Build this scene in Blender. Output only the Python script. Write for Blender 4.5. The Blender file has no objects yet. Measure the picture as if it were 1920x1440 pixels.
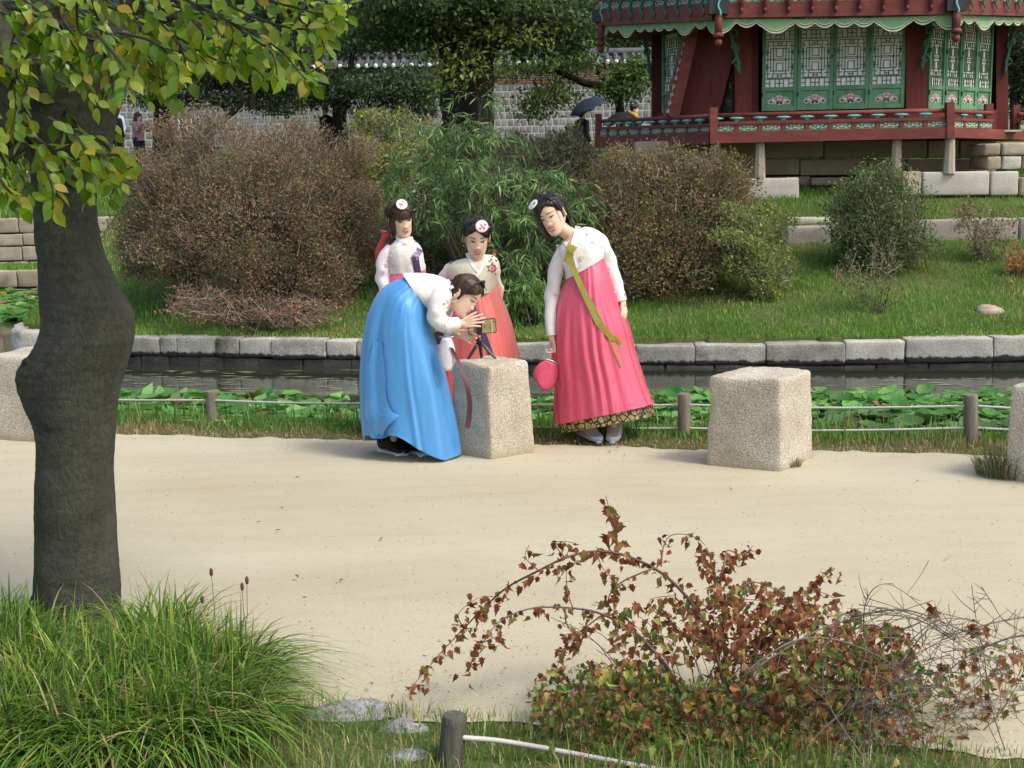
import bpy, bmesh, math, random
import numpy as np
from mathutils import Vector, Matrix
from mathutils.bvhtree import BVHTree

PI = math.pi
scene = bpy.context.scene
COL = scene.collection
rng = np.random.default_rng(7)
random.seed(7)

# ------------------------------------------------------------------ camera, sky, sun, exposure
CAM_H = 1.75
FPX = 2380.0            # focal length in pixels of a 1920 wide frame
PITCH = math.atan(390.0 / FPX)
ROLL = math.radians(1.0)
cam_data = bpy.data.cameras.new('camera')
cam_data.sensor_width = 36.0
cam_data.lens = FPX / 1920.0 * 36.0
cam_data.clip_start = 0.05
cam_data.clip_end = 2000.0
cam = bpy.data.objects.new('camera', cam_data)
COL.objects.link(cam)
CAM_M = (Matrix.Rotation(PI / 2 - PITCH, 4, 'X') @ Matrix.Rotation(-ROLL, 4, 'Z'))
cam.matrix_world = Matrix.Translation((0, 0, CAM_H)) @ CAM_M
scene.camera = cam
CAM_P = Vector((0, 0, CAM_H))
CAM_R = CAM_M.to_3x3()

SUN_DIR = Vector((0.70, -0.46, 1.10)).normalized()     # towards the sun
world = bpy.data.worlds.new('World')
scene.world = world
world.use_nodes = True
wn = world.node_tree.nodes
wn.clear()
w_out = wn.new('ShaderNodeOutputWorld')
w_bg = wn.new('ShaderNodeBackground')
w_sky = wn.new('ShaderNodeTexSky')
w_sky.sky_type = 'NISHITA'
w_sky.sun_disc = False
w_sky.sun_elevation = math.asin(SUN_DIR.z)
w_sky.sun_rotation = math.atan2(SUN_DIR.x, SUN_DIR.y)
w_sky.air_density = 1.3
w_sky.dust_density = 4.0
w_sky.ozone_density = 1.0
w_bg.inputs['Strength'].default_value = 0.15
world.node_tree.links.new(w_sky.outputs[0], w_bg.inputs['Color'])
world.node_tree.links.new(w_bg.outputs[0], w_out.inputs['Surface'])

sun_data = bpy.data.lights.new('sun', 'SUN')
sun_data.energy = 1.4
sun_data.angle = math.radians(13.0)
sun_data.color = (1.0, 0.955, 0.88)
sun = bpy.data.objects.new('sun', sun_data)
COL.objects.link(sun)
sun.matrix_world = Matrix.Translation((6, 0, 12)) @ SUN_DIR.to_track_quat('Z', 'Y').to_matrix().to_4x4()

scene.view_settings.view_transform = 'Standard'
scene.view_settings.look = 'None'
scene.view_settings.gamma = 1.0
scene.view_settings.use_curve_mapping = False
scene.view_settings.exposure = 0.56
scene.cycles.max_bounces = 6
scene.cycles.diffuse_bounces = 3
scene.cycles.glossy_bounces = 3
scene.cycles.transmission_bounces = 3

# ------------------------------------------------------------------ placing by measurement
def ray(px, py):
    d = Vector(((px - 960.0) / FPX, (720.0 - py) / FPX, -1.0))
    return CAM_R @ d

def P(px, py, Y):
    """World point seen at photo pixel (px, py) at distance Y down the view."""
    d = ray(px, py)
    return CAM_P + d * (Y / d.y)

def G(px, py, z=0.0):
    """World point seen at photo pixel (px, py) on the level z."""
    d = ray(px, py)
    return CAM_P + d * ((z - CAM_H) / d.z)

def V(*a):
    return Vector(a)

# ------------------------------------------------------------------ objects
ORG = {}
def _set(o, label=None, cat=None, group=None, kind=None):
    if label: o['label'] = label
    if cat: o['category'] = cat
    if group: o['group'] = group
    if kind: o['kind'] = kind
    return o

def thing(name, label, cat, loc=(0, 0, 0), group=None):
    o = bpy.data.objects.new(name, None)
    COL.objects.link(o)
    o.empty_display_size = 0.1
    o.location = loc
    ORG[o.name] = Vector(loc)
    return _set(o, label, cat, group)

def org_of(o):
    return ORG.get(o.name, Vector((0, 0, 0))) if o is not None else Vector((0, 0, 0))

def put(name, mesh, parent=None, mw=None, label=None, cat=None, group=None, kind=None):
    """Link mesh (world or piece space) as an object; mw = wanted world matrix."""
    o = bpy.data.objects.new(name, mesh)
    COL.objects.link(o)
    if parent is not None:
        o.parent = parent
        base = org_of(parent)
        ORG[o.name] = base
        if mw is not None:
            o.matrix_local = Matrix.Translation(-base) @ mw
    elif mw is not None:
        o.matrix_local = mw
    return _set(o, label, cat, group, kind)

class MB:
    """Collects shapes in world space and links them as one mesh object."""
    def __init__(self):
        self.v, self.f, self.m, self.n = [], [], [], 0
        self.uvs = None
    def add(self, verts, faces, m=0):
        b = self.n
        self.v.extend([tuple(p) for p in verts])
        self.n += len(verts)
        for f in faces:
            self.f.append(tuple(i + b for i in f))
            self.m.append(m)
        return self
    def box(self, c, s, m=0, rot=None):
        hx, hy, hz = s[0] / 2, s[1] / 2, s[2] / 2
        pts = [Vector((x, y, z)) for x in (-hx, hx) for y in (-hy, hy) for z in (-hz, hz)]
        if rot is not None:
            pts = [rot @ p for p in pts]
        c = Vector(c)
        pts = [p + c for p in pts]
        self.add(pts, [(0, 1, 3, 2), (4, 6, 7, 5), (0, 4, 5, 1), (2, 3, 7, 6), (0, 2, 6, 4), (1, 5, 7, 3)], m)
        return self
    def beam(self, a, b, w, h, m=0, up=V(0, 0, 1), ends=0.0):
        """Box from a to b, w across, h along up, centred on the line."""
        a, b = Vector(a), Vector(b)
        d = (b - a).normalized()
        a, b = a - d * ends, b + d * ends
        s = d.cross(up).normalized() * (w / 2)
        u = s.cross(d).normalized() * (h / 2)
        pts = []
        for q in (a, b):
            pts += [q - s - u, q + s - u, q + s + u, q - s + u]
        self.add(pts, [(3, 2, 1, 0), (4, 5, 6, 7), (0, 1, 5, 4), (1, 2, 6, 5), (2, 3, 7, 6), (3, 0, 4, 7)], m)
        return self
    def tube(self, pts, r, n=8, m=0, cap=True, up=None, sq=None):
        """Tube along pts; r = radius, list of radii, or list of (across, along-up) radii."""
        pts = [Vector(p) for p in pts]
        k = len(pts)
        if not hasattr(r, '__len__'): r = [r] * k
        tang = []
        for i in range(k):
            a = pts[max(i - 1, 0)]; b = pts[min(i + 1, k - 1)]
            t = (b - a)
            tang.append(t.normalized() if t.length > 1e-9 else Vector((0, 0, 1)))
        ref = Vector(up) if up is not None else (Vector((0, 0, 1)) if abs(tang[0].z) < .9 else Vector((1, 0, 0)))
        vs, fs = [], []
        s = tang[0].cross(ref).normalized()
        for i in range(k):
            t = tang[i]
            if up is not None:
                s = t.cross(ref)
                s = s.normalized() if s.length > 1e-6 else Vector((1, 0, 0))
            else:
                s = (s - t * s.dot(t)).normalized()
            u = s.cross(t)
            ri = r[i]
            ra, rb = (ri if hasattr(ri, '__len__') else (ri, ri))
            for j in range(n):
                a = 2 * PI * j / n
                vs.append(pts[i] + s * (ra * math.cos(a)) + u * (rb * math.sin(a)))
        for i in range(k - 1):
            for j in range(n):
                j2 = (j + 1) % n
                fs.append((i * n + j, i * n + j2, (i + 1) * n + j2, (i + 1) * n + j))
        if cap:
            fs.append(tuple(range(n - 1, -1, -1)))
            fs.append(tuple((k - 1) * n + j for j in range(n)))
        self.add(vs, fs, m)
        return self
    def ell(self, c, r, m=0, R=None, nu=12, nv=8):
        """Ellipsoid; R = 3x3 rotation."""
        c = Vector(c)
        vs, fs = [], []
        for i in range(nv + 1):
            th = PI * i / nv
            for j in range(nu):
                a = 2 * PI * j / nu
                p = Vector((r[0] * math.sin(th) * math.cos(a), r[1] * math.sin(th) * math.sin(a), r[2] * math.cos(th)))
                if R is not None: p = R @ p
                vs.append(c + p)
        for i in range(nv):
            for j in range(nu):
                j2 = (j + 1) % nu
                q = (i * nu + j, (i + 1) * nu + j, (i + 1) * nu + j2, i * nu + j2)
                fs.append(q)
        self.add(vs, fs, m)
        return self
    def mesh(self, name, mats, smooth=True, org=Vector((0, 0, 0))):
        me = bpy.data.meshes.new(name)
        vs = [(p[0] - org[0], p[1] - org[1], p[2] - org[2]) for p in self.v]
        me.from_pydata(vs, [], self.f)
        for mt in (mats if isinstance(mats, (list, tuple)) else [mats]):
            me.materials.append(mt)
        me.polygons.foreach_set('material_index', self.m)
        if smooth:
            me.polygons.foreach_set('use_smooth', [True] * len(self.f))
        me.update()
        return me
    def build(self, name, mats, parent=None, smooth=True, label=None, cat=None, group=None, kind=None, base=None, clean=False):
        org = org_of(parent) if parent is not None else (Vector(base) if base is not None else Vector((0, 0, 0)))
        me = self.mesh(name, mats, smooth, org)
        if clean:
            bm = bmesh.new(); bm.from_mesh(me)
            bmesh.ops.remove_doubles(bm, verts=bm.verts, dist=1e-5)
            bmesh.ops.recalc_face_normals(bm, faces=bm.faces)
            bm.to_mesh(me); bm.free()
        o = put(name, me, parent, None, label, cat, group, kind)
        if parent is None:
            o.location = org
            ORG[o.name] = org
        return o

def flat_edges(o, ang=40):
    """Smooth shading that keeps edges sharper than ang."""
    me = o.data
    bm = bmesh.new(); bm.from_mesh(me)
    lim = math.radians(ang)
    for e in bm.edges:
        e.smooth = not (len(e.link_faces) == 2 and e.calc_face_angle(0) > lim)
    bm.to_mesh(me); bm.free()
    return o

def fast_mesh(name, verts, faces, mat, cols=None, smooth=False):
    """verts (n,3), faces (m,k) arrays of one polygon size, optional colour per vertex."""
    verts = np.ascontiguousarray(verts, dtype=np.float32)
    faces = np.ascontiguousarray(faces, dtype=np.int32)
    me = bpy.data.meshes.new(name)
    n, (m, k) = len(verts), faces.shape
    me.vertices.add(n); me.vertices.foreach_set('co', verts.ravel())
    me.loops.add(m * k); me.loops.foreach_set('vertex_index', faces.ravel())
    me.polygons.add(m)
    me.polygons.foreach_set('loop_start', np.arange(0, m * k, k, dtype=np.int32))
    if smooth: me.polygons.foreach_set('use_smooth', np.ones(m, dtype=bool))
    for mt in (mat if isinstance(mat, (list, tuple)) else [mat]):
        me.materials.append(mt)
    if cols is not None:
        at = me.attributes.new('Col', 'FLOAT_COLOR', 'POINT')
        c4 = np.ones((n, 4), dtype=np.float32); c4[:, :3] = cols
        at.data.foreach_set('color', c4.ravel())
    me.update(calc_edges=True)
    return me

def unit(a):
    return a / np.maximum(np.linalg.norm(a, axis=-1, keepdims=True), 1e-9)

LEAF4_V = np.array([(0, 0, 0), (.45, .5, .12), (1, 0, -.05), (.45, -.5, .12)], dtype=np.float32)   # along, across, up (fractions)
LEAF4_F = np.array([(0, 2, 1), (0, 3, 2)], dtype=np.int32)
LEAF8_V = np.array([(0, 0, 0), (.22, .36, .05), (.55, .46, .02), (1, 0, -.16), (.55, -.46, .02), (.22, -.36, .05), (.35, 0, -.04), (.7, 0, -.1)], dtype=np.float32)
LEAF8_F = np.array([(0, 6, 1), (1, 6, 2), (6, 7, 2), (2, 7, 3), (0, 5, 6), (5, 4, 6), (6, 4, 7), (4, 3, 7)], dtype=np.int32)

def scatter(tv, tf, pos, along, nrm, length, width, cols):
    """Many copies of a small shape as one vert/face/colour set."""
    N, k = len(pos), len(tv)
    along = unit(along)
    side = unit(np.cross(nrm, along))
    up = np.cross(along, side)
    L = np.broadcast_to(np.asarray(length, dtype=np.float32).reshape(-1, 1), (N, 1))
    W = np.broadcast_to(np.asarray(width, dtype=np.float32).reshape(-1, 1), (N, 1))
    vs = (pos[:, None, :] + along[:, None, :] * (tv[None, :, 0:1] * L[:, None, :]) +
          side[:, None, :] * (tv[None, :, 1:2] * W[:, None, :]) + up[:, None, :] * (tv[None, :, 2:3] * L[:, None, :]))
    fs = tf[None, :, :] + (np.arange(N) * k)[:, None, None]
    c = np.repeat(cols, k, axis=0) if cols is not None else None
    return vs.reshape(-1, 3), fs.reshape(-1, tf.shape[1]), c

LIFT = 1.6
def palette(n, cols, wts, jitter=.18, r=rng):
    cols = np.array(cols, dtype=np.float32); wts = np.array(wts, dtype=float); wts /= wts.sum()
    c = cols[r.choice(len(cols), n, p=wts)] * LIFT
    c = c * .96 + c.mean(1, keepdims=True) * .04
    return c * np.clip(1 + r.normal(0, jitter, (n, 1)), .45, 1.8) * np.clip(1 + r.normal(0, .06, (n, 3)), .7, 1.3)

def twig_set(a, b, ra, rb, mid=None, cols=None):
    """Three-sided tapered rods from a to b (arrays), as verts, quads."""
    N = len(a)
    d = unit(b - a)
    ref = np.where(np.abs(d[:, 2:3]) > .9, np.array([[1., 0, 0]]), np.array([[0, 0, 1.]]))
    s = unit(np.cross(d, ref)); u = np.cross(s, d)
    rows = [a, b] if mid is None else [a, mid, b]
    rad = [ra, rb] if mid is None else [ra, (ra + rb) / 2, rb]
    vs = []
    for q, r_ in zip(rows, rad):
        r_ = np.broadcast_to(np.asarray(r_).reshape(-1, 1), (N, 1))
        for j in range(3):
            t = 2 * PI * j / 3
            vs.append(q + s * (r_ * math.cos(t)) + u * (r_ * math.sin(t)))
    vs = np.stack(vs, 1)
    k = 3 * len(rows)
    f = []
    for i in range(len(rows) - 1):
        for j in range(3):
            j2 = (j + 1) % 3
            f.append((i * 3 + j, i * 3 + j2, i * 3 + 3 + j2, i * 3 + 3 + j))
    fs = np.array(f)[None] + (np.arange(N) * k)[:, None, None]
    c = np.repeat(cols, k, axis=0) if cols is not None else None
    return vs.reshape(-1, 3), fs.reshape(-1, 4), c

def join_sets(sets):
    vs, fs, cs, b = [], [], [], 0
    for v, f, c in sets:
        vs.append(v); fs.append(f + b); b += len(v)
        if c is not None: cs.append(c)
    return np.concatenate(vs), np.concatenate(fs), (np.concatenate(cs) if cs else None)

def tri_from_quads(f):
    return np.concatenate([f[:, [0, 1, 2]], f[:, [0, 2, 3]]])

def crom(pts, n):
    """Catmull-Rom through rows of numbers, n samples."""
    p = np.array([[float(x) for x in q] for q in pts])
    k = len(p)
    t = np.linspace(0, k - 1, n)
    out = []
    for x in t:
        i = min(int(x), k - 2); f = x - i
        p0, p1, p2, p3 = p[max(i - 1, 0)], p[i], p[i + 1], p[min(i + 2, k - 1)]
        out.append(.5 * ((2 * p1) + (-p0 + p2) * f + (2 * p0 - 5 * p1 + 4 * p2 - p3) * f * f + (-p0 + 3 * p1 - 3 * p2 + p3) * f ** 3))
    return np.array(out)

def vnoise(x, y, seed=0):
    """Smooth value noise in the plane, arrays in, about -1..1."""
    def h(i, j):
        a = np.sin(i * 127.1 + j * 311.7 + seed * 74.7) * 43758.5453
        return (a - np.floor(a)) * 2 - 1
    xi, yi = np.floor(x), np.floor(y)
    fx, fy = x - xi, y - yi
    fx, fy = fx * fx * (3 - 2 * fx), fy * fy * (3 - 2 * fy)
    return (h(xi, yi) * (1 - fx) + h(xi + 1, yi) * fx) * (1 - fy) + (h(xi, yi + 1) * (1 - fx) + h(xi + 1, yi + 1) * fx) * fy

def fbm(x, y, o=4, seed=0):
    s, a, t = 0, 1, 0
    for i in range(o):
        s = s + a * vnoise(x * 2 ** i, y * 2 ** i, seed + i); t += a; a *= .5
    return s / t

# ------------------------------------------------------------------ materials
def _ramp(nt, stops):
    r = nt.nodes.new('ShaderNodeValToRGB')
    while len(r.color_ramp.elements) < len(stops): r.color_ramp.elements.new(.5)
    for e, (p, c) in zip(r.color_ramp.elements, stops):
        e.position = p; e.color = (*c, 1)
    return r

def nmat(name, stops, scale=6, detail=6, rough=.8, spec=.3, bump=0, bscale=60, stretch=(1, 1, 1), rnd=0, fine=0, fscale=120, metal=0, sheen=0, coat=0, distort=0, bdetail=4, bdist=.01, dark=None, aniso=0, wetline=None):
    """Noise-driven colour; stops = [(pos, rgb)], rnd = brightness spread per object, fine = speckle, dark = (colour, scale, lo, hi) stain."""
    m = bpy.data.materials.new(name); m.use_nodes = True
    nt = m.node_tree; N, L = nt.nodes, nt.links
    b = N['Principled BSDF']
    tc = N.new('ShaderNodeTexCoord'); mp = N.new('ShaderNodeMapping'); mp.inputs['Scale'].default_value = stretch
    L.new(tc.outputs['Object'], mp.inputs[0])
    vec = mp.outputs[0]
    oi = N.new('ShaderNodeObjectInfo')
    if rnd:
        add = N.new('ShaderNodeVectorMath'); add.operation = 'MULTIPLY_ADD'
        L.new(oi.outputs['Random'], add.inputs[0]); add.inputs[1].default_value = (37, 53, 71); L.new(vec, add.inputs[2])
        vec = add.outputs[0]
    nz = N.new('ShaderNodeTexNoise'); nz.inputs['Scale'].default_value = scale; nz.inputs['Detail'].default_value = detail; nz.inputs['Distortion'].default_value = distort
    nz.inputs['Roughness'].default_value = .6
    L.new(vec, nz.inputs['Vector'])
    rp = _ramp(nt, stops); L.new(nz.outputs['Fac'], rp.inputs[0])
    col = rp.outputs[0]
    if fine:
        n2 = N.new('ShaderNodeTexNoise'); n2.inputs['Scale'].default_value = fscale; n2.inputs['Detail'].default_value = 3; n2.inputs['Roughness'].default_value = .7
        L.new(vec, n2.inputs['Vector'])
        r2 = _ramp(nt, [(.33, (1 - fine,) * 3), (.5, (1, 1, 1)), (.68, (1 + fine * .8,) * 3)]); L.new(n2.outputs['Fac'], r2.inputs[0])
        mx = N.new('ShaderNodeMix'); mx.data_type = 'RGBA'; mx.blend_type = 'MULTIPLY'; mx.inputs[0].default_value = 1
        L.new(col, mx.inputs[6]); L.new(r2.outputs[0], mx.inputs[7]); col = mx.outputs[2]
    if dark:
        n3 = N.new('ShaderNodeTexNoise'); n3.inputs['Scale'].default_value = dark[1]; n3.inputs['Detail'].default_value = 7; n3.inputs['Roughness'].default_value = .65
        L.new(vec, n3.inputs['Vector'])
        r3 = _ramp(nt, [(dark[2], (0, 0, 0)), (dark[3], (1, 1, 1))]); L.new(n3.outputs['Fac'], r3.inputs[0])
        mx = N.new('ShaderNodeMix'); mx.data_type = 'RGBA'
        L.new(r3.outputs[0], mx.inputs[0]); L.new(col, mx.inputs[6]); mx.inputs[7].default_value = (*dark[0], 1); col = mx.outputs[2]
    if wetline:          # (colour, z from, z to): stain that creeps up from the foot of a stone
        sx = N.new('ShaderNodeSeparateXYZ'); L.new(tc.outputs['Object'], sx.inputs[0])
        n5 = N.new('ShaderNodeTexNoise'); n5.inputs['Scale'].default_value = 14; n5.inputs['Detail'].default_value = 6
        mp5 = N.new('ShaderNodeMapping'); mp5.inputs['Scale'].default_value = (1, 1, .4); L.new(vec, mp5.inputs[0]); L.new(mp5.outputs[0], n5.inputs['Vector'])
        m5 = N.new('ShaderNodeMath'); m5.operation = 'MULTIPLY_ADD'; L.new(n5.outputs['Fac'], m5.inputs[0]); m5.inputs[1].default_value = -.09; L.new(sx.outputs['Z'], m5.inputs[2])
        r5 = N.new('ShaderNodeMapRange'); r5.inputs[1].default_value = wetline[1]; r5.inputs[2].default_value = wetline[2]; r5.inputs[3].default_value = 1; r5.inputs[4].default_value = 0; L.new(m5.outputs[0], r5.inputs[0])
        mx = N.new('ShaderNodeMix'); mx.data_type = 'RGBA'
        L.new(r5.outputs[0], mx.inputs[0]); L.new(col, mx.inputs[6]); mx.inputs[7].default_value = (*wetline[0], 1); col = mx.outputs[2]
    if rnd:
        hs = N.new('ShaderNodeHueSaturation')
        ma = N.new('ShaderNodeMapRange'); ma.inputs[3].default_value = 1 - rnd; ma.inputs[4].default_value = 1 + rnd
        L.new(oi.outputs['Random'], ma.inputs[0]); L.new(ma.outputs[0], hs.inputs['Value']); L.new(col, hs.inputs['Color']); col = hs.outputs[0]
    L.new(col, b.inputs['Base Color'])
    b.inputs['Roughness'].default_value = rough
    b.inputs['Specular IOR Level'].default_value = spec
    b.inputs['Metallic'].default_value = metal
    if sheen: b.inputs['Sheen Weight'].default_value = sheen
    if coat: b.inputs['Coat Weight'].default_value = coat
    if aniso: b.inputs['Anisotropic'].default_value = aniso
    if bump:
        n4 = N.new('ShaderNodeTexNoise'); n4.inputs['Scale'].default_value = bscale; n4.inputs['Detail'].default_value = bdetail
        L.new(vec, n4.inputs['Vector'])
        bp = N.new('ShaderNodeBump'); bp.inputs['Strength'].default_value = bump; bp.inputs['Distance'].default_value = bdist
        L.new(n4.outputs['Fac'], bp.inputs['Height']); L.new(bp.outputs[0], b.inputs['Normal'])
    return m

def pmat(name, c, rough=.6, spec=.3, var=.12, **k):
    c = tuple(c)
    return nmat(name, [(.3, tuple(x * (1 - var) for x in c)), (.7, tuple(min(1, x * (1 + var)) for x in c))], rough=rough, spec=spec, **k)

def leafmat(name, transl=.3, rough=.55, spec=.25, ramp=None):
    """Leaf: colour from the mesh attribute Col, or from a ramp over each object's random number."""
    m = bpy.data.materials.new(name); m.use_nodes = True
    nt = m.node_tree; N, L = nt.nodes, nt.links
    b = N['Principled BSDF']; out = N['Material Output']
    if ramp is None:
        at = N.new('ShaderNodeAttribute'); at.attribute_name = 'Col'; col = at.outputs['Color']
    else:
        oi = N.new('ShaderNodeObjectInfo'); rp = _ramp(nt, ramp); L.new(oi.outputs['Random'], rp.inputs[0]); col = rp.outputs[0]
        tc = N.new('ShaderNodeTexCoord'); nz = N.new('ShaderNodeTexNoise'); nz.inputs['Scale'].default_value = 30; nz.inputs['Detail'].default_value = 4
        L.new(tc.outputs['Object'], nz.inputs['Vector'])
        r2 = _ramp(nt, [(.3, (.72, .72, .72)), (.7, (1.25, 1.2, 1.1))]); L.new(nz.outputs['Fac'], r2.inputs[0])
        mx = N.new('ShaderNodeMix'); mx.data_type = 'RGBA'; mx.blend_type = 'MULTIPLY'; mx.inputs[0].default_value = 1
        L.new(col, mx.inputs[6]); L.new(r2.outputs[0], mx.inputs[7]); col = mx.outputs[2]
    L.new(col, b.inputs['Base Color'])
    b.inputs['Roughness'].default_value = rough
    b.inputs['Specular IOR Level'].default_value = spec
    if transl:
        tr = N.new('ShaderNodeBsdfTranslucent')
        hs = N.new('ShaderNodeHueSaturation'); hs.inputs['Value'].default_value = 1.5; hs.inputs['Saturation'].default_value = 1.1
        L.new(col, hs.inputs['Color']); L.new(hs.outputs[0], tr.inputs['Color'])
        ms = N.new('ShaderNodeMixShader'); ms.inputs[0].default_value = transl
        L.new(b.outputs[0], ms.inputs[1]); L.new(tr.outputs[0], ms.inputs[2]); L.new(ms.outputs[0], out.inputs['Surface'])
    return m

M_LEAF = leafmat('leaf')
M_GRASS = leafmat('grass', .25, .6, .15)
M_TWIG = leafmat('twig', 0, .85, .1)
# ------------------------------------------------------------------ the lie of the land
def curve_y(pix, z):
    pts = [G(x, y, z) for x, y in pix]
    xs = np.array([p.x for p in pts]); ys = np.array([p.y for p in pts])
    o = np.argsort(xs)
    return xs[o], ys[o]

FAR_X, FAR_Y = curve_y([(-900, 778), (0, 803), (212, 814), (500, 822), (680, 826), (1000, 834), (1180, 838), (1320, 843), (1540, 846), (1850, 854), (2700, 880)], 0)
NEAR_X, NEAR_Y = curve_y([(-900, 1260), (0, 1300), (420, 1318), (600, 1325), (760, 1350), (1000, 1357), (1250, 1372), (1500, 1392), (1920, 1425), (2700, 1470)], 0)
EDGE_PX = [(-260, 640), (20, 654), (100, 664), (240, 682), (480, 687), (680, 689), (1000, 691), (1250, 691), (1590, 691), (1920, 688), (2600, 672)]
EDGE_X, EDGE_Y = curve_y(EDGE_PX, -0.5)
WATER_Z = -0.5
def far_y(x): return np.interp(x, FAR_X, FAR_Y)
def near_y(x): return np.interp(x, NEAR_X, NEAR_Y)
def edge_y(x): return np.interp(x, EDGE_X, EDGE_Y)
ISL_X = -7.0                     # left end of the island
def smooth(a, b, x):
    t = np.clip((x - a) / (b - a), 0, 1)
    return t * t * (3 - 2 * t)
S_P = [0, .5, 1.2, 2, 3, 3.9, 4.5, 5.6, 8, 14, 22, 28, 60, 120]
S_Z = [-.17, -.13, 0.0, .15, .42, .69, .95, 1.34, 1.72, 2.1, 2.6, 2.88, 3.4, 5.0]
def ground_z(x, y):
    x = np.asarray(x, dtype=float); y = np.asarray(y, dtype=float)
    b = y - far_y(x)
    z = -1.0 * smooth(.95, 2.3, b) - .04 * smooth(.1, .9, b)
    z = z + .02 * fbm(x * .8, y * .8, 3, 5) * (smooth(.0, .25, b) + smooth(.0, .3, near_y(x) - y))
    s = y - edge_y(x)
    isl = np.interp(s, S_P, S_Z) + .05 * fbm(x * .5, y * .5, 3, 2) * smooth(.4, 1.5, s)
    on = (s > .14) & (x > ISL_X + .35 * np.clip(1 - s, 0, 1) ** 2)
    z = np.where(on, isl, z)
    # far shore to the left of the island
    far_left = (x <= ISL_X) & (y > 27.6)
    zl = np.interp(y - 27.6, [0, .1, .7, .75, 3, 10, 30], [-.15, .02, .1, .1, 1.45, 1.6, 2.9])
    zl = np.where(y - 27.6 > 1.5, np.interp(y - 27.6, [1.5, 2.4, 8, 16, 60], [.95, 1.12, 1.9, 2.9, 3.4]), np.interp(y - 27.6, [0, .1, 1.5], [-.2, -.15, -.13]))
    z = np.where(far_left, zl, z)
    return z
def gz(x, y): return float(ground_z(x, y))

M_SOIL = nmat('lawn soil', [(.28, (.045, .072, .02)), (.48, (.07, .10, .028)), (.66, (.115, .115, .05)), (.82, (.20, .165, .10))], scale=1.1, detail=9, rough=.95, spec=.1, bump=.6, bscale=30, fine=.35, fscale=60)
M_EARTH = nmat('far earth', [(.3, (.05, .055, .025)), (.7, (.10, .09, .05))], scale=.8, rough=.95, spec=.1, fine=.3, fscale=20)

def grid_sheet(name, xs, ys, zf, mat, kind='structure', keep=None):
    X, Y = np.meshgrid(xs, ys)
    Z = zf(X, Y)
    v = np.stack([X, Y, Z], -1).reshape(-1, 3)
    nx, ny = len(xs), len(ys)
    i = np.arange(nx - 1)[None, :] + (np.arange(ny - 1) * nx)[:, None]
    f = np.stack([i, i + 1, i + nx + 1, i + nx], -1).reshape(-1, 4)
    if keep is not None:
        c = v[f].mean(1); f = f[keep(c[:, 0], c[:, 1])]
    me = fast_mesh(name, v, f, mat, smooth=True)
    return put(name, me, None, None, kind=kind)

xs = np.concatenate([np.linspace(-60, -15, 16), np.arange(-14, 14.01, .16), np.linspace(15, 60, 16)])
ys = np.concatenate([np.linspace(-25, 1.5, 8), np.arange(2, 24, .14), np.arange(24, 48, .5), np.linspace(49, 130, 20)])
land = grid_sheet('ground', xs, ys, ground_z, M_SOIL)
sheet = MB().add([(-900, -300, -1.6), (900, -300, -1.6), (900, 1500, -1.6), (-900, 1500, -1.6)], [(0, 1, 2, 3)])
sheet.build('outer_ground', M_EARTH, kind='structure')

# --- sandy path: one sheet whose two long edges wander
def path_z(X, Y): return np.full_like(X, .004)
M_PATH = bpy.data.materials.new('sandy path'); M_PATH.use_nodes = True
def _path_mat(m):
    nt = m.node_tree; N, L = nt.nodes, nt.links; b = N['Principled BSDF']
    tc = N.new('ShaderNodeTexCoord')
    def noise(scale, detail, stretch=(1, 1, 1), rough=.6):
        mp = N.new('ShaderNodeMapping'); mp.inputs['Scale'].default_value = stretch
        L.new(tc.outputs['Object'], mp.inputs[0])
        n = N.new('ShaderNodeTexNoise'); n.inputs['Scale'].default_value = scale; n.inputs['Detail'].default_value = detail; n.inputs['Roughness'].default_value = rough
        L.new(mp.outputs[0], n.inputs['Vector']); return n.outputs['Fac']
    def mul(a, bcol, f=1):
        mx = N.new('ShaderNodeMix'); mx.data_type = 'RGBA'; mx.blend_type = 'MULTIPLY'; mx.inputs[0].default_value = f
        L.new(a, mx.inputs[6]); L.new(bcol, mx.inputs[7]); return mx.outputs[2]
    r1 = _ramp(nt, [(.22, (.405, .345, .23)), (.45, (.46, .412, .295)), (.62, (.497, .455, .335)), (.8, (.54, .503, .395))])
    L.new(noise(.55, 5, (.45, 1.5, 1)), r1.inputs[0])
    r2 = _ramp(nt, [(.28, (.945, .93, .90)), (.5, (1, 1, 1)), (.72, (1.04, 1.04, 1.035))]); L.new(noise(3.2, 8, (.6, 2.0, 1), .7), r2.inputs[0])
    r3 = _ramp(nt, [(.29, (.66, .61, .54)), (.41, (.97, .96, .94)), (.6, (1.02, 1.02, 1.02)), (.75, (1.14, 1.13, 1.12))]); L.new(noise(80, 4, (1, 1, 1), .85), r3.inputs[0])
    r4 = _ramp(nt, [(.27, (.62, .56, .48)), (.38, (1, 1, 1)), (1, (1, 1, 1))]); L.new(noise(24, 5, (1, 1.6, 1), .75), r4.inputs[0])
    col = mul(mul(mul(r1.outputs[0], r2.outputs[0]), r3.outputs[0], .8), r4.outputs[0], .6)
    L.new(col, b.inputs['Base Color']); b.inputs['Roughness'].default_value = .95; b.inputs['Specular IOR Level'].default_value = .12
    bp = N.new('ShaderNodeBump'); bp.inputs['Strength'].default_value = .5; bp.inputs['Distance'].default_value = .006
    L.new(noise(110, 4), bp.inputs['Height'])
    b2 = N.new('ShaderNodeBump'); b2.inputs['Strength'].default_value = .10; b2.inputs['Distance'].default_value = .03
    L.new(noise(6, 5, (.6, 1.6, 1)), b2.inputs['Height']); L.new(bp.outputs[0], b2.inputs['Normal']); L.new(b2.outputs[0], b.inputs['Normal'])
_path_mat(M_PATH)
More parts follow.
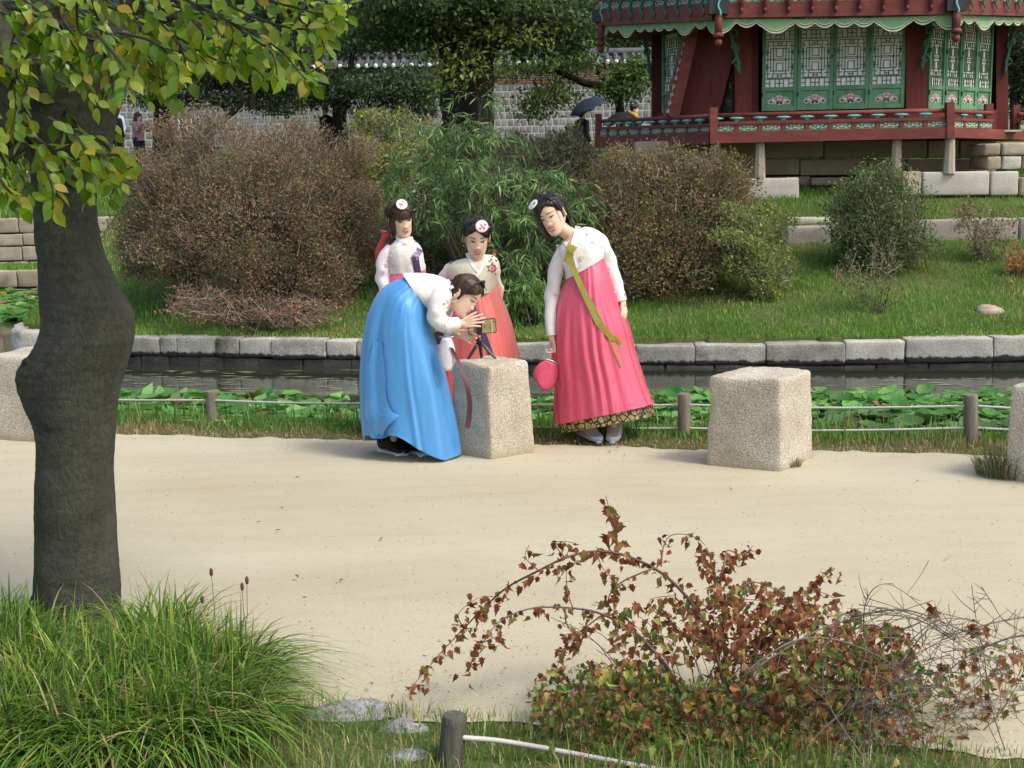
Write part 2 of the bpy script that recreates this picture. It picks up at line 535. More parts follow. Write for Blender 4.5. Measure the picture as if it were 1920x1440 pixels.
px_ = np.concatenate([np.linspace(-40, -13, 12), np.arange(-12, 12.01, .05), np.linspace(13, 40, 12)])
ny_ = 24
far_e = far_y(px_) + .05 * fbm(px_ * 3, px_ * 0 + 3, 4, 11) + .035 * vnoise(px_ * 14, px_ * 0, 3)
near_e = near_y(px_) + .06 * fbm(px_ * 2, px_ * 0 + 7, 4, 12) + .03 * vnoise(px_ * 12, px_ * 0, 4)
T = np.linspace(0, 1, ny_)[:, None]
PX = np.broadcast_to(px_[None], (ny_, len(px_)))
PY = near_e[None] * (1 - T) + far_e[None] * T
crown = .03 * (1 - (2 * T - 1) ** 8)
PZ = .004 + crown + .012 * fbm(PX * .9, PY * .9, 3, 21) * (1 - (2 * T - 1) ** 6)
pv = np.stack([PX, PY, PZ], -1).reshape(-1, 3)
ii = np.arange(len(px_) - 1)[None, :] + (np.arange(ny_ - 1) * len(px_))[:, None]
pf = np.stack([ii, ii + 1, ii + len(px_) + 1, ii + len(px_)], -1).reshape(-1, 4)
put('path', fast_mesh('path', pv, pf, M_PATH, smooth=True), kind='structure')
PATH_Z = .03

# --- pond
M_WATER = bpy.data.materials.new('pond water'); M_WATER.use_nodes = True
def _water(m):
    nt = m.node_tree; N, L = nt.nodes, nt.links; b = N['Principled BSDF']
    b.inputs['Base Color'].default_value = (.028, .034, .022, 1); b.inputs['Roughness'].default_value = .035
    b.inputs['IOR'].default_value = 1.5; b.inputs['Specular IOR Level'].default_value = .65
    tc = N.new('ShaderNodeTexCoord'); mp = N.new('ShaderNodeMapping'); mp.inputs['Scale'].default_value = (1, 2.2, 1)
    nz = N.new('ShaderNodeTexNoise'); nz.inputs['Scale'].default_value = 2.2; nz.inputs['Detail'].default_value = 4
    L.new(tc.outputs['Object'], mp.inputs[0]); L.new(mp.outputs[0], nz.inputs['Vector'])
    bp = N.new('ShaderNodeBump'); bp.inputs['Strength'].default_value = .045; bp.inputs['Distance'].default_value = .02
    L.new(nz.outputs['Fac'], bp.inputs['Height']); L.new(bp.outputs[0], b.inputs['Normal'])
_water(M_WATER)
MB().add([(-45, 6, WATER_Z), (45, 6, WATER_Z), (45, 34, WATER_Z), (-45, 34, WATER_Z)], [(0, 1, 2, 3)]).build('water', M_WATER, kind='structure')

# --- wooded hill behind the palace wall, closing the view
def hill_z(X, Y): return 3.0 + 26 * smooth(52, 105, Y) + 1.5 * fbm(X * .06, Y * .06, 3, 8)
M_HILL = nmat('hill floor', [(.3, (.02, .032, .012)), (.7, (.045, .06, .022))], scale=.6, rough=.95, spec=.05, fine=.4, fscale=12)
grid_sheet('hill', np.linspace(-75, 75, 60), np.linspace(50, 120, 30), hill_z, M_HILL)
# ------------------------------------------------------------------ stonework
def rock_box(sx, sy, sz, n=3, r=.03, noise=.008, seed=0, freq=5.0):
    """Rounded, slightly uneven block centred on the origin."""
    def axis(h):
        rr = min(r, h * .6)
        return np.concatenate([[-h, -h + rr * .3], np.linspace(-h + rr, h - rr, n + 1), [h - rr * .3, h]])
    hs = (sx / 2, sy / 2, sz / 2)
    ax = [axis(h) for h in hs]
    idx, vs, fs = {}, [], []
    R = [min(r, h * .6) for h in hs]
    def vid(i, j, k):
        key = (i, j, k)
        if key not in idx:
            p = np.array([ax[0][i], ax[1][j], ax[2][k]])
            q = np.array([np.clip(p[a], -hs[a] + R[a], hs[a] - R[a]) for a in range(3)])
            d = (p - q) / np.array(R)
            l = np.linalg.norm(d)
            if l > 0:
                mx = np.abs(d).max()
                d = d / l * mx
            p = q + d * np.array(R)
            idx[key] = len(vs); vs.append(p)
        return idx[key]
    L = n + 5
    m = L - 1
    for i in range(m):
        for j in range(m):
            for (a, flip) in ((0, True), (m, False)):
                q = [(i, j, a), (i + 1, j, a), (i + 1, j + 1, a), (i, j + 1, a)]
                fs.append([vid(*t) for t in (q[::-1] if flip else q)])
                q = [(a, i, j), (a, i + 1, j), (a, i + 1, j + 1), (a, i, j + 1)]
                fs.append([vid(*t) for t in (q[::-1] if flip else q)])
                q = [(j, a, i), (j, a, i + 1), (j + 1, a, i + 1), (j + 1, a, i)]
                fs.append([vid(*t) for t in (q[::-1] if flip else q)])
    v = np.array(vs)
    if noise:
        f = freq
        for a in range(3):
            b, c = v[:, (a + 1) % 3], v[:, (a + 2) % 3]
            v[:, a] += noise * (vnoise(b * f + seed * 3.1, c * f + v[:, a] * f * .7, seed + a) + .5 * vnoise(b * f * 2.7, c * f * 2.7 + seed, seed + a + 9))
    return v, np.array(fs)

def stone_mesh(name, sx, sy, sz, mat, **k):
    v, f = rock_box(sx, sy, sz, **k)
    return fast_mesh(name, v, f, mat, smooth=True)

G1, G2, G3 = (.25, .235, .20), (.37, .35, .305), (.46, .44, .395)
M_GRANITE = nmat('weathered granite', [(.3, G1), (.5, G2), (.7, G3)], scale=4, detail=8, rough=.9, spec=.2, bump=.6, bscale=45, rnd=.22, fine=.5, fscale=70, dark=((.09, .085, .068), 2.2, .55, .70), wetline=((.035, .033, .028), -.125, -.10))
M_GRANITE_CLEAN = nmat('clean granite', [(.3, (.37, .35, .31)), (.7, (.50, .48, .43))], scale=4, detail=8, rough=.9, spec=.2, bump=.5, bscale=45, rnd=.10, fine=.4, fscale=80, wetline=((.035, .033, .028), -.125, -.10))
M_WET = nmat('wet dark stone', [(.3, (.035, .032, .026)), (.6, (.075, .07, .058)), (.75, (.13, .12, .10))], scale=5, detail=8, rough=.6, spec=.35, bump=.7, bscale=40, rnd=.2, fine=.6, fscale=60)
M_BLOCK = nmat('hammered granite', [(.3, (.42, .365, .28)), (.5, (.52, .465, .375)), (.7, (.57, .53, .45))], scale=3.0, detail=6, rough=.9, spec=.2, bump=.8, bscale=85, bdist=.010, rnd=.05, fine=.62, fscale=135, dark=((.33, .28, .20), 1.7, .52, .78), wetline=((.36, .30, .21), -.035, .05))
M_TAN = nmat('tan cut stone', [(.3, (.30, .25, .175)), (.55, (.40, .345, .26)), (.75, (.47, .42, .34))], scale=2.2, detail=7, rough=.9, spec=.2, bump=.4, bscale=50, rnd=.14, fine=.25, fscale=70, dark=((.16, .125, .08), 1.4, .56, .75))
M_PALE = nmat('pale cut granite', [(.3, (.42, .39, .33)), (.7, (.56, .53, .47))], scale=2.5, detail=7, rough=.9, spec=.2, bump=.4, bscale=60, rnd=.08, fine=.25, fscale=90)
M_MORTAR = pmat('lime mortar', (.47, .46, .435), .95, .1, bump=.3, bscale=60)

def edge_px_y(x): return np.interp(x, [p[0] for p in EDGE_PX], [p[1] for p in EDGE_PX])
def edge_pt(x): return G(x, float(edge_px_y(x)), WATER_Z)
def lerp_tab(x, tab): return float(np.interp(x, [t[0] for t in tab], [t[1] for t in tab]))
TOP_TAB = [(0, 617), (78, 622), (245, 632), (301, 631), (332, 630), (406, 632), (450, 634), (510, 634), (612, 637), (669, 639), (1000, 644), (1191, 647), (1302, 647), (1435, 646), (1584, 642), (1697, 637), (1861, 632), (2300, 620)]
MID_TAB = [(0, 655), (245, 667), (450, 670), (510, 673), (669, 674), (1000, 683), (1302, 684), (1584, 686), (1697, 681), (1861, 680), (2300, 668)]

wall = thing('retaining_wall', 'grey granite retaining wall of two courses along the waterline of the island', 'stone wall', edge_pt(960))
def edge_stone(x0, x1, z0, z1, mat, depth=.36, proud=0.0, seed=0, r=.020):
    a, b = edge_pt(x0), edge_pt(x1)
    d = (b - a); d.z = 0
    L = d.length - .006
    ang = math.atan2(d.y, d.x)
    nrm = V(-math.sin(ang), math.cos(ang), 0)
    c = (a + b) / 2 + nrm * (depth / 2 - proud)
    c.z = (z0 + z1) / 2
    me = stone_mesh('stone', L, depth, z1 - z0 - .004, mat, n=max(3, int(L / .12)), r=r, noise=.008, seed=seed, freq=4)
    return put('stone', me, wall, Matrix.Translation(c) @ Matrix.Rotation(ang, 4, 'Z'))
joints = [78, 130, 190, 245, 301, 333, 406, 450, 511, 613, 669, 742, 800, 868, 945, 1040, 1118, 1191, 1302, 1435, 1584, 1697, 1861, 1985, 2120, 2260]
for i, (x0, x1) in enumerate(zip(joints[:-1], joints[1:])):
    xm = (x0 + x1) / 2; Y = edge_pt(xm).y
    zt = P(xm, lerp_tab(xm, TOP_TAB), Y).z + random.uniform(-.006, .006); zb = P(xm, lerp_tab(xm, MID_TAB), Y).z
    clean = x0 >= 1584 or x0 in (450, 613)
    edge_stone(x0, x1, zb, zt, M_GRANITE_CLEAN if clean else M_GRANITE, proud=random.uniform(-.005, .015), seed=i)
j2 = [78, 150, 251, 263, 315, 370, 418, 484, 567, 657, 730, 810, 900, 990, 1070, 1160, 1248, 1338, 1420, 1584, 1644, 1742, 1862, 1990, 2150, 2260]
for i, (x0, x1) in enumerate(zip(j2[:-1], j2[1:])):
    xm = (x0 + x1) / 2; Y = edge_pt(xm).y
    zt = P(xm, lerp_tab(xm, MID_TAB), Y).z
    edge_stone(x0, x1, -.72, zt, M_WET, proud=-.025 + random.uniform(-.01, .015), seed=50 + i, r=.02)
# rounded corner stones and the side of the island that turns away from the path
ce = edge_pt(78); zt = P(50, 617, ce.y + .3).z
for k, (rad, z0, z1, mt) in enumerate(((.62, WATER_Z - .25, zt, M_GRANITE),)):
    prof = []
    mb = MB()
    for j in range(15):
        a = PI * 1.5 - (PI * .62) * j / 14
        prof.append(a)
    c0 = V(ce.x + .02, ce.y + rad, 0)
    rows = []
    for zz, rr in ((z0, rad), (z1 - .04, rad), (z1, rad - .04), (z1, rad - .24), (z0, rad - .24)):
        rows.append([V(c0.x + rr * math.cos(a), c0.y + rr * math.sin(a), zz + .006 * math.sin(a * 9)) for a in prof])
    vs = [p for r_ in rows for p in r_]; n = len(prof)
    fs = [(i * n + j, i * n + j + 1, (i + 1) * n + j + 1, (i + 1) * n + j) for i in range(4) for j in range(n - 1)]
    o = mb.add(vs, fs).build('corner_stone', mt, wall)
for k in range(9):
    me = stone_mesh('stone', .34, .98, .55 + zt + .2, M_GRANITE, n=4, r=.04, noise=.012, seed=90 + k)
    put('stone', me, wall, Matrix.Translation((c0.x - rad + .12 + .03 * math.sin(k), c0.y + .6 + k, (zt - .7) / 2)))

# far shore at the left: a low stone row and a taller coursed wall
def coursed(name, label, cat, x0, x1, Y, rows, mat, wmin, wmax, depth=.4):
    t = thing(name, label, cat, (x0, Y, rows[0][0]))
    k = 0
    for (z0, z1) in rows:
        x = x0 - random.uniform(0, wmax)
        while x < x1:
            w = random.uniform(wmin, wmax)
            me = stone_mesh('stone', w - .015, depth, z1 - z0 - .012, mat, n=3, r=.03, noise=.01, seed=k)
            put('stone', me, t, Matrix.Translation((x + w / 2, Y + depth / 2 - random.uniform(0, .025), (z0 + z1) / 2)))
            x += w; k += 1
    return t
def zpx(x, y, Y): return P(x, y, Y).z
YL = 27.6
coursed('shore_wall', 'low row of squared stones on the far shore of the pond, left of the tree trunk', 'stone wall', -12.6, -7.6, YL, [(zpx(35, 553, YL), zpx(35, 541, YL)), (zpx(35, 539, YL), zpx(35, 507, YL))], M_TAN, .42, .75)
YT = 28.9
coursed('terrace_wall', 'four-course sandy stone terrace wall on the far shore behind a grass strip', 'stone wall', -13, -7.8, YT,
        [(zpx(35, 503, YT), zpx(35, 490, YT)), (zpx(35, 489, YT), zpx(35, 462, YT)), (zpx(35, 461, YT), zpx(35, 438, YT)), (zpx(35, 437, YT), zpx(35, 409, YT))], M_TAN, .34, .78)

# --- the four squared seats of granite along the path
def block(label, top, h, grow=1.07, sink=.02):
    c = [G(x, y, h) for x, y in top]            # left, near ridge, right, back
    ctr = sum(c, Vector()) / 4
    base = Vector((ctr.x, ctr.y, 0))
    e1 = ((c[0] - c[1]) + (c[3] - c[2])) / 2; e2 = ((c[2] - c[1]) + (c[3] - c[0])) / 2
    v, f = rock_box(2, 2, 2, n=16, r=.11, noise=0)
    out = []
    for i, p in enumerate(v):
        t = (p[2] + 1) / 2
        k = grow + (1 - grow) * t
        q = e1 * (p[0] / 2 * k) + e2 * (p[1] / 2 * k)
        z = -sink + (h + sink) * t
        out.append((q.x, q.y, z))
    v = np.array(out)
    for a in range(3):
        b_, c_ = v[:, (a + 1) % 3], v[:, (a + 2) % 3]
        v[:, a] += .010 * vnoise(b_ * 6 + len(label), c_ * 7 + v[:, a] * 5, a) + .0035 * vnoise(b_ * 38, c_ * 38 + v[:, a] * 31, a + 5)
    v[:, 2] = np.maximum(v[:, 2], -sink)
    me = fast_mesh('granite_seat', v, f, M_BLOCK, smooth=True)
    # face winding follows e1 x e2
    if e1.cross(e2).z < 0: me.flip_normals()
    o = put('granite_seat', me, None, Matrix.Translation(base), label, 'stone block', 'granite blocks set along the path')
    return ctr, h
BLK_C = block('granite block between the blue skirt and the pink skirt, the small tripod standing on it', [(843, 677), (919, 686), (990, 675), (926, 667)], .615, 1.09)
block('granite block standing alone on the sand to the right of the pink gown', [(1331, 704), (1466, 713), (1523, 693), (1393, 686)], .57, 1.08)
block('granite block half hidden behind the thick trunk of the near tree', [(-48, 668), (108, 672), (196, 655), (46, 649)], .60, 1.06)
block('granite block cut by the right border of the photo, a grass tuft at its foot', [(1897, 719), (2020, 736), (2110, 712), (1990, 702)], .57, 1.07)

# --- low kerb on the island slope and the stone terrace below the pavilion
kerb = thing('kerb_wall', 'low pinkish granite kerb crossing the lawn behind the round green shrub', 'stone kerb', P(1700, 450, 18.3))
M_KERB = nmat('pinkish kerb granite', [(.3, (.26, .225, .19)), (.7, (.36, .32, .28))], scale=3, detail=8, rough=.9, spec=.2, bump=.5, bscale=50, rnd=.1, fine=.3, fscale=70)
def kerb_piece(x0, y0, x1, y1, h0, h1, Y, mat=M_KERB, par=kerb, dep=.3, nm='kerb_stone'):
    a, b = P(x0, y0, Y), P(x1, y1, Y)
    zt = (a.z + b.z) / 2; zb = P((x0 + x1) / 2, (h0 + h1) / 2, Y).z - .12
    L = (b - a).length - .01
    me = stone_mesh(nm, L, dep, zt - zb, mat, n=5, r=.035, noise=.008, seed=int(x0), freq=3)
    tilt = math.atan2(b.z - a.z, (b - a).to_2d().length)
    return put(nm, me, par, Matrix.Translation(((a.x + b.x) / 2, Y + dep / 2, (zt + zb) / 2)) @ Matrix.Rotation(math.atan2(b.y - a.y, b.x - a.x), 4, 'Z') @ Matrix.Rotation(-tilt, 4, 'Y'))
for (x0, y0, x1, y1, h) in ((1475, 424, 1560, 423, 456), (1560, 423, 1640, 418, 455), (1640, 418, 1735, 413, 455), (1735, 413, 1830, 410, 452), (1830, 410, 1912, 409, 449), (1912, 409, 2010, 407, 448)):
    kerb_piece(x0, y0, x1, y1, h, h, 18.35)
for (x0, y0, x1, y1, h) in ((1476, 408, 1560, 407, 418), (1560, 407, 1650, 407, 418)):
    kerb_piece(x0, y0, x1, y1, h, h, 18.95, M_PALE)

# --- palace wall
YW = 42.0
WZ0, WZ1, WZ2, WZ3 = zpx(960, 263, YW), zpx(960, 158, YW), zpx(960, 131, YW), zpx(960, 124, YW)
pw = thing('palace_wall', 'long palace wall of grey blocks with red brick band and dark tiled coping', 'palace wall', (0, YW, WZ0))
M_GREYBLK = nmat('grey wall block', [(.3, (.19, .19, .18)), (.7, (.275, .27, .255))], scale=6, rough=.95, spec=.15, bump=.4, bscale=40, rnd=.22, fine=.25, fscale=40)
M_BRICK = nmat('red brick', [(.3, (.20, .075, .045)), (.7, (.33, .135, .085))], scale=3, rough=.95, spec=.1, fine=.3, fscale=30)
MB().box((0, YW + .27, (WZ0 - .4 + WZ2) / 2), (60, .6, WZ2 - WZ0 + .4)).build('mortar', M_MORTAR, pw, smooth=False)
rowh = (WZ1 - WZ0) / 8
bmesh_v = [stone_mesh('block', .178, .12, rowh - .040, M_GREYBLK, n=1, r=.012, noise=.002, seed=s) for s in range(3)]
rest = []; nblk = 0
for r_ in range(-1, 8):
    x = -30 + (.1 if r_ % 2 else 0)
    while x < 30:
        w = random.uniform(.19, .235)
        px = 960 + x * FPX / (YW * .99)
        c = Vector((x + w / 2, YW + .02 + random.uniform(-.004, .004), WZ0 + rowh * (r_ + .5)))
        s = (w - .036) / .178
        if r_ >= 0 and (918 < px < 1215 or 196 < px < 345) and nblk < 300:
            put('block', bmesh_v[nblk % 3], pw, Matrix.Translation(c) @ Matrix.Diagonal((s, 1, 1, 1))); nblk += 1
        else:
            rest.append((c, w - .036))
        x += w
mb = MB()
for c, w in rest: mb.box(c, (w, .12, rowh - .040))
mb.build('blockwork', M_GREYBLK, pw, smooth=False, kind='stuff')
mb = MB(); nr = 6; bh = (WZ2 - WZ1) / nr
for r_ in range(nr):
    x = -30 + (.15 if r_ % 2 else 0)
    while x < 30:
        w = .32
        mb.box((x + w / 2, YW + .02, WZ1 + bh * (r_ + .5)), (w - .026, .12 if r_ else .16, bh - .024 if r_ else bh - .01)); x += w
mb.build('brickwork', M_BRICK, pw, smooth=False, kind='stuff')
M_TILE = nmat('dark roof tile', [(.3, (.05, .055, .06)), (.7, (.11, .12, .13))], scale=4, rough=.75, spec=.3, fine=.3, fscale=30, rnd=.15)
M_LIME = pmat('white lime end', (.72, .71, .67), .9, .2)
MB().box((0, YW + .3, (WZ2 + WZ3) / 2 + .02), (60, .9, WZ3 - WZ2 - .01)).build('eave_board', M_TILE, pw, smooth=False)
zr = zpx(960, 104, YW)
mb = MB().add([(-30, YW - .33, WZ3 + .03), (30, YW - .33, WZ3 + .03), (30, YW + .3, zr), (-30, YW + .3, zr), (30, YW + .93, WZ3 + .03), (-30, YW + .93, WZ3 + .03)], [(0, 1, 2, 3), (3, 2, 4, 5)])
mb.build('roof_bed', M_TILE, pw, smooth=False)
tl = MB().tube([(0, 0, 0), (0, .63, zr - WZ3 - .03)], .085, 8).mesh('tile', M_TILE)
cap = MB().ell((0, 0, 0), (.075, .05, .08), nu=10, nv=6).mesh('tile_end', M_LIME)
for k in range(-52, 62):
    x = k * .285 + .1
    put('tile', tl, pw, Matrix.Translation((x, YW - .33, WZ3 + .06)))
    put('tile_end', cap, pw, Matrix.Translation((x, YW - .345, WZ3 + .055)))
MB().tube([(-30, YW + .3, zr + .09), (30, YW + .3, zr + .09)], [(.13, .12)] * 2, 10, up=(0, 0, 1)).build('ridge', M_TILE, pw)
lime = MB()
# --- small carved stone pillar beside the bushes
sp = G(778, 400, 0.0); yy = 19.5
base = P(778, 430, yy)
t = thing('stone_pillar', 'weathered carved stone pillar among the bushes behind the fringe-haired woman', 'stone pillar', base)
zb_, z1_, z2_ = base.z - .3, P(778, 345, yy).z, P(778, 318, yy).z
put('shaft', stone_mesh('shaft', .25, .25, z1_ - zb_, M_PALE, n=4, r=.06, noise=.012), t, Matrix.Translation((base.x, yy, (z1_ + zb_) / 2)))
put('cap', stone_mesh('cap', .19, .19, z2_ - z1_ + .02, M_PALE, n=3, r=.07, noise=.01), t, Matrix.Translation((base.x, yy, (z1_ + z2_) / 2)))
put('collar', stone_mesh('collar', .27, .27, .05, M_PALE, n=3, r=.02, noise=.004), t, Matrix.Translation((base.x, yy, z1_)))

# --- loose stones
def boulder(label, c, r, seed, mat=M_PALE, name='boulder'):
    mb = MB().ell((0, 0, 0), (1, 1, 1), nu=22, nv=14)
    v = np.array(mb.v)
    nn = 1 + .22 * vnoise(v[:, 0] * 1.6 + seed, v[:, 1] * 1.6 + v[:, 2] * 2, seed) + .08 * vnoise(v[:, 0] * 5, v[:, 1] * 5 + v[:, 2] * 5, seed)
    v = v * nn[:, None] * np.array(r)
    mb.v = [tuple(p) for p in v]
    me = mb.mesh('boulder', mat)
    return put(name, me, None, Matrix.Translation(c), label, 'rock')
M_ROCK = nmat('speckled field rock', [(.3, (.17, .175, .18)), (.55, (.27, .275, .275)), (.75, (.37, .37, .36))], scale=7, detail=9, rough=.9, spec=.2, bump=.8, bscale=40, fine=.5, fscale=80)
boulder('flat grey boulder at the path edge between the grass clump and the near post', G(650, 1354, -.03), (.17, .075, .07), 3, M_ROCK)
boulder('grey boulder sunk in the verge just left of the near post', G(752, 1388, -.045), (.11, .06, .07), 5, M_ROCK)
boulder('small flat stone lying in the grass at the lower edge, left of the near post', G(765, 1420, -.01), (.07, .04, .022), 8, M_ROCK)
pr = P(1855, 590, 15.6); pr.z = gz(pr.x, pr.y)
boulder('pinkish stone lying on the grass slope above the retaining wall', pr, (.17, .12, .09), 9, nmat('pinkish stone', [(.3, (.33, .26, .21)), (.7, (.45, .37, .31))], scale=5, rough=.9, spec=.1, bump=.5))

# ------------------------------------------------------------------ rope fences
M_POST = nmat('weathered post wood', [(.3, (.17, .145, .11)), (.55, (.255, .225, .18)), (.75, (.33, .30, .25))], scale=5, detail=8, rough=.9, spec=.15, bump=.5, bscale=30, stretch=(7, 7, .7), rnd=.15, fine=.2, fscale=60)
M_NEARPOST = nmat('grey green post wood', [(.3, (.075, .07, .055)), (.55, (.125, .12, .095)), (.75, (.175, .17, .14))], scale=9, detail=8, rough=.9, spec=.15, bump=.6, bscale=40, stretch=(6, 6, .5), fine=.3, fscale=80)
M_ROPE = pmat('white rope', (.50, .49, .465), .85, .15)
def twisted(mb, pts, r, strands=3, pitch=.05, n=6):
    pts = [Vector(p) for p in pts]
    L = sum((b - a).length for a, b in zip(pts[:-1], pts[1:]))
    k = max(8, int(L / pitch * 8))
    q = crom(pts, k)
    for s in range(strands):
        c = []
        for i in range(k):
            t = Vector(q[min(i + 1, k - 1)] - q[max(i - 1, 0)]).normalized()
            sd = t.cross(V(0, 0, 1)).normalized(); u = sd.cross(t)
            a = 2 * PI * (s / strands + i * L / k / pitch)
            c.append(Vector(q[i]) + sd * (r * .5 * math.cos(a)) + u * (r * .5 * math.sin(a)))
        mb.tube(c, r * .56, n)
def post_mesh(mb, base, top, r, n=14):
    d = (top - base)
    ps = [base - V(0, 0, .15)] + [base + d * t for t in (0, .3, .6, .9, .985)]
    mb.tube(ps + [top], [r * 1.04, r * 1.04, r * 1.0, r * 1.01, r * .99, r * .985, r * .93], n)
fence = thing('rope_fence', 'low fence of weathered wooden posts and two white ropes along the pond bank', 'fence', G(1283, 823, -.02))
fp = [(-170, 722, 772, .044), (397, 733, 791, .042), (838, 737, 806, .042), (1283, 738, 823, .044), (1820, 740, 838, .046), (2420, 750, 858, .046)]
tops = []
for (x, yt, yb, r) in fp:
    b = G(x, yb, -.03); tp = P(x, yt, b.y)
    mb = MB(); post_mesh(mb, b, tp, r); flat_edges(mb.build('post', M_POST, fence))
    tops.append((b, tp, r))
hp = {0: (738, 774), 1: (750, 788), 2: (753, 792), 3: (758, 802), 4: (760, 801), 5: (778, 818)}
for lv in range(2):
    for k in range(len(fp) - 1):
        (b0, t0, r0), (b1, t1, r1) = tops[k], tops[k + 1]
        a = P(fp[k][0], hp[k][lv], b0.y); c = P(fp[k + 1][0], hp[k + 1][lv], b1.y)
        a.y -= r0 * .3; c.y -= r1 * .3
        mid = (a + c) / 2 - V(0, 0, .018)
        mb = MB(); twisted(mb, [a, (a * .75 + c * .25) - V(0, 0, .013), mid, (a * .25 + c * .75) - V(0, 0, .013), c], .0085, 3, .045, 5)
        mb.build('rope', M_ROPE, fence)
nf = thing('rope_fence', 'grey round post with a thick white rope at the lower edge, beside the red-leaved bush', 'fence', G(845, 1475, 0))
yb = 3.62
top = P(853, 1341, yb); bot = P(841, 1475, yb)
mb = MB(); post_mesh(mb, bot, top, .0385, 20); flat_edges(mb.build('post', M_NEARPOST, nf))
a = P(868, 1383, yb - .02)
mb = MB(); twisted(mb, [a, P(930, 1388, yb), P(1000, 1399, yb), P(1065, 1411, yb - .02), P(1300, 1452, yb - .08), P(1650, 1490, yb - .1), P(2100, 1470, 3.5)], .0078, 3, .03, 7)
mb.build('rope', M_ROPE, nf)
# ------------------------------------------------------------------ the pavilion
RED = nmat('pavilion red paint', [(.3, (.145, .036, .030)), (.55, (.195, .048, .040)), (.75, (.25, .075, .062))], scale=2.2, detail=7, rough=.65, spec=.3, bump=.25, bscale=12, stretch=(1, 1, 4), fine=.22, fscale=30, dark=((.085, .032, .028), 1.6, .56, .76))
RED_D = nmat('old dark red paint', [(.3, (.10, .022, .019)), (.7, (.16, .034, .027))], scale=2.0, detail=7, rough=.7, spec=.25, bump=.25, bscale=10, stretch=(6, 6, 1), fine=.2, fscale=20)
GREEN = nmat('pavilion green paint', [(.3, (.10, .24, .125)), (.55, (.14, .31, .17)), (.75, (.21, .385, .235))], scale=3, detail=6, rough=.6, spec=.3, fine=.2, fscale=30, rnd=.12, dark=((.07, .15, .085), 2.4, .56, .78))
GREEN_D = pmat('deep green paint', (.045, .16, .105), .6)
TEAL = nmat('teal paint', [(.3, (.10, .36, .34)), (.7, (.26, .55, .52))], scale=4, rough=.6)
LIME_G = pmat('yellow green paint', (.43, .52, .20), .6)
CREAM = pmat('cream paint', (.68, .66, .55), .6)
INK = pmat('black paint', (.012, .012, .013), .55)
NAVY = pmat('deep blue paint', (.03, .045, .16), .6)
PINKP = pmat('pink paint', (.60, .26, .27), .6)
PAPER = nmat('door paper', [(.3, (.88, .87, .83)), (.7, (.92, .91, .88))], scale=3, rough=.95, spec=.05)
M_LATTICE = pmat('lattice green paint', (.045, .15, .055), .7)
VALANCE = nmat('valance paint', [(.35, (.15, .36, .19)), (.65, (.28, .44, .20))], scale=2.5, rough=.65, fine=.1, fscale=30)
IRON = pmat('dark iron fitting', (.03, .03, .032), .5, .4)
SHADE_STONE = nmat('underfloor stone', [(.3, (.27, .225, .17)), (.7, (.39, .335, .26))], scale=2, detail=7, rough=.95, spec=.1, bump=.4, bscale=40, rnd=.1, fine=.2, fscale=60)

CA, CB, CC, CD = (1122, 23.2), (1337, 20.0), (1779, 19.7), (1995, 22.4)
IA, IB, IC, ID = (1231, 23.1), (1398, 20.85), (1716, 20.6), (1869, 22.2)
pav = thing('pavilion', 'two-storey red and green wooden pavilion on stone stilts with paper lattice doors', 'pavilion', P(1560, 366, 22.5))
def C3(c, y): return P(c[0], y, c[1])
def frame(a, b):
    """Matrix: x along a->b on the level, y away from the viewer, z up, origin a."""
    ex = (b - a); ex.z = 0; L = ex.length; ex.normalize()
    ey = V(0, 0, 1).cross(ex)
    m = Matrix.Identity(4)
    for i in range(3):
        m[i][0], m[i][1], m[i][2], m[i][3] = ex[i], ey[i], (0, 0, 1)[i], a[i]
    return m, L

# --- carved openwork panel of the railing, shared
def ornament(seed=0):
    mb = MB()
    def swirl(cx, cz, r, a0, a1, w, m, y):
        n = 9; vs = []
        for i in range(n):
            t = i / (n - 1); a = a0 + (a1 - a0) * t; rr = r * (1 - .45 * t)
            for k in (-1, 1):
                vs.append((cx + (rr + k * w / 2 * (1 - .5 * t)) * math.cos(a), y, cz + (rr + k * w / 2 * (1 - .5 * t)) * math.sin(a) * 1.0))
        mb.add(vs, [(2 * i, 2 * i + 1, 2 * i + 3, 2 * i + 2) for i in range(n - 1)], m)
    def blob(cx, cz, rx, rz, m, y, rot=0, n=9):
        vs = [(cx, y - .002, cz)]
        for i in range(n):
            a = 2 * PI * i / n; x, z = rx * math.cos(a), rz * math.sin(a)
            vs.append((cx + x * math.cos(rot) - z * math.sin(rot), y, cz + x * math.sin(rot) + z * math.cos(rot)))
        mb.add(vs, [(0, 1 + i, 1 + (i + 1) % n) for i in range(n)], m)
    return mb, swirl, blob
mb, swirl, blob = ornament()
for s in (-1, 1):                          # unit panel 1 x 1, scaled on use
    swirl(s * .30, -.02, .20, PI / 2 - s * 0, PI / 2 - s * 4.4, .11, 0, -.004)
    swirl(s * .14, -.2, .15, PI - s * .4, PI - s * 4.8, .085, 0, -.005)
    blob(s * .38, .22, .09, .11, 1, -.004, s * .6)
    blob(s * .22, .22, .10, .06, 0, -.006, s * .9)
    blob(s * .40, -.28, .06, .12, 2, -.004, s * .4)
    blob(s * .10, .05, .05, .12, 2, -.003, s * .8)
    blob(s * .30, -.02, .07, .08, 1, -.003)
blob(0, .14, .10, .16, 3, -.007); blob(0, -.08, .07, .10, 0, -.006); blob(0, -.3, .12, .07, 1, -.005)
ORN = mb.mesh('ornament', [CREAM, NAVY, GREEN_D, PINKP], smooth=False)
LOT = MB()
for (z, r) in (): pass
prof = [(0, .015), (.012, .03), (.025, .028), (.034, .075), (.052, .088), (.062, .06), (.064, .0)]
vs, fs = [], []
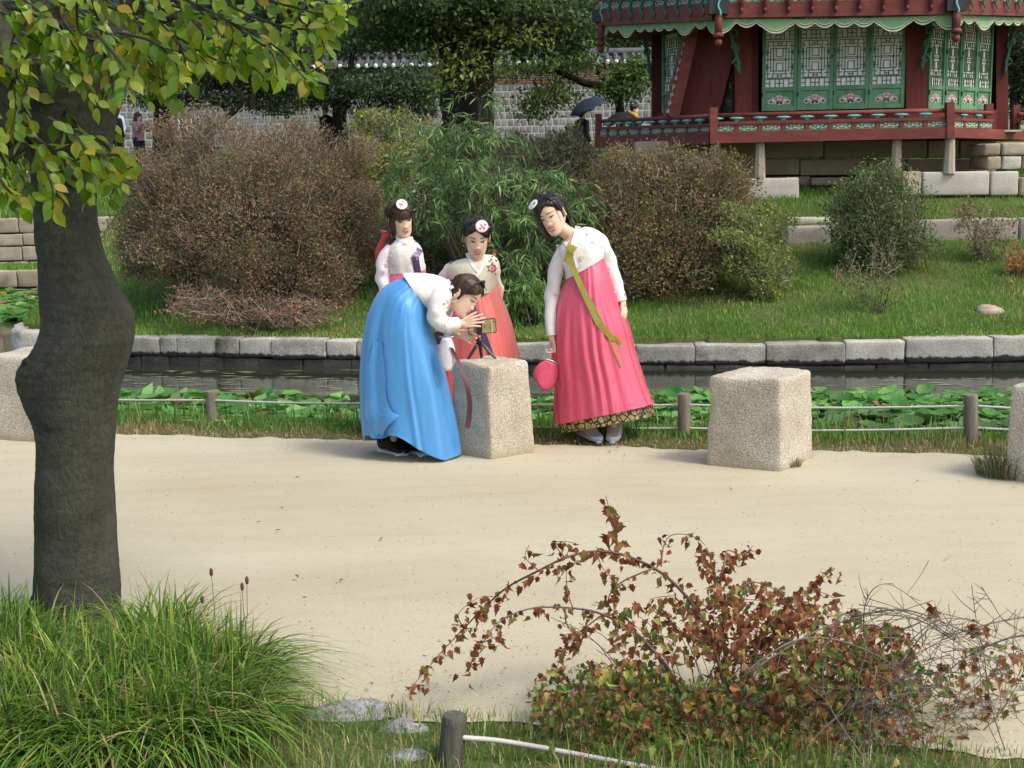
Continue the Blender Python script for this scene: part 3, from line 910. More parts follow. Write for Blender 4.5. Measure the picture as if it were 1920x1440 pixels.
for z, r in prof:
    for j in range(10):
        a = 2 * PI * j / 10; vs.append((r * math.cos(a) * (1 + .12 * math.cos(5 * a)), r * .5 * math.sin(a), z))
for i in range(len(prof) - 1):
    for j in range(10):
        fs.append((i * 10 + j, i * 10 + (j + 1) % 10, (i + 1) * 10 + (j + 1) % 10, (i + 1) * 10 + j))
LOTUS = LOT.add(vs, fs).mesh('lotus_support', TEAL)
UNIT = MB().box((0, 0, 0), (1, 1, 1)).mesh('panel_board', GREEN, smooth=False)

LV = {  # photo heights of each level at the facet ends
    'beam_lo': ((278, 269), (269, 258.5), (258.5, 268)), 'beam_hi': ((257, 247), (248, 238.5), (239.5, 245)),
    'pan_hi': ((243, 237), (234.5, 225), (226, 233)), 'mid_hi': ((238.5, 231.5), (228.5, 219), (221, 228)), 'hand': ((227.5, 217.7), (216.7, 206.7), (209, 217))}
facets = [(CA, CB, 10), (CB, CC, 10), (CC, CD, 9)]
def stub(name, mats, a, b, w, h, par=pav, ends=0, label=None):
    return MB().beam(a, b, w, h, ends=ends).build(name, mats, par, smooth=False, label=label)
for fi, (p, q, npan) in enumerate(facets):
    lo = [C3(p, LV['beam_lo'][fi][0]), C3(q, LV['beam_lo'][fi][1])]
    hi = [C3(p, LV['beam_hi'][fi][0]), C3(q, LV['beam_hi'][fi][1])]
    ph = [C3(p, LV['pan_hi'][fi][0]), C3(q, LV['pan_hi'][fi][1])]
    mh = [C3(p, LV['mid_hi'][fi][0]), C3(q, LV['mid_hi'][fi][1])]
    hd = [C3(p, LV['hand'][fi][0]), C3(q, LV['hand'][fi][1])]
    m, L = frame(lo[0], lo[1])
    stub('deck_beam', RED, (lo[0] + hi[0]) / 2, (lo[1] + hi[1]) / 2, .16, (hi[0] - lo[0]).z)
    segs = [(0, 1)] if fi < 2 else [(0, .345), (.575, 1)]
    for (u0, u1) in segs:
        def at(pr, u): return pr[0] * (1 - u) + pr[1] * u
        n = max(1, round(npan * (u1 - u0)))
        stub('mid_rail', RED, at([(a + b) / 2 for a, b in zip(ph, mh)], u0), at([(a + b) / 2 for a, b in zip(ph, mh)], u1), .085, (mh[0] - ph[0]).z)
        MB().tube([at(hd, u0), at(hd, u1)], .034, 10).build('handrail', RED, pav)
        for k in range(n + 1):
            u = u0 + (u1 - u0) * k / n
            if 0 < k < n:
                b_, t_ = at(hi, u), at(ph, u)
                MB().beam(b_, t_, .06, .055, up=m.to_3x3().col[1]).build('rail_stile', RED, pav, smooth=False)
            us = u0 + (u1 - u0) * (k + .0) / n
            if 0 < k < n or k == 0 and fi == 1:
                us = us if k else us + .012
                c = at(mh, us); hgt = (at(hd, us) - c).z - .03
                put('lotus_support', LOTUS, pav, Matrix.Translation(c) @ m.to_3x3().to_4x4() @ Matrix.Diagonal((1.35, 1.2, hgt / .064, 1)))
            if k < n:
                uc = u0 + (u1 - u0) * (k + .5) / n
                b_, t_ = at(hi, uc), at(ph, uc)
                w = L * (u1 - u0) / n - .075; h = (t_ - b_).z - .012
                c = (b_ + t_) / 2
                M0 = Matrix.Translation(c) @ m.to_3x3().to_4x4()
                po = put('rail_panel', UNIT, pav, M0 @ Matrix.Diagonal((w, .03, h, 1)))
                po2 = put('ornament', ORN, None, None)
                po2.parent = po; po2.matrix_local = Matrix.Translation((0, -.55, 0)) @ Matrix.Diagonal((.93, 1.0, .95, 1)); 
# railing posts
def rpost(c, yt, yb, w=.115):
    a, b = P(c[0], yb, c[1]), P(c[0], yt, c[1])
    MB().beam(a - V(0, .035, 0), b - V(0, .035, 0), w, w, up=V(0, 1, 0)).build('rail_post', RED, pav, smooth=False)
rpost(CA, 214, 279); rpost(CB, 202, 269.5); rpost(CC, 192, 259)
rpost((1852, 20.8), 195, 243); rpost((1903, 21.45), 197, 245); 
# deck
zf = [C3(CA, 258).z, C3(CB, 248).z, C3(CC, 239).z, C3(CD, 245).z]
ctr = (C3(CA, 258) + C3(CC, 240) + C3(CB, 248) + C3(CD, 245)) / 4
cen = V(P(1557, 250, 22.9).x, 22.9, 0)
back = [V(2 * cen.x - C3(c, 250).x, 2 * cen.y - c[1], C3(CB, 250).z) for c in (CB, CC)]
deck_poly = [C3(CA, 259), C3(CB, 250), C3(CC, 241), C3(CD, 247), back[0], back[1]]
mb = MB(); n = len(deck_poly)
mb.add([p - V(0, 0, .01) for p in deck_poly] + [p - V(0, 0, .12) for p in deck_poly], [tuple(range(n)), tuple(range(2 * n - 1, n - 1, -1))])
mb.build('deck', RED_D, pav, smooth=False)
# stone stilts
def stilt(x, yt, yb, Y, w):
    a, b = P(x, yb, Y), P(x, yt, Y)
    mb = MB(); vs = []
    for z, s in ((a.z - .06, 1.25), (a.z + .02, 1.18), (b.z, .95)):
        for j in range(8):
            an = 2 * PI * (j + .5) / 8
            k = w / 2 * s / max(abs(math.cos(an)), abs(math.sin(an))) * (.96 if j % 2 else 1)
            vs.append((a.x + k * math.cos(an), Y + .02 + k * math.sin(an), z))
    fs = [(i * 8 + j, i * 8 + (j + 1) % 8, (i + 1) * 8 + (j + 1) % 8, (i + 1) * 8 + j) for i in range(2) for j in range(8)] + [tuple(range(16, 24))]
    mb.add(vs, fs).build('stone_stilt', M_TAN if x != 1422 else M_PALE, pav, smooth=False)
stilt(1118, 277, 336, 23.15, .14); stilt(1227, 272, 330, 21.7, .15); stilt(1341, 268.5, 330, 20.05, .15)
stilt(1425, 266.5, 334, 20.0, .145); stilt(1680, 261, 327, 19.85, .145); stilt(1780, 258, 318, 19.75, .145)
# platform under the floor: inner wall of large stones and outer plinth blocks
def wallstone(nm, x0, y0, x1, y1, Y, mat, d=.4, par=pav, r=.02, seed=0):
    a, b = P(x0, y1, Y), P(x1, y0, Y)
    me = stone_mesh(nm, abs(b.x - a.x) - .012, d, abs(b.z - a.z) - .01, mat, n=3, r=r, noise=.006, seed=seed)
    return put(nm, me, par, Matrix.Translation(((a.x + b.x) / 2, Y + d / 2, (a.z + b.z) / 2)))
k = 0
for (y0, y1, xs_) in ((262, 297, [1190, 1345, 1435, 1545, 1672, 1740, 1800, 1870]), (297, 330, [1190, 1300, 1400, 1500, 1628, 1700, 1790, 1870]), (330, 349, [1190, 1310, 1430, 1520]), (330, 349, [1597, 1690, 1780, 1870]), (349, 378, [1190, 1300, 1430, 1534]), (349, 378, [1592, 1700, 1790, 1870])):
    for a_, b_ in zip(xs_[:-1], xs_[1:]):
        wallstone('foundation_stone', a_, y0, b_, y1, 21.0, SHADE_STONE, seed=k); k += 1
wallstone('lintel_stone', 1520, 331, 1598, 348, 20.9, M_TAN, seed=71)
wallstone('plinth_stone', 1398, 332, 1500, 380, 19.95, M_PALE, .9, seed=81, r=.03)
for (a_, b_, mt) in ((1690, 1729, M_TAN), (1729, 1857, M_PALE), (1857, 1912, M_PALE), (1912, 1990, M_TAN)):
    wallstone('plinth_stone', a_, 320 if a_ < 1900 else 330, b_, 368, 19.75, mt, 1.3, seed=int(a_), r=.03)
wallstone('plinth_stone', 1094, 336, 1222, 382, 21.6, M_PALE, .9, seed=12, r=.04)
for (x0, y0, x1, y1, mt) in ((1845, 268, 1878, 292, M_TAN), (1878, 266, 1935, 292, M_TAN), (1935, 266, 2010, 292, M_TAN), (1850, 292, 1879, 318, M_TAN), (1879, 292, 1917, 318, M_PALE), (1917, 292, 2010, 318, M_TAN)):
    wallstone('step_stone', x0, y0, x1, y1, 19.9, mt, .8, seed=int(x0 + y0), r=.035)
MB().box(P(1878, 246, 20.9), (.55, .3, .03)).build('step_tread', M_GRANITE_CLEAN, pav, smooth=False)

# --- columns and framing of the room
def col(c, w, yt=-150, yb=262):
    a, b = P(c[0], yb, c[1]), P(c[0], yt, c[1])
    MB().beam(a, b, w, w, up=V(0, 1, 0)).build('column', RED_D, pav, smooth=False)
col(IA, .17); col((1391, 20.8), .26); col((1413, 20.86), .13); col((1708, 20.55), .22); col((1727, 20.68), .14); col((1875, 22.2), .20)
iback = [V(2 * cen.x - P(c[0], 250, c[1]).x, 2 * cen.y - c[1], 0) for c in (IB, IC)]
def bay(a2, b2, y0, y1, mat, nm):
    pa, pb = a2, b2
    MB().beam(V(pa.x, pa.y, (y0 + y1) / 2), V(pb.x, pb.y, (y0 + y1) / 2), .08, y1 - y0).build(nm, mat, pav, smooth=False)
zfl = C3(CB, 250).z; ztop = P(1560, -140, 20.7).z
pI = [P(c[0], 230, c[1]) for c in (IA, IB, IC, ID)]
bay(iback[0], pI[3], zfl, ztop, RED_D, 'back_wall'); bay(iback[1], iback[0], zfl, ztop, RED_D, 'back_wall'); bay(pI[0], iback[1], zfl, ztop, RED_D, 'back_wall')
sillz = lambda c, y: P(c[0], y, c[1]).z
for (a_, b_, ya, yb_) in ((IB, IC, 210, 201), (IC, ID, 203, 204), (IA, IB, 214, 211)):
    A_, B_ = P(a_[0], ya, a_[1]), P(b_[0], yb_, b_[1])
    lo = V(A_.x, A_.y, (A_.z + zfl) / 2), V(B_.x, B_.y, (B_.z + zfl) / 2)
    MB().beam(lo[0], lo[1], .12, (A_.z - zfl)).build('sill_beam', RED_D, pav, smooth=False)
    hz = P(a_[0], 16, a_[1]).z
    MB().beam(V(A_.x, A_.y, hz + .25), V(B_.x, B_.y, hz + .25), .14, .5).build('lintel_beam', RED_D, pav, smooth=False)

# --- lattice doors
DW, DH = .555, 1.66
def door_meshes():
    st = .052; zl = .335; ph = .062
    fr = MB()
    fr.box((st / 2, 0, DH / 2), (st, .05, DH)).box((DW - st / 2, 0, DH / 2), (st, .05, DH))
    fr.box((DW / 2, 0, .03), (DW - 2 * st, .046, .06)).box((DW / 2, 0, zl), (DW - 2 * st, .046, .06)).box((DW / 2, 0, DH - .03), (DW - 2 * st, .046, .06))
    fr.box((DW / 2, .008, zl / 2), (DW - 2 * st, .02, zl))
    la = MB(); x0, x1 = st, DW - st; z0, z1 = zl + .03, DH - .06
    W, H = x1 - x0, z1 - z0
    bw = .0095
    def X(u): return x0 + W * u / 12.0
    def Z(v): return z0 + H * v / 30.0
    def hb(u0, u1, v, m=0): la.box(((X(u0) + X(u1)) / 2, 0, Z(v)), (X(u1) - X(u0), .012, bw), m)
    def vb(u, v0, v1, m=0): la.box((X(u), .001, (Z(v0) + Z(v1)) / 2), (bw, .012, Z(v1) - Z(v0)), m)
    def cell(o):
        # one concentric figure, 12 wide and 20 tall, starting at height o
        def rect(u0, u1, v0, v1):
            hb(u0, u1, o + v0); hb(u0, u1, o + v1); vb(u0, o + v0, o + v1); vb(u1, o + v0, o + v1)
        rect(4.6, 7.4, 5.2, 8.2); rect(4.6, 7.4, 10.6, 13.6)
        rect(3.6, 8.4, 9.2, 9.8)
        rect(3.4, 8.6, 4.2, 14.6); rect(2.2, 9.8, 5.2, 13.6)
        rect(1.0, 11.0, 2.6, 16.2)
        for v in (4.2, 6.6, 9.5, 12.2, 14.6): hb(0, 3.4 if v in (9.5,) else 2.2, o + v); hb(8.6 if v in (9.5,) else 9.8, 12, o + v)
        for u in (3.2, 5.2, 6.8, 8.8): vb(u, o + 2.6, o + 4.2); vb(u, o + 14.6, o + 16.2)
        hb(5.2, 6.8, o + 3.4); hb(5.2, 6.8, o + 15.4)
        for u in (.5, 11.5): vb(u, o + 5.4, o + 8); vb(u, o + 11, o + 13.4)
    def band(o):
        hb(0, 12, o); hb(0, 12, o + 3.2)
        for u in (2.0, 4.2, 7.8, 10.0): vb(u, o, o + 3.2)
        hb(0, 2, o + 1.6); hb(4.2, 7.8, o + 1.6); hb(10, 12, o + 1.6); vb(6, o + 1.6, o + 3.2); vb(6, o, o + 1.6)
    band(.0); cell(1.0); band(18.0); cell(19.5) if False else None
    def rect2(u0, u1, v0, v1):
        hb(u0, u1, v0); hb(u0, u1, v1); vb(u0, v0, v1); vb(u1, v0, v1)
    rect2(1, 11, 22, 29); rect2(3, 9, 23, 28); rect2(4.6, 7.4, 24, 27); hb(0, 12, 21.2); hb(0, 1, 25.5); hb(11, 12, 25.5)
    pp = MB().box((DW / 2, .012, (z0 + z1) / 2), (W, .006, H))
    # lotus painting on the lower panel
    mb, swirl, blob = ornament()
    cx, cz = DW / 2, zl * .46
    def bl(dx, dz, rx, rz, m, lay, rot=0): blob(cx + dx, cz + dz, rx, rz, m, -.006 - lay * .0022, rot, 10)
    for dx, dz, rx, rz in ((0, .03, .07, .06), (-.08, .012, .07, .048), (.08, .012, .07, .048), (-.13, -.012, .05, .04), (.13, -.012, .05, .04), (0, -.03, .085, .035)):
        bl(dx, dz, rx, rz, 0, 0)
    for s in (-1, 1):
        bl(s * .085, .015, .055, .035, 2, 1, s * .3); bl(s * .13, -.012, .038, .028, 3, 1); bl(s * .05, .03, .04, .03, 3, 2, s * .5)
        bl(s * .095, .008, .028, .02, 0, 2); bl(s * .13, -.015, .02, .014, 1, 2); bl(s * .03, -.032, .026, .024, 4, 2); bl(s * .03, -.03, .012, .012, 5, 3)
        bl(s * .065, -.018, .02, .013, 0, 3, s); bl(s * .155, .0, .012, .012, 2, 2)
    bl(0, .04, .026, .042, 3, 3); bl(0, .018, .05, .024, 3, 4); bl(0, .02, .03, .012, 0, 5); bl(0, -.008, .016, .012, 5, 4)
    return (fr.mesh('door', GREEN, smooth=False), la.mesh('lattice', M_LATTICE, smooth=False), pp.mesh('paper', PAPER, smooth=False), mb.mesh('painted_lotus', [CREAM, NAVY, TEAL, PINKP, GREEN_D, INK], smooth=False))
DM = door_meshes()
HINGE = MB().box((0, -.03, 0), (.02, .02, .07)).mesh('hinge', IRON, smooth=False)
RING = MB().tube([(.022 * math.cos(a), -.035, .022 * math.sin(a)) for a in np.linspace(0, 2 * PI, 11)], .006, 6).mesh('ring_pull', IRON)
def door(M0, sx, swing=0.0, ring=False, sz=1.0):
    MM = M0 @ Matrix.Rotation(swing, 4, 'Z') @ Matrix.Diagonal((sx, 1, sz, 1))
    d = put('door', DM[0], pav, MM)
    for nm, me in (('lattice', DM[1]), ('paper', DM[2]), ('painted_lotus', DM[3])):
        o = bpy.data.objects.new(nm, me); COL.objects.link(o); o.parent = d
    for z in (.25, .9):
        o = bpy.data.objects.new('hinge', HINGE); COL.objects.link(o); o.parent = d; o.location = (.006, 0, z)
    if ring:
        o = bpy.data.objects.new('ring_pull', RING); COL.objects.link(o); o.parent = d; o.location = (DW - .03, 0, .82)
    return d
def door_row(xa, ya, Ya, xb, yb, Yb, n, ring=1, skip=()):
    a, b = P(xa, ya, Ya), P(xb, yb, Yb)
    m, L = frame(a, b)
    for k in range(n):
        if k in skip: continue
        u = k / n
        M0 = Matrix.Translation(a * (1 - u) + b * u) @ m.to_3x3().to_4x4()
        door(M0, (L / n - .006) / DW, random.uniform(-.02, .02), ring=(k == ring))
door_row(1428, 208.5, 20.70, 1695, 201.5, 20.5, 4)
door_row(1738, 203, 20.72, 1856, 207, 22.0, 4)
door_row(1243, 212, 22.9, 1379, 213, 20.95, 4, 5)
# --- boxed stair climbing to the upper floor on the left side
st = MB()
q = [(1270, 219), (1346, 216), (1392, 45), (1312, 45)]
fr_ = [P(x, y, 20.75 if i in (1, 2) else 21.15) for i, (x, y) in enumerate(q)]
bk = [p + V(.15, .55, 0) for p in fr_]
st.add(fr_ + bk, [(0, 1, 2, 3), (7, 6, 5, 4), (0, 3, 7, 4), (1, 5, 6, 2), (0, 4, 5, 1), (3, 2, 6, 7)]).build('stair_casing', RED_D, pav, smooth=False)
a, b = P(1262, 220, 21.0), P(1303, 40, 21.0)
MB().beam(a, b, .17, .16, up=V(0, 1, 0)).build('stair_stringer', RED, pav, smooth=False)
a, b = P(1245, 218, 21.0), P(1290, 40, 21.0)
MB().beam(a, b, .035, .10, up=V(0, 1, 0)).build('stair_edge', RED, pav, smooth=False)
for k in range(11):
    t = (k + .5) / 11
    p = P(1247, 216, 20.93) * (1 - t) + P(1291, 45, 20.93) * t
    o = put('stair_ornament', ORN, pav, Matrix.Translation(p + V(.035, 0, 0)) @ Matrix.Rotation(.25, 4, 'Y') @ Matrix.Diagonal((.07, 1, .11, 1)))

# --- balcony above: valance, beam, hanging carvings, pendants
EA, EB, EC, ED = (1126, 23.1), (1345, 19.95), (1788, 19.65), (1998, 22.4)
EV = {'val': ((48, 36), (34.5, 27), (27.5, 33)), 'beam_hi': ((20, 7), (6, -1), (0, 8)), 'pan_hi': ((3, -8), (-9, -17), (-16, -8)), 'rail': ((-14, -25), (-28, -37), (-36, -28))}
def scal(u, n):
    """Drop of the scalloped edge along u in 0..1."""
    d = .06 + .075 * abs(math.sin(PI * u * n)) ** .8
    for c in (.25, .75):
        d += .15 * max(0, 1 - abs(u - c) / .055) ** 1.1
    for c in (0, 1):
        d += .15 * max(0, 1 - abs(u - c) / .075)
    return d
for fi, (p, q, ns) in enumerate(((EA, EB, 12), (EB, EC, 12), (EC, ED, 12))):
    a, b = C3(p, EV['val'][fi][0]), C3(q, EV['val'][fi][1])
    m, L = frame(a, b)
    N_ = 150
    lays = [('valance', VALANCE, 0.0, None, 0.0), ('line', LIME_G, -.006, (.052, .018), 1), ('line', CREAM, -.009, (.056, .044), 1), ('line', INK, -.008, (.043, .032), 1), ('line', CREAM, -.010, (.016, .004), 1)]
    vo = None
    for nm, mt, yo, rngz, isline in lays:
        mb = MB(); vs = []
        for i in range(N_ + 1):
            u = i / N_; base_ = a * (1 - u) + b * u - V(0, 0, .035 * math.sin(PI * u) * (1 if fi == 1 else .4))
            d = scal(u, ns)
            z0, z1 = ((.0, -d) if not isline else (-d + rngz[0], -d + rngz[1]))
            o_ = m.to_3x3() @ V(0, yo, 0)
            vs += [base_ + o_ + V(0, 0, z0), base_ + o_ + V(0, 0, z1)]
        fs = [(2 * i, 2 * i + 1, 2 * i + 3, 2 * i + 2) for i in range(N_)]
        if not isline:
            n0 = len(vs); th = m.to_3x3() @ V(0, .03, 0)
            vs += [v_ + th for v_ in vs]
            fs += [(n0 + x for x in reversed(f)) for f in fs] + [(2 * i + 1, n0 + 2 * i + 1, n0 + 2 * i + 3, 2 * i + 3) for i in range(N_)]
            fs = [tuple(f) for f in fs]
        if not isline:
            vo = mb.add(vs, fs).build(nm, mt, pav, smooth=False)
        else:
            mb.add(vs, fs); o = mb.build('painted_line', mt, vo, smooth=False)
    hi = [C3(p, EV['beam_hi'][fi][0]), C3(q, EV['beam_hi'][fi][1])]
    sag = V(0, 0, 0)
    stub('balcony_beam', RED, (a + hi[0]) / 2 + V(0, .03, .0), (b + hi[1]) / 2 + V(0, .03, .0), .18, (hi[0] - a).z)
    phh = [C3(p, EV['pan_hi'][fi][0]), C3(q, EV['pan_hi'][fi][1])]
    rl = [C3(p, EV['rail'][fi][0]), C3(q, EV['rail'][fi][1])]
    stub('mid_rail', RED, phh[0] + V(0, .05, .03), phh[1] + V(0, .05, .03), .08, .06)
    MB().tube([rl[0] + V(0, .05, 0), rl[1] + V(0, .05, 0)], .035, 8).build('handrail', RED, pav)
    npn = 10
    for k in range(npn):
        u = (k + .5) / npn
        c = (hi[0] + phh[0]) / 2 * (1 - u) + (hi[1] + phh[1]) / 2 * u + V(0, .05, 0)
        w, h = L / npn - .09, (phh[0] - hi[0]).z - .01
        po = put('rail_panel', UNIT, pav, Matrix.Translation(c) @ m.to_3x3().to_4x4() @ Matrix.Diagonal((w, .03, h, 1)))
        o2 = put('ornament', ORN, None, None); o2.parent = po; o2.matrix_local = Matrix.Translation((0, -.55, 0)) @ Matrix.Diagonal((.93, 1.0, .95, 1))
        u = k / npn
        if k:
            c = hi[0] * (1 - u) + hi[1] * u; c2 = phh[0] * (1 - u) + phh[1] * u
            MB().beam(c + V(0, .05, 0), c2 + V(0, .05, 0), .07, .05, up=m.to_3x3().col[1]).build('rail_stile', RED, pav, smooth=False)
            tp = rl[0] * (1 - u) + rl[1] * u
            bt = (a * .25 + hi[0] * .75) * (1 - u) + (b * .25 + hi[1] * .75) * u if fi == 1 else (a * .8 + hi[0] * .2) * (1 - u) + (b * .8 + hi[1] * .2) * u
            bt = bt - V(0, .09, 0); nrm = m.to_3x3() @ V(0, -1, 0)
            mb = MB(); pts = []
            H_ = (tp - bt).z
            sd = m.to_3x3() @ V(1, 0, 0)
            if fi == 1:
                mb.beam(bt - V(0, 0, .08), bt + V(0, 0, H_), .055, .05, up=V(0, 1, 0)); mb.ell(bt - V(0, .0, .06), (.035, .035, .05))
                mb.build('bracket', RED, pav)
            else:
                for i in range(22):
                    t = i / 21
                    off = .05 * math.sin(t * PI * 4) * (1 - .4 * t)
                    pts.append(bt + V(0, 0, H_ * t) + nrm * .04 + sd * off + nrm * abs(off) * .3)
                mb.tube(pts, [.012 + .010 * (i / 21) for i in range(22)], 6)
                for t, s_ in ((.36, 1), (.62, -1), (.88, 1)):
                    c_ = bt + V(0, 0, H_ * t) + nrm * .045 + sd * (s_ * .012)
                    mb.tube([c_ + sd * (s_ * .035 * math.cos(x) * (1 - x / 9)) + V(0, 0, .035 * math.sin(x) * (1 - x / 9)) for x in np.linspace(0, 5.5, 10)], .011, 5)
                mb.build('carved_bracket', GREEN_D if fi != 1 else RED, pav)
# corner fittings and pendants
for (c, y0, y1) in ((EA, 46, 100), (EB, 30, 88), (EC, 24, 80)):
    t_, b_ = P(c[0], y0, c[1]) - V(0, .1, 0), P(c[0], y1, c[1]) - V(0, .1, 0)
    mb = MB(); H_ = (t_ - b_).z
    mb.beam(t_ + V(0, 0, .1), b_ + V(0, 0, .13), .10, .10, up=V(0, 1, 0))
    mb.ell(b_ + V(0, 0, .055), (.06, .06, .06)).ell(b_ + V(0, 0, .16), (.085, .085, .05)).build('corner_pendant', RED, pav)
    o = P(c[0], y0 - 15, c[1]) - V(0, .09, 0)
    MB().box(o, (.30, .16, .21)).build('iron_fitting', IRON, pav, smooth=False)
    p0 = P(c[0], y0 - 40, c[1]) - V(0, .12, 0)
    mb = MB(); mb.tube([p0 + V(.02 * math.sin(t * 9), -.08, -.34 * t) for t in np.linspace(0, 1, 14)], .016, 6).build('carved_bracket', TEAL, pav)
# curled corner brackets under the balcony
for (c, y0, y1, s, Y) in ((1388, 55, 140, -1, 20.55), (1727, 50, 130, 1, 20.4), (1222, 60, 150, -1, 23), (1884, 45, 140, 1, 22.1)):
    mb = MB(); t_, b_ = P(c, y0, Y), P(c, y1, Y)
    for k in range(3):
        z_ = t_.z + (b_.z - t_.z) * (k + .3) / 3
        mb.tube([V(t_.x + s * (.10 - .02 * k) + s * .06 * math.cos(x) * (1 - x / 9), Y - .05, z_ + .09 * math.sin(x) * (1 - x / 9)) for x in np.linspace(0, 6, 14)], .02, 6)
    mb.tube([V(t_.x + s * (.16 * (1 - t) ** 1.5 + .02), Y - .04, t_.z + (b_.z - t_.z) * t) for t in np.linspace(0, 1, 10)], [.03] * 10, 6)
    mb.build('corner_bracket', GREEN_D, pav)
# --- upper storey and tiled roof, above the frame
upz = P(1560, -14, 20).z
poly = [C3(EA, 0), C3(EB, 0), C3(EC, 0), C3(ED, 0), V(2 * cen.x - C3(EB, 0).x, 2 * cen.y - EB[1], 0), V(2 * cen.x - C3(EC, 0).x, 2 * cen.y - EC[1], 0)]
def ringz(f, z): return [V(cen.x + (p.x - cen.x) * f, cen.y + (p.y - cen.y) * f, z) for p in poly]
def prism(nm, f0, z0, f1, z1, mat, caps=True):
    mb = MB(); a_, b_ = ringz(f0, z0), ringz(f1, z1)
    mb.add(a_ + b_, [(i, (i + 1) % 6, 6 + (i + 1) % 6, 6 + i) for i in range(6)] + ([tuple(range(5, -1, -1)), tuple(range(6, 12))] if caps else []))
    return mb.build(nm, mat, pav, smooth=False)
zb2 = C3(EB, 20).z
prism('upper_floor', .985, zb2 - .04, .985, zb2 + .06, RED_D)
prism('upper_room', .70, zb2 + .06, .70, zb2 + 2.2, GREEN)
prism('eave', .9, zb2 + 2.1, 1.18, zb2 + 2.25, RED_D)
prism('roof', 1.2, zb2 + 2.28, .72, zb2 + 3.1, M_TILE)
prism('roof', .72, zb2 + 3.1, .05, zb2 + 4.9, M_TILE)
# ------------------------------------------------------------------ grass
def blades(pos, length, width, lean, cols, droop=.3):
    """Curved three-triangle blades. lean = (N,2) sideways reach as a fraction of length."""
    N = len(pos)
    a = rng.uniform(0, 2 * PI, N)
    side = np.stack([np.cos(a), np.sin(a), np.zeros(N)], 1) * (width / 2)[:, None]
    L = length[:, None]
    mid = pos + np.concatenate([lean * .38, np.full((N, 1), .6)], 1) * L
    tip = pos + np.concatenate([lean, (1 - droop * np.linalg.norm(lean, axis=1, keepdims=True) ** 2).clip(.05)], 1) * L
    v = np.stack([pos - side, pos + side, mid - side * .75, mid + side * .75, tip], 1)
    f = np.array([(0, 1, 3), (0, 3, 2), (2, 3, 4)])[None] + (np.arange(N) * 5)[:, None, None]
    return v.reshape(-1, 3), f.reshape(-1, 3), np.repeat(cols, 5, axis=0)
def grass_cols(x, y, n):
    g = palette(n, [(.052, .115, .018), (.075, .15, .022), (.10, .175, .03), (.13, .19, .045)], [3, 4, 3, 1], .15)
    d = palette(n, [(.22, .17, .085), (.28, .22, .12)], [1, 1], .15)
    m = smooth(.18, .5, fbm(x * .75, y * 1.1, 4, 31))[:, None] * .42
    pick = rng.random((n, 1)) < m
    c = np.where(pick, d, g)
    lush = smooth(.0, .45, fbm(x * .5 + 9, y * .8, 3, 44))[:, None]
    return c * 1.32 * (1 - .22 * lush) * np.array([[1, 1, 1]])
def lawn(name, n, xr, sr, ln, wd, sfun, extra=None, droop=.3, leanmax=.6):
    x = rng.uniform(*xr, n); s = rng.uniform(*sr, n); y = sfun(x) + s
    z = ground_z(x, y)
    pos = np.stack([x, y, z - .005], 1)
    a = rng.uniform(0, 2 * PI, n); r = rng.uniform(0, leanmax, n)
    tuft = .7 + .6 * (fbm(x * 4, y * 4, 2, 6) + .5)
    L = rng.uniform(ln[0], ln[1], n) * np.clip(tuft, .4, 1.6)
    c = grass_cols(x, y, n) if extra is None else extra(x, y, s, n)
    return blades(pos, L, rng.uniform(wd[0], wd[1], n), np.stack([np.cos(a) * r, np.sin(a) * r], 1), c, droop)
sets = [lawn('g', 9000, (-7, 9.5), (.12, .4), (.03, .075), (.006, .012), edge_y), lawn('g', 95000, (-7, 9.5), (.32, 6.2), (.04, .085), (.006, .012), edge_y), lawn('g', 26000, (-6.5, 11), (6.2, 14), (.05, .1), (.012, .022), edge_y)]
v, f, c = join_sets(sets)
put('lawn_grass', fast_mesh('lawn_grass', v, f, M_GRASS, c), kind='stuff')
def bank_cols(x, y, s, n):
    g = palette(n, [(.05, .12, .02), (.08, .165, .028), (.115, .2, .045)], [3, 3, 2], .18)
    d = palette(n, [(.20, .155, .075), (.27, .22, .12), (.14, .11, .055)], [2, 1, 1], .18)
    p = (1 - smooth(.12, .42, s + .16 * fbm(x * 2, s * 3, 3, 9)))[:, None]
    return np.where(rng.random((n, 1)) < p * .92 + .04, d, g)
sets = [lawn('b', 18000, (-5.5, 5.5), (-.02, .42), (.015, .05), (.004, .008), far_y, bank_cols, .3, .95),
        lawn('b', 15000, (-5.5, 5.5), (.2, .8), (.03, .09), (.005, .010), far_y, bank_cols, .3, .7),
        lawn('b', 1600, (-5.5, 5.5), (.35, 1.2), (.08, .2), (.007, .013), far_y, bank_cols, .35, .6)]
v, f, c = join_sets(sets)
put('bank_grass', fast_mesh('bank_grass', v, f, M_GRASS, c), kind='stuff')
def verge_cols(x, y, s, n):
    g = palette(n, [(.07, .14, .022), (.11, .18, .035), (.15, .2, .05)], [3, 3, 2], .18)
    d = palette(n, [(.26, .20, .11), (.33, .27, .16)], [2, 1], .15)
    m = np.clip(smooth(-.15, .35, fbm(x * 2.2, y * 2.2, 3, 61)) * .6 + .25, 0, 1)[:, None]
    return np.where(rng.random((n, 1)) < m, d, g)
n = 15000
sets = [lawn('v', 30000, (-2.6, 3.0), (-1.2, .05), (.02, .07), (.0025, .005), near_y, verge_cols, .3, .8), lawn('v', 2600, (-2.6, 3.0), (-1.1, -.02), (.06, .13), (.003, .006), near_y, verge_cols, .3, .6)]
v, f, c = join_sets(sets)
put('verge_grass', fast_mesh('verge_grass', v, f, M_GRASS, c), kind='stuff')
n = 9000
x = rng.uniform(-14, -7.2, n); y = rng.uniform(27.9, 29, n); y[n // 2:] = rng.uniform(29.3, 34, n - n // 2)
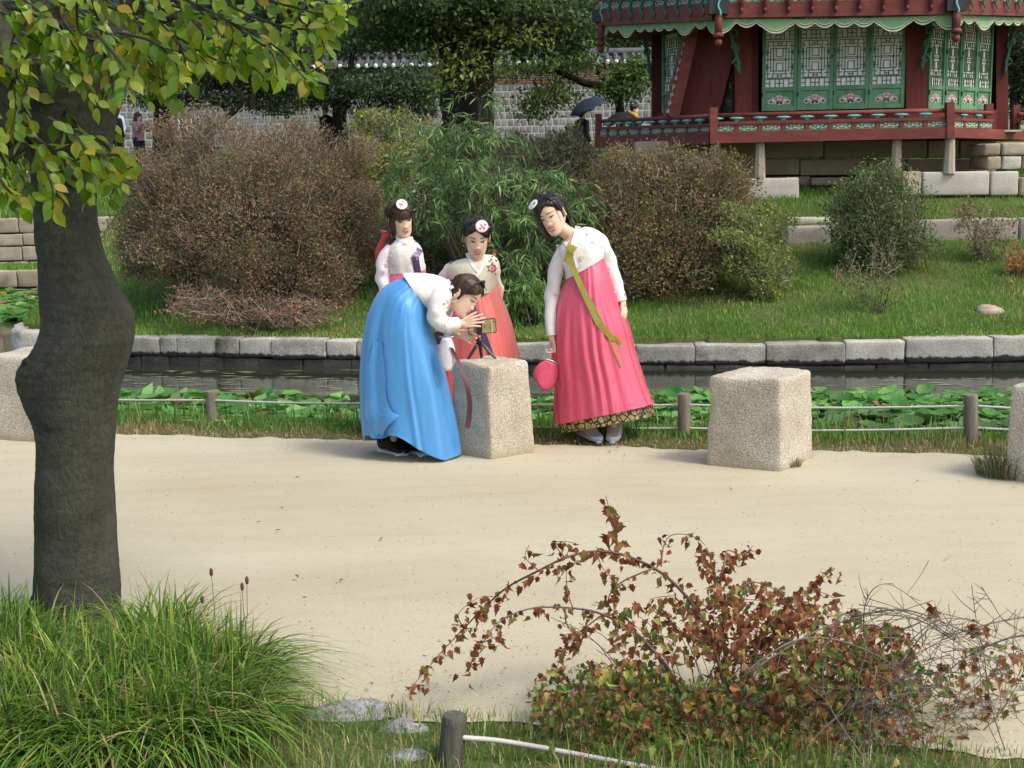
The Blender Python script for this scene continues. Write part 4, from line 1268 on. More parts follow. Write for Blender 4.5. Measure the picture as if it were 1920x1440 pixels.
pos = np.stack([x, y, ground_z(x, y)], 1)
v, f, c = blades(pos, rng.uniform(.08, .2, n), rng.uniform(.02, .035, n), rng.uniform(-.4, .4, (n, 2)), grass_cols(x, y, n))
put('shore_grass', fast_mesh('shore_grass', v, f, M_GRASS, c), kind='stuff')
def tuft(label, px, py, n, rad, ln, cols, nm='grass_tuft', z=.0):
    c0 = G(px, py, z)
    a = rng.uniform(0, 2 * PI, n); r = rad * np.sqrt(rng.random(n)) * .5
    pos = np.stack([c0.x + r * np.cos(a), c0.y + r * np.sin(a) * .8, np.full(n, z + .005)], 1)
    le = np.stack([np.cos(a), np.sin(a)], 1) * (rng.uniform(.2, 1.1, n) * (.3 + r / rad))[:, None] + rng.normal(0, .2, (n, 2))
    v, f, c = blades(pos, rng.uniform(ln[0], ln[1], n), rng.uniform(.003, .006, n), le, palette(n, cols, [1] * len(cols), .2), .45)
    o = put(nm, fast_mesh(nm, v, f, M_GRASS, c), kind=None)
    return _set(o, label, 'grass tuft')
tuft('sprawling grey-green grass tuft at the foot of the block on the right border', 1890, 893, 900, .34, (.06, .19), [(.10, .13, .06), (.07, .10, .04), (.20, .17, .09), (.14, .08, .06)], z=PATH_Z)
tuft('small dry tuft at the foot of the lone granite block', 1485, 876, 130, .10, (.02, .07), [(.2, .16, .09), (.14, .13, .06)], z=PATH_Z)

# ------------------------------------------------------------------ water lilies
def pad_mesh(seed):
    r_ = np.random.default_rng(seed); k = 15
    mb = MB(); vs = [(0, 0, -.05)]
    cup = r_.uniform(.0, .25); ph = r_.uniform(0, 6, 3); fold = r_.uniform(-.18, .3)
    for (q, zz) in ((.55, .0), (1.0, 1.0)):
        for j in range(k):
            a = .22 + (2 * PI - .44) * j / (k - 1)
            rr = q * (1 + .06 * math.sin(3 * a + ph[0]) + .04 * math.sin(7 * a + ph[1]))
            w = .07 * math.sin(2 * a + ph[1]) + .06 * math.sin(5 * a + ph[2])
            x_, y_ = rr * math.cos(a), rr * math.sin(a)
            vs.append((x_, y_, zz * (cup + w) + q * q * fold * x_ * x_))
    fs = [(0, 1 + j, 2 + j) for j in range(k - 1)] + [(1 + j, 1 + k + j, 2 + k + j, 2 + j) for j in range(k - 1)]
    return mb.add(vs, fs).mesh('lily_pad', M_PAD)
M_PAD = leafmat('lily pad', .12, .6, .25, [(0, (.040, .095, .032)), (.4, (.065, .14, .045)), (.75, (.11, .19, .065)), (.9, (.18, .22, .07)), (.945, (.22, .20, .05)), (.955, (.17, .075, .045)), (1, (.13, .06, .04))])
PADS = [pad_mesh(s) for s in range(6)]
lily = thing('water_lilies', 'bed of broad green lily leaves crowding the near side of the pond behind the ropes', 'water lilies', G(1500, 790, WATER_Z))
cand = []
for i in range(2600):
    x = random.uniform(150, 2000)
    lo = 742 if x < 560 else (756 if x < 640 else (775 if x < 720 else 741))
    if 960 < x < 1050: lo = 757
    yv = lo + (824 - lo) * random.random()
    p = G(x, yv, WATER_Z)
    if p.y - float(far_y(p.x)) < .85: continue
    if all((p - q).length > .105 for q in cand[-420:]): cand.append(p)
cand.sort(key=lambda p: p.y)
extra = []
for i, p in enumerate(cand):
    r_ = random.uniform(.075, .135)
    ok = p.y - float(far_y(p.x)) > 1.0
    h_ = random.uniform(.012, .075) if random.random() < .75 else .012
    tilt = random.uniform(.03, .38) if h_ > .03 else .02
    Mx = Matrix.Translation((p.x, p.y, max(WATER_Z + h_, gz(p.x, p.y) + .06))) @ Matrix.Rotation(random.uniform(0, 6.28), 4, 'Z') @ Matrix.Rotation(tilt, 4, 'X') @ Matrix.Rotation(random.uniform(0, 6.28), 4, 'Z') @ Matrix.Scale(r_, 4)
    if i < 300: put('lily_pad', PADS[i % 6], lily, Mx)
    else: extra.append((PADS[i % 6], Mx))
def join_meshes(lst, name, mat, cols):
    vs, fs, b, cs = [], [], 0, []
    for k_, (me, Mx) in enumerate(lst):
        for v_ in me.vertices: vs.append(tuple(Mx @ v_.co)); cs.append(cols[k_])
        for p_ in me.polygons: fs.append(tuple(i + b for i in p_.vertices))
        b += len(me.vertices)
    m2 = bpy.data.meshes.new(name); m2.from_pydata(vs, [], fs); m2.materials.append(mat)
    at = m2.attributes.new('Col', 'FLOAT_COLOR', 'POINT')
    c4 = np.ones((len(vs), 4), dtype=np.float32); c4[:, :3] = np.array(cs); at.data.foreach_set('color', c4.ravel())
    return m2
PADCOL = [(.05, .14, .03), (.08, .18, .045), (.12, .21, .06), (.17, .08, .05)]
if extra:
    me = join_meshes(extra, 'lily_leaves', M_LEAF, palette(len(extra), PADCOL, [4, 4, 2, .3]))
    me.transform(Matrix.Translation(-org_of(lily)))
    put('lily_leaves', me, lily, None, kind='stuff')
lst = []
for i in range(420):
    p = G(random.uniform(-30, 90), random.uniform(551, 603), WATER_Z)
    lst.append((PADS[i % 6], Matrix.Translation((p.x, p.y, WATER_Z + random.uniform(.01, .06))) @ Matrix.Rotation(random.uniform(0, 6), 4, 'Z') @ Matrix.Rotation(random.uniform(0, .35), 4, 'X') @ Matrix.Scale(random.uniform(.13, .22), 4)))
o = put('lily_bed', join_meshes(lst, 'lily_bed', M_LEAF, palette(len(lst), PADCOL + [(.35, .25, .06)], [4, 4, 2, .3, .3])), kind='stuff')
mb = MB()
for i in range(110):
    x = random.uniform(215, 690) if i < 85 else random.uniform(1500, 1900)
    p = G(x, random.uniform(694, 738) if x < 800 else random.uniform(708, 735), WATER_Z)
    L = random.uniform(.05, .16); a = random.uniform(-.25, .25)
    mb.add([(p.x - L, p.y, WATER_Z + .004), (p.x, p.y - .018 + a * .03, WATER_Z + .004), (p.x + L, p.y + a * .05, WATER_Z + .004), (p.x, p.y + .02, WATER_Z + .004)], [(0, 1, 2, 3)])
mb.build('floating_leaves', pmat('pale floating leaf', (.24, .27, .15), .5), smooth=False, kind='stuff')

# ------------------------------------------------------------------ shrubs and trees
def lump_points(lumps, n, rmin=.55, seed=0, shell=.5):
    """Points in the outer part of pixel-measured ellipsoids; returns points, outward directions."""
    r_ = np.random.default_rng(seed)
    A, B, W = [], [], []
    for (cx, cy, rx, ry, Y) in lumps:
        c = P(cx, cy, Y); sc = Y / FPX
        A.append((c.x, c.y, c.z)); B.append((rx * sc, max(rx, ry) * sc * .8, ry * sc)); W.append(rx * ry * sc * sc)
    A, B, W = np.array(A), np.array(B), np.array(W)
    k = r_.choice(len(A), n, p=W / W.sum())
    d = unit(r_.normal(0, 1, (n, 3)))
    rr = (rmin + (1 - rmin) * r_.random((n, 1)) ** shell)
    wob = 1 + .16 * np.sin(d[:, 0:1] * 7 + k[:, None]) * np.sin(d[:, 2:3] * 6 + k[:, None] * 2) + .10 * r_.normal(0, 1, (n, 1)) * .6
    return A[k] + d * B[k] * rr * wob, unit(d / B[k]), k
def ground_clip(p, lift=.02):
    z = ground_z(p[:, 0], p[:, 1]) + lift
    return p[:, 2] > z
def bush(name, label, cat, base, lumps, nl, ll, lw, cols, wts, ntw=0, twl=.3, twr=.003, twc=((.2, .18, .16),), seed=1, rmin=.5, stems=10, stemr=.02, group=None, droop=0, upb=.3, tv=LEAF4_V, tf=LEAF4_F, clusters=0, jit=.18, twup=.3, sat=5):
    r_ = np.random.default_rng(seed)
    t = thing(name, label, cat, base, group)
    if sat:
        ex = []
        for (cx, cy, rx, ry, Y) in lumps:
            for _ in range(sat):
                a_ = r_.uniform(0, 2 * PI); q_ = r_.uniform(.72, 1.08); f_ = r_.uniform(.16, .34)
                ex.append((cx + rx * q_ * math.cos(a_), cy + ry * q_ * math.sin(a_), rx * f_ * 1.15, ry * f_, Y + r_.uniform(-.4, .3)))
        lumps = [(cx, cy, rx * .93, ry * .93, Y) for cx, cy, rx, ry, Y in lumps] + ex
    p, d, k = lump_points(lumps, nl, rmin, seed)
    if clusters:
        cp, cd, ck = lump_points(lumps, clusters, rmin, seed)
        pick = r_.integers(0, clusters, nl)
        p = cp[pick] + r_.normal(0, ll * 1.6, (nl, 3)); d = cd[pick]; k = ck[pick]
    ok = ground_clip(p)
    p, d, k = p[ok], d[ok], k[ok]; n = len(p)
    along = unit(d * .7 + r_.normal(0, .7, (n, 3)) + np.array([[0, 0, upb - droop]]))
    nrm = unit(r_.normal(0, .6, (n, 3)) + np.array([[0, 0, .7]]) + d * .3)
    c = palette(n, cols, wts, jit, r_)
    patch = 1 + .22 * vnoise(p[:, 0] * 2.2, p[:, 2] * 2.2 + p[:, 1], seed)[:, None]
    L = r_.uniform(.7, 1.3, n) * ll
    v, f, cc = scatter(tv, tf, p, along, nrm, L, L * (lw / ll), c * patch)
    me = fast_mesh('foliage', v - np.array(base)[None], f, M_LEAF, cc)
    put('foliage', me, t, None, kind='stuff')
    if ntw:
        q, d, k = lump_points(lumps, ntw, max(.35, rmin - .1), seed + 5)
        ok = ground_clip(q, .05); q, d = q[ok], d[ok]; n = len(q)
        b3 = np.array(base)[None]
        out = unit(unit(q - b3) * .8 + d * .4 + r_.normal(0, .6, (n, 3)) + np.array([[0, 0, twup]]))
        Ls = r_.uniform(.5, 1.2, (n, 1)) * twl
        a = q - out * Ls * .6; b = q + out * Ls * .4
        mid = (a + b) / 2 + r_.normal(0, .05, (n, 3)) * Ls
        tc = palette(n, twc, [1] * len(twc), .2, r_)
        v, f, cc = twig_set(a, b, twr * 1.3, twr * .6, mid, tc)
        me = fast_mesh('twigs', v - b3, f, M_TWIG, cc)
        put('twigs', me, t, None, kind='stuff')
    if stems:
        q, d, k = lump_points(lumps, stems, .3, seed + 9)
        mb = MB()
        for i in range(stems):
            e = Vector(q[i]); b0 = Vector(base) + V(r_.normal(0, .06), r_.normal(0, .06), -.08)
            m_ = b0.lerp(e, .5) + V(r_.normal(0, .06), r_.normal(0, .06), .08 * (e - b0).length)
            pts = [Vector(x_) for x_ in crom([b0, b0.lerp(m_, .5), m_, e], 7)]
            mb.tube(pts, [stemr * (1 - .75 * j / 6) for j in range(7)], 5)
        mb.build('stems', M_STEM, t)
    return t
M_STEM = nmat('shrub stem', [(.3, (.07, .058, .046)), (.7, (.14, .12, .10))], scale=12, rough=.9, spec=.1)
def gp(px, py, Y):
    p = P(px, py, Y); return V(p.x, Y, gz(p.x, Y))
AZ = [(.125, .085, .055), (.175, .088, .05), (.24, .115, .06), (.09, .085, .042), (.11, .12, .045), (.16, .135, .09)]
GREY = ((.16, .135, .11), (.21, .18, .155), (.10, .085, .07))
bush('azalea_bush', 'huge rust-brown twiggy azalea mound on the island, left of the four women', 'bush', gp(480, 560, 17.3),
     [(450, 345, 215, 128, 17.7), (335, 410, 130, 120, 17.3), (570, 345, 140, 118, 17.7), (620, 430, 98, 120, 17.3), (470, 430, 200, 115, 16.9), (300, 470, 85, 70, 17.3), (520, 530, 120, 62, 16.5), (600, 525, 75, 60, 16.6), (270, 350, 60, 70, 18)],
     100000, .038, .021, AZ, [4, 3, 2.2, 4, 4, 2], 9000, .20, .0032, GREY, seed=11, clusters=5200, rmin=.5, stems=26, stemr=.03)
bush('azalea_branch', 'low spreading bare azalea branches over the dark grass by the waterline', 'bush', gp(520, 585, 15.9),
     [(440, 580, 120, 26, 15.8), (380, 560, 70, 22, 15.9), (560, 590, 90, 22, 15.8)],
     2600, .038, .022, AZ, [3, 4, 3, 1, 1, 1], 330, .42, .0036, GREY, seed=12, rmin=.2, stems=12, stemr=.016, twup=.0)
bush('azalea_bush', 'brown and olive azalea mound below the pavilion railing, right of the pink-gowned woman', 'bush', gp(1250, 545, 16.9),
     [(1240, 400, 150, 105, 17.0), (1170, 345, 85, 58, 17.2), (1320, 345, 105, 62, 17.2), (1190, 480, 105, 85, 16.8), (1325, 440, 100, 105, 16.9), (1255, 500, 120, 60, 16.6), (1150, 440, 70, 90, 17), (1255, 315, 60, 42, 17.3)],
     46000, .042, .024, [(.13, .08, .048), (.17, .095, .05), (.10, .095, .04), (.12, .125, .04), (.15, .14, .05), (.20, .12, .07)], [3, 3, 3.5, 3.5, 2, 1], 4500, .24, .0032, GREY, seed=13, clusters=3600, rmin=.5, stems=16, stemr=.025)
bush('young_shrub', 'yellow-green leafy shrub at the right flank of the brown azalea', 'bush', gp(1430, 560, 16.3),
     [(1395, 435, 55, 55, 16.5), (1440, 420, 45, 45, 16.6), (1400, 490, 60, 45, 16.3), (1450, 500, 42, 55, 16.4), (1435, 545, 30, 25, 16.2)],
     7500, .042, .024, [(.12, .17, .035), (.16, .21, .05), (.09, .13, .03), (.2, .2, .07)], [3, 3, 2, 1], 900, .25, .003, GREY, seed=14, rmin=.3, stems=14, stemr=.012)
bush('evergreen_shrub', 'rounded dark green shrub standing in front of the kerb below the pavilion', 'bush', gp(1645, 505, 17.4),
     [(1650, 385, 72, 62, 17.5), (1620, 420, 60, 60, 17.4), (1690, 415, 52, 62, 17.5), (1655, 450, 90, 48, 17.3), (1600, 450, 42, 42, 17.3), (1670, 340, 30, 28, 17.5), (1590, 390, 28, 34, 17.4), (1680, 480, 46, 30, 17.3)],
     14500, .048, .023, [(.045, .075, .022), (.065, .10, .028), (.095, .14, .045), (.14, .17, .07)], [4, 4, 2, 1], 2200, .22, .003, GREY, seed=15, clusters=1500, rmin=.45, stems=18, stemr=.014)
bush('sparse_shrub', 'thin grey-stemmed shrub with few leaves in front of the kerb at the right', 'bush', gp(1840, 488, 17.6),
     [(1830, 420, 45, 45, 17.6), (1870, 430, 40, 40, 17.6), (1845, 465, 40, 28, 17.6), (1810, 400, 25, 30, 17.6)],
     1200, .045, .024, [(.12, .12, .05), (.16, .14, .07), (.2, .12, .07), (.09, .11, .04)], [1] * 4, 150, .28, .003, GREY, seed=16, rmin=.1, stems=16, stemr=.009)
bush('bare_sapling', 'leggy sapling with bare crooked stems low on the grass slope', 'sapling', gp(1640, 585, 15.6),
     [(1640, 535, 42, 42, 15.6), (1600, 520, 40, 40, 15.7), (1660, 490, 30, 40, 15.7)],
     620, .035, .02, [(.14, .13, .05), (.1, .11, .04), (.18, .15, .07)], [1] * 3, 90, .28, .0028, GREY, seed=17, rmin=.1, stems=12, stemr=.008)
bush('orange_shrub', 'small orange-leaved shrub at the right border above the slope', 'bush', gp(1912, 520, 17),
     [(1908, 490, 24, 26, 17), (1925, 500, 25, 26, 17)], 600, .05, .03, [(.35, .13, .05), (.28, .16, .06), (.14, .14, .04)], [1] * 3, 100, .2, .003, GREY, seed=18, rmin=.1, stems=6, stemr=.007)
# green stand in the middle: long drooping leaves over a darker thicket
LANCE_V = np.array([(0, 0, 0), (.3, .5, .04), (.3, -.5, .04), (.65, .42, -.03), (.65, -.42, -.03), (1, 0, -.2)], dtype=np.float32)
LANCE_F = np.array([(0, 2, 1), (1, 2, 4), (1, 4, 3), (3, 4, 5)], dtype=np.int32)
bush('dark_thicket', 'dark olive thicket behind the two standing women and under the drooping willow', 'bush', gp(900, 560, 17.6),
     [(880, 420, 130, 95, 17.9), (790, 440, 80, 90, 17.8), (980, 400, 110, 100, 17.9), (1050, 370, 50, 60, 18.2), (850, 520, 120, 70, 17.4), (1010, 500, 80, 80, 17.5), (930, 360, 80, 50, 18.4)],
     34000, .05, .024, [(.035, .055, .02), (.05, .075, .025), (.07, .09, .03), (.09, .08, .04)], [4, 4, 2, 1], 2500, .3, .0035, GREY, seed=19, rmin=.5, stems=20, stemr=.02)
def willow(label, base, fronds, n_leaf, seed, cols, ll=.14, lw=.017, name='willow_shrub'):
    """Drooping sprays: each frond = (px, py, reach_px, Y)."""
    r_ = np.random.default_rng(seed)
    t = thing(name, label, 'shrub', base)
    pos, al, tone = [], [], []
    mb = MB()
    per = max(6, n_leaf // len(fronds))
    for (fx, fy, rp, Y) in fronds:
        tip = P(fx, fy, Y); sc = Y / FPX * rp
        b0 = Vector(base) + V(r_.normal(0, .1), r_.normal(0, .1), 0)
        top = tip
        mid = b0.lerp(top, .55) + V(r_.normal(0, .12), r_.normal(0, .1), .12)
        mb.tube([Vector(x) for x in crom([b0, mid, top], 6)], [.012 * (1 - .13 * j) for j in range(6)], 4)
        ns = 5; tn = r_.uniform(.55, 1.25)
        for s in range(ns):
            a = r_.uniform(0, 2 * PI); out = V(math.cos(a), math.sin(a) * .7, 0)
            s0 = top - V(0, 0, r_.uniform(0, .5) * sc)
            s1 = s0 + out * sc * r_.uniform(.4, .8) + V(0, 0, sc * r_.uniform(-.1, .35))
            s2 = s1 + out * sc * r_.uniform(.3, .6) - V(0, 0, sc * r_.uniform(.3, .8))
            cv = crom([s0, s1, s2], 8)
            mb.tube([Vector(x) for x in cv], [.004 * (1 - .09 * j) for j in range(8)], 3)
            for _ in range(per // ns):
                u = r_.uniform(.15, 1) * 6.99; i = int(u)
                q = cv[i] * (1 - (u - i)) + cv[i + 1] * (u - i)
                td = unit(cv[i + 1] - cv[i])
                tone.append(tn); pos.append(q); al.append(td * .6 + r_.normal(0, .5, 3) + np.array([0, 0, -.45]))
    pos, al = np.array(pos), np.array(al); n = len(pos)
    nr = unit(r_.normal(0, .7, (n, 3)) + np.array([[0, -.3, .6]]))
    L = r_.uniform(.65, 1.25, n) * ll
    v, f, c = scatter(LANCE_V, LANCE_F, pos, al, nr, L, L * (lw / ll), palette(n, cols, [1] * len(cols), .18, r_) * np.array(tone)[:, None])
    put('foliage', fast_mesh('foliage', v - np.array(base)[None], f, M_LEAF, c), t, None, kind='stuff')
    mb.build('stems', M_STEM, t)
    return t
WC = [(.075, .14, .045), (.11, .185, .06), (.155, .24, .085), (.05, .10, .035)]
fr = []
r0 = np.random.default_rng(3)
for (cx, cy, sx, sy, Y, k) in ((850, 235, 45, 35, 16.6, 9), (810, 290, 50, 50, 16.7, 9), (900, 300, 45, 50, 16.5, 10), (830, 360, 70, 50, 16.4, 12), (1005, 340, 45, 40, 16.5, 7), (1020, 380, 55, 35, 16.3, 10), (960, 420, 60, 50, 16.1, 11), (1000, 470, 55, 45, 16.0, 10), (1060, 400, 35, 40, 16.4, 6), (880, 390, 60, 40, 16.2, 8)):
    for _ in range(k): fr.append((cx + r0.normal(0, sx * .6), cy + r0.normal(0, sy * .6), 50, Y + r0.normal(0, .25)))
willow('tall willow-leaved shrub with long drooping green leaves behind the women', gp(920, 560, 16.4), fr, 7600, 21, WC)
fr = [(985 + r0.normal(0, 28), 555 + r0.normal(0, 22), 38, 15.7 + r0.normal(0, .12)) for _ in range(26)]
willow('low bright green clump of narrow leaves between the coral skirt and the pink gown', gp(985, 615, 15.7), fr, 3000, 22, [(.08, .16, .04), (.11, .21, .05), (.15, .25, .07)], .13, .014, 'narrow_leaf_clump')
bush('yellow_shrub', 'spindly yellow-green shrub behind the fringe-haired woman and the stone pillar', 'bush', gp(720, 420, 18.8),
     [(690, 245, 35, 35, 19.5), (720, 235, 30, 30, 19.5), (740, 310, 45, 40, 19), (730, 345, 32, 26, 18.9), (770, 260, 50, 45, 19.4), (700, 300, 45, 40, 19.3)],
     5200, .055, .03, [(.16, .19, .035), (.22, .24, .05), (.11, .14, .04)], [2, 2, 2], 700, .35, .0035, GREY, seed=23, rmin=.2, stems=14, stemr=.012)
bush('mixed_shrub', 'straggly green and brown shrub in front of the pale wall, left of the pavilion stilts', 'bush', gp(1060, 350, 21.5),
     [(1040, 305, 60, 45, 21.5), (1090, 305, 40, 40, 21.5), (980, 290, 55, 35, 22), (1070, 262, 22, 26, 21.5)],
     5500, .06, .03, [(.06, .085, .03), (.09, .10, .04), (.14, .10, .055), (.08, .12, .03)], [3, 2, 2, 2], 1200, .4, .004, GREY, seed=24, rmin=.3, stems=14, stemr=.014)

# --- trees before and behind the palace wall
M_BARK = nmat('dark bark', [(.3, (.022, .019, .015)), (.7, (.055, .047, .038))], scale=9, rough=.95, spec=.1, bump=.8, bscale=14, stretch=(3, 3, .6))
def bigtree(name, label, limbs, lumps, nl, ll, lw, cols, wts, seed, group=None, rmin=.3, clusters=0, cat='tree'):
    """limbs = lists of (px, py, Y, radius_px)."""
    x0 = limbs[0][0]
    base = P(x0[0], x0[1], x0[2]); base = V(base.x, base.y, gz(base.x, base.y))
    t = thing(name, label, cat, base, group)
    for i, lb in enumerate(limbs):
        mb = MB(); rows = []
        for (x, y, Y, r) in lb:
            p = P(x, y, Y); rows.append((p.x, p.y, p.z, r * Y / FPX))
        if i == 0: rows[0] = (base.x, base.y, base.z - .2, rows[0][3] * 1.25)
        cv = crom(rows, max(6, len(rows) * 4))
        mb.tube([Vector(q[:3]) for q in cv], [max(.006, q[3]) * (1 + .06 * math.sin(j * 2.3 + seed)) for j, q in enumerate(cv)], 9)
        mb.build('trunk' if i == 0 else 'limb', M_BARK, t)
    r_ = np.random.default_rng(seed)
    p, d, k = lump_points(lumps, nl, rmin, seed, .6)
    if clusters:
        cp, cd, ck = lump_points(lumps, clusters, rmin, seed, .6)
        pick = r_.integers(0, clusters, nl)
        p = cp[pick] + r_.normal(0, 1, (nl, 3)) * np.array([[ll * 1.6, ll * 1.6, ll * .8]]); d = cd[pick]
    n = len(p)
    along = unit(d * .4 + r_.normal(0, .7, (n, 3)) + np.array([[0, 0, -.25]]))
    nrm = unit(r_.normal(0, .5, (n, 3)) + np.array([[0, 0, .9]]))
    L = r_.uniform(.7, 1.3, n) * ll
    patch = 1 + .25 * vnoise(p[:, 0] * .9, p[:, 2] * .9 + p[:, 1] * .5, seed)[:, None]
    v, f, c = scatter(LEAF4_V, LEAF4_F, p, along, nrm, L, L * (lw / ll), palette(n, cols, wts, .2, r_) * patch)
    put('crown', fast_mesh('crown', v - np.array(base)[None], f, M_LEAF, c), t, None, kind='stuff')
    return t
DG = [(.03, .05, .022), (.04, .068, .028), (.06, .09, .035), (.085, .12, .04)]
bigtree('large_tree', 'massive dark twin-stemmed tree rising in front of the palace wall behind the willow shrub',
        [[(872, 330, 31, 44), (868, 220, 31, 42), (862, 110, 31, 40), (838, 40, 31, 26), (815, -60, 31, 20)], [(895, 300, 30.6, 32), (900, 180, 30.6, 26), (903, 90, 30.6, 24), (915, 20, 30.4, 20), (930, -80, 30, 15)], [(868, 130, 31, 24), (840, 70, 30.6, 16), (800, 20, 30, 9)], [(905, 110, 30.5, 14), (960, 60, 30, 8), (1040, 30, 29.6, 5)]],
        [(850, 35, 120, 55, 30.5), (760, 15, 110, 60, 31), (960, 25, 120, 55, 30.5), (860, -20, 200, 60, 30), (1050, 40, 90, 50, 31), (700, 65, 70, 26, 31), (1080, 80, 50, 22, 31), (790, 85, 50, 14, 31), (1000, 90, 60, 12, 31)], 19000, .13, .075, DG + [(.13, .17, .05)], [3, 3, 3, 2, 1], 31, rmin=.2, clusters=1500)
bigtree('leafy_spray', 'sprays of yellow-green leaves hanging in front of the twin-stemmed trunk', [[(905, 60, 29.4, 5), (880, 100, 29.2, 3), (860, 150, 29.1, 2)]],
        [(860, 135, 55, 38, 29.3), (900, 110, 36, 40, 29.2), (830, 165, 40, 22, 29.4), (915, 150, 20, 25, 29.2), (800, 110, 50, 25, 29.5), (985, 75, 60, 20, 29.4), (930, 60, 70, 24, 29.4)], 800, .13, .075, [(.12, .16, .035), (.17, .20, .05), (.08, .12, .03)], [3, 2, 3], 32, rmin=.1, clusters=320, cat='branch')
bigtree('spreading_tree', 'dark layered tree with a forked trunk in front of the brick band',
        [[(637, 262, 37, 13), (636, 215, 37, 13), (630, 190, 37, 9), (612, 160, 37, 6), (590, 130, 37, 4)], [(638, 215, 37, 10), (650, 180, 37, 8), (657, 130, 37, 6), (662, 80, 37, 4)], [(655, 175, 37, 5), (690, 150, 36.6, 3), (740, 140, 36.4, 2)], [(622, 110, 37, 6), (622, 60, 37, 5)]],
        [(600, 180, 65, 20, 37), (660, 170, 50, 20, 36.6), (720, 165, 70, 20, 36.4), (770, 190, 50, 22, 36.5), (560, 165, 50, 14, 37), (640, 145, 60, 12, 37), (765, 145, 60, 14, 36.8), (690, 205, 40, 10, 36.5), (770, 220, 40, 9, 36.5), (650, 80, 80, 24, 37.2), (720, 60, 60, 18, 37), (580, 150, 60, 16, 36.8), (530, 195, 50, 14, 36.5), (800, 165, 40, 20, 36.5)], 14000, .12, .065, [(.028, .05, .022), (.042, .072, .03), (.065, .10, .042)], [3, 3, 2], 33, rmin=.2, clusters=1100)
bigtree('pine_tree', 'dark pine with a tall straight trunk standing before the wall, left of the azalea mound',
        [[(300, 262, 34, 17), (305, 180, 34, 16), (310, 90, 34, 15), (315, -60, 34, 13)], [(420, 225, 33, 5), (452, 195, 33, 5), (445, 170, 33, 4), (430, 160, 33, 2)], [(470, 205, 33, 6), (475, 180, 33, 5), (485, 150, 33, 3)], [(335, 180, 33.5, 4), (390, 185, 33, 3), (440, 205, 33, 3)]],
        [(370, 145, 65, 26, 33.5), (440, 130, 70, 30, 33.5), (500, 135, 55, 28, 33.6), (350, 185, 40, 12, 33.5), (270, 185, 25, 14, 33.7), (540, 100, 60, 30, 34), (430, 90, 120, 30, 34), (520, 160, 50, 16, 33.4), (300, 60, 80, 50, 34), (430, 185, 60, 14, 33.3), (510, 190, 50, 14, 33.3)], 19000, .12, .05, [(.020, .036, .020), (.03, .05, .026), (.042, .065, .03)], [3, 3, 2], 34, rmin=.2, clusters=900)
bigtree('leaning_tree', 'crooked tree with a long bough reaching left, beside the left end of the pavilion',
        [[(1166, 262, 33, 9), (1163, 215, 33, 9), (1158, 185, 33, 8), (1135, 165, 33, 8), (1095, 155, 33, 7), (1060, 140, 33, 5), (1020, 125, 33, 3)], [(1140, 165, 33, 6), (1120, 130, 33, 5), (1100, 105, 33, 4), (1070, 95, 33, 2)], [(1160, 190, 33, 5), (1185, 160, 32.8, 3), (1195, 130, 32.6, 2)], [(1000, 150, 32.8, 2), (1015, 180, 32.8, 2), (1025, 200, 32.8, 1.5)]],
        [(1175, 155, 42, 36, 32.6), (1195, 125, 26, 22, 32.6), (1150, 170, 30, 18, 32.6), (1010, 185, 40, 16, 32.8), (1055, 180, 30, 12, 32.8), (1030, 120, 70, 14, 33), (950, 130, 60, 14, 33), (1090, 115, 40, 12, 33), (1040, 160, 30, 8, 33), (1000, 210, 36, 10, 32.6)], 5200, .12, .065, [(.075, .12, .03), (.11, .16, .04), (.05, .085, .028)], [3, 2, 3], 35, rmin=.15, clusters=600)
bigtree('pine_tree', 'dark pine seen past the right end of the pavilion', [[(1905, 260, 34, 8), (1900, 150, 34, 7), (1890, 40, 34, 6), (1885, -60, 34, 5)]],
        [(1905, 90, 40, 30, 34), (1900, 150, 36, 34, 34), (1930, 200, 40, 30, 34), (1895, 20, 50, 40, 34), (1940, 120, 40, 60, 34)], 7000, .12, .05, [(.02, .036, .02), (.03, .05, .026), (.05, .075, .03)], [3, 3, 2], 36, rmin=.2, clusters=500)
# the wood behind the wall
r_ = np.random.default_rng(77)
wl = []
for i in range(80):
    wl.append((r_.uniform(-150, 2050), r_.uniform(-30, 96), r_.uniform(60, 150), r_.uniform(30, 60), r_.uniform(47, 58)))
for row, (nm, px_c) in enumerate((('a', 620), ('b', 760), ('c', 1010), ('d', 420), ('e', 160))): pass
tree_labels = [(600, 'tall dark tree over the wall behind the yellow-leaved branch tips'), (745, 'mid-green tree over the wall coping left of the twin-stemmed tree'), (1020, 'dense dark tree over the wall between the twin-stemmed tree and the pavilion')]
for i, (cx, lb) in enumerate(tree_labels):
    bigtree('broad_tree', lb, [[(cx, 230, 46 + i, 12), (cx + 6, 100, 46 + i, 11), (cx - 5, -80, 46 + i, 8)]],
            [(cx, 70, 95, 34, 46), (cx - 60, 30, 80, 45, 46.5), (cx + 60, 30, 80, 45, 46.5), (cx, -20, 120, 50, 46), (cx + 20, 95, 80, 14, 45.5)], 9000, .2, .12, [(.035, .06, .024), (.05, .08, .03), (.075, .11, .038), (.10, .14, .045)], [3, 3, 2 + i % 2, 1], 40 + i, 'trees rising behind the palace wall', rmin=.3, clusters=700)
p, d, k = lump_points(wl, 60000, .4, 78, .6)
n = len(p)
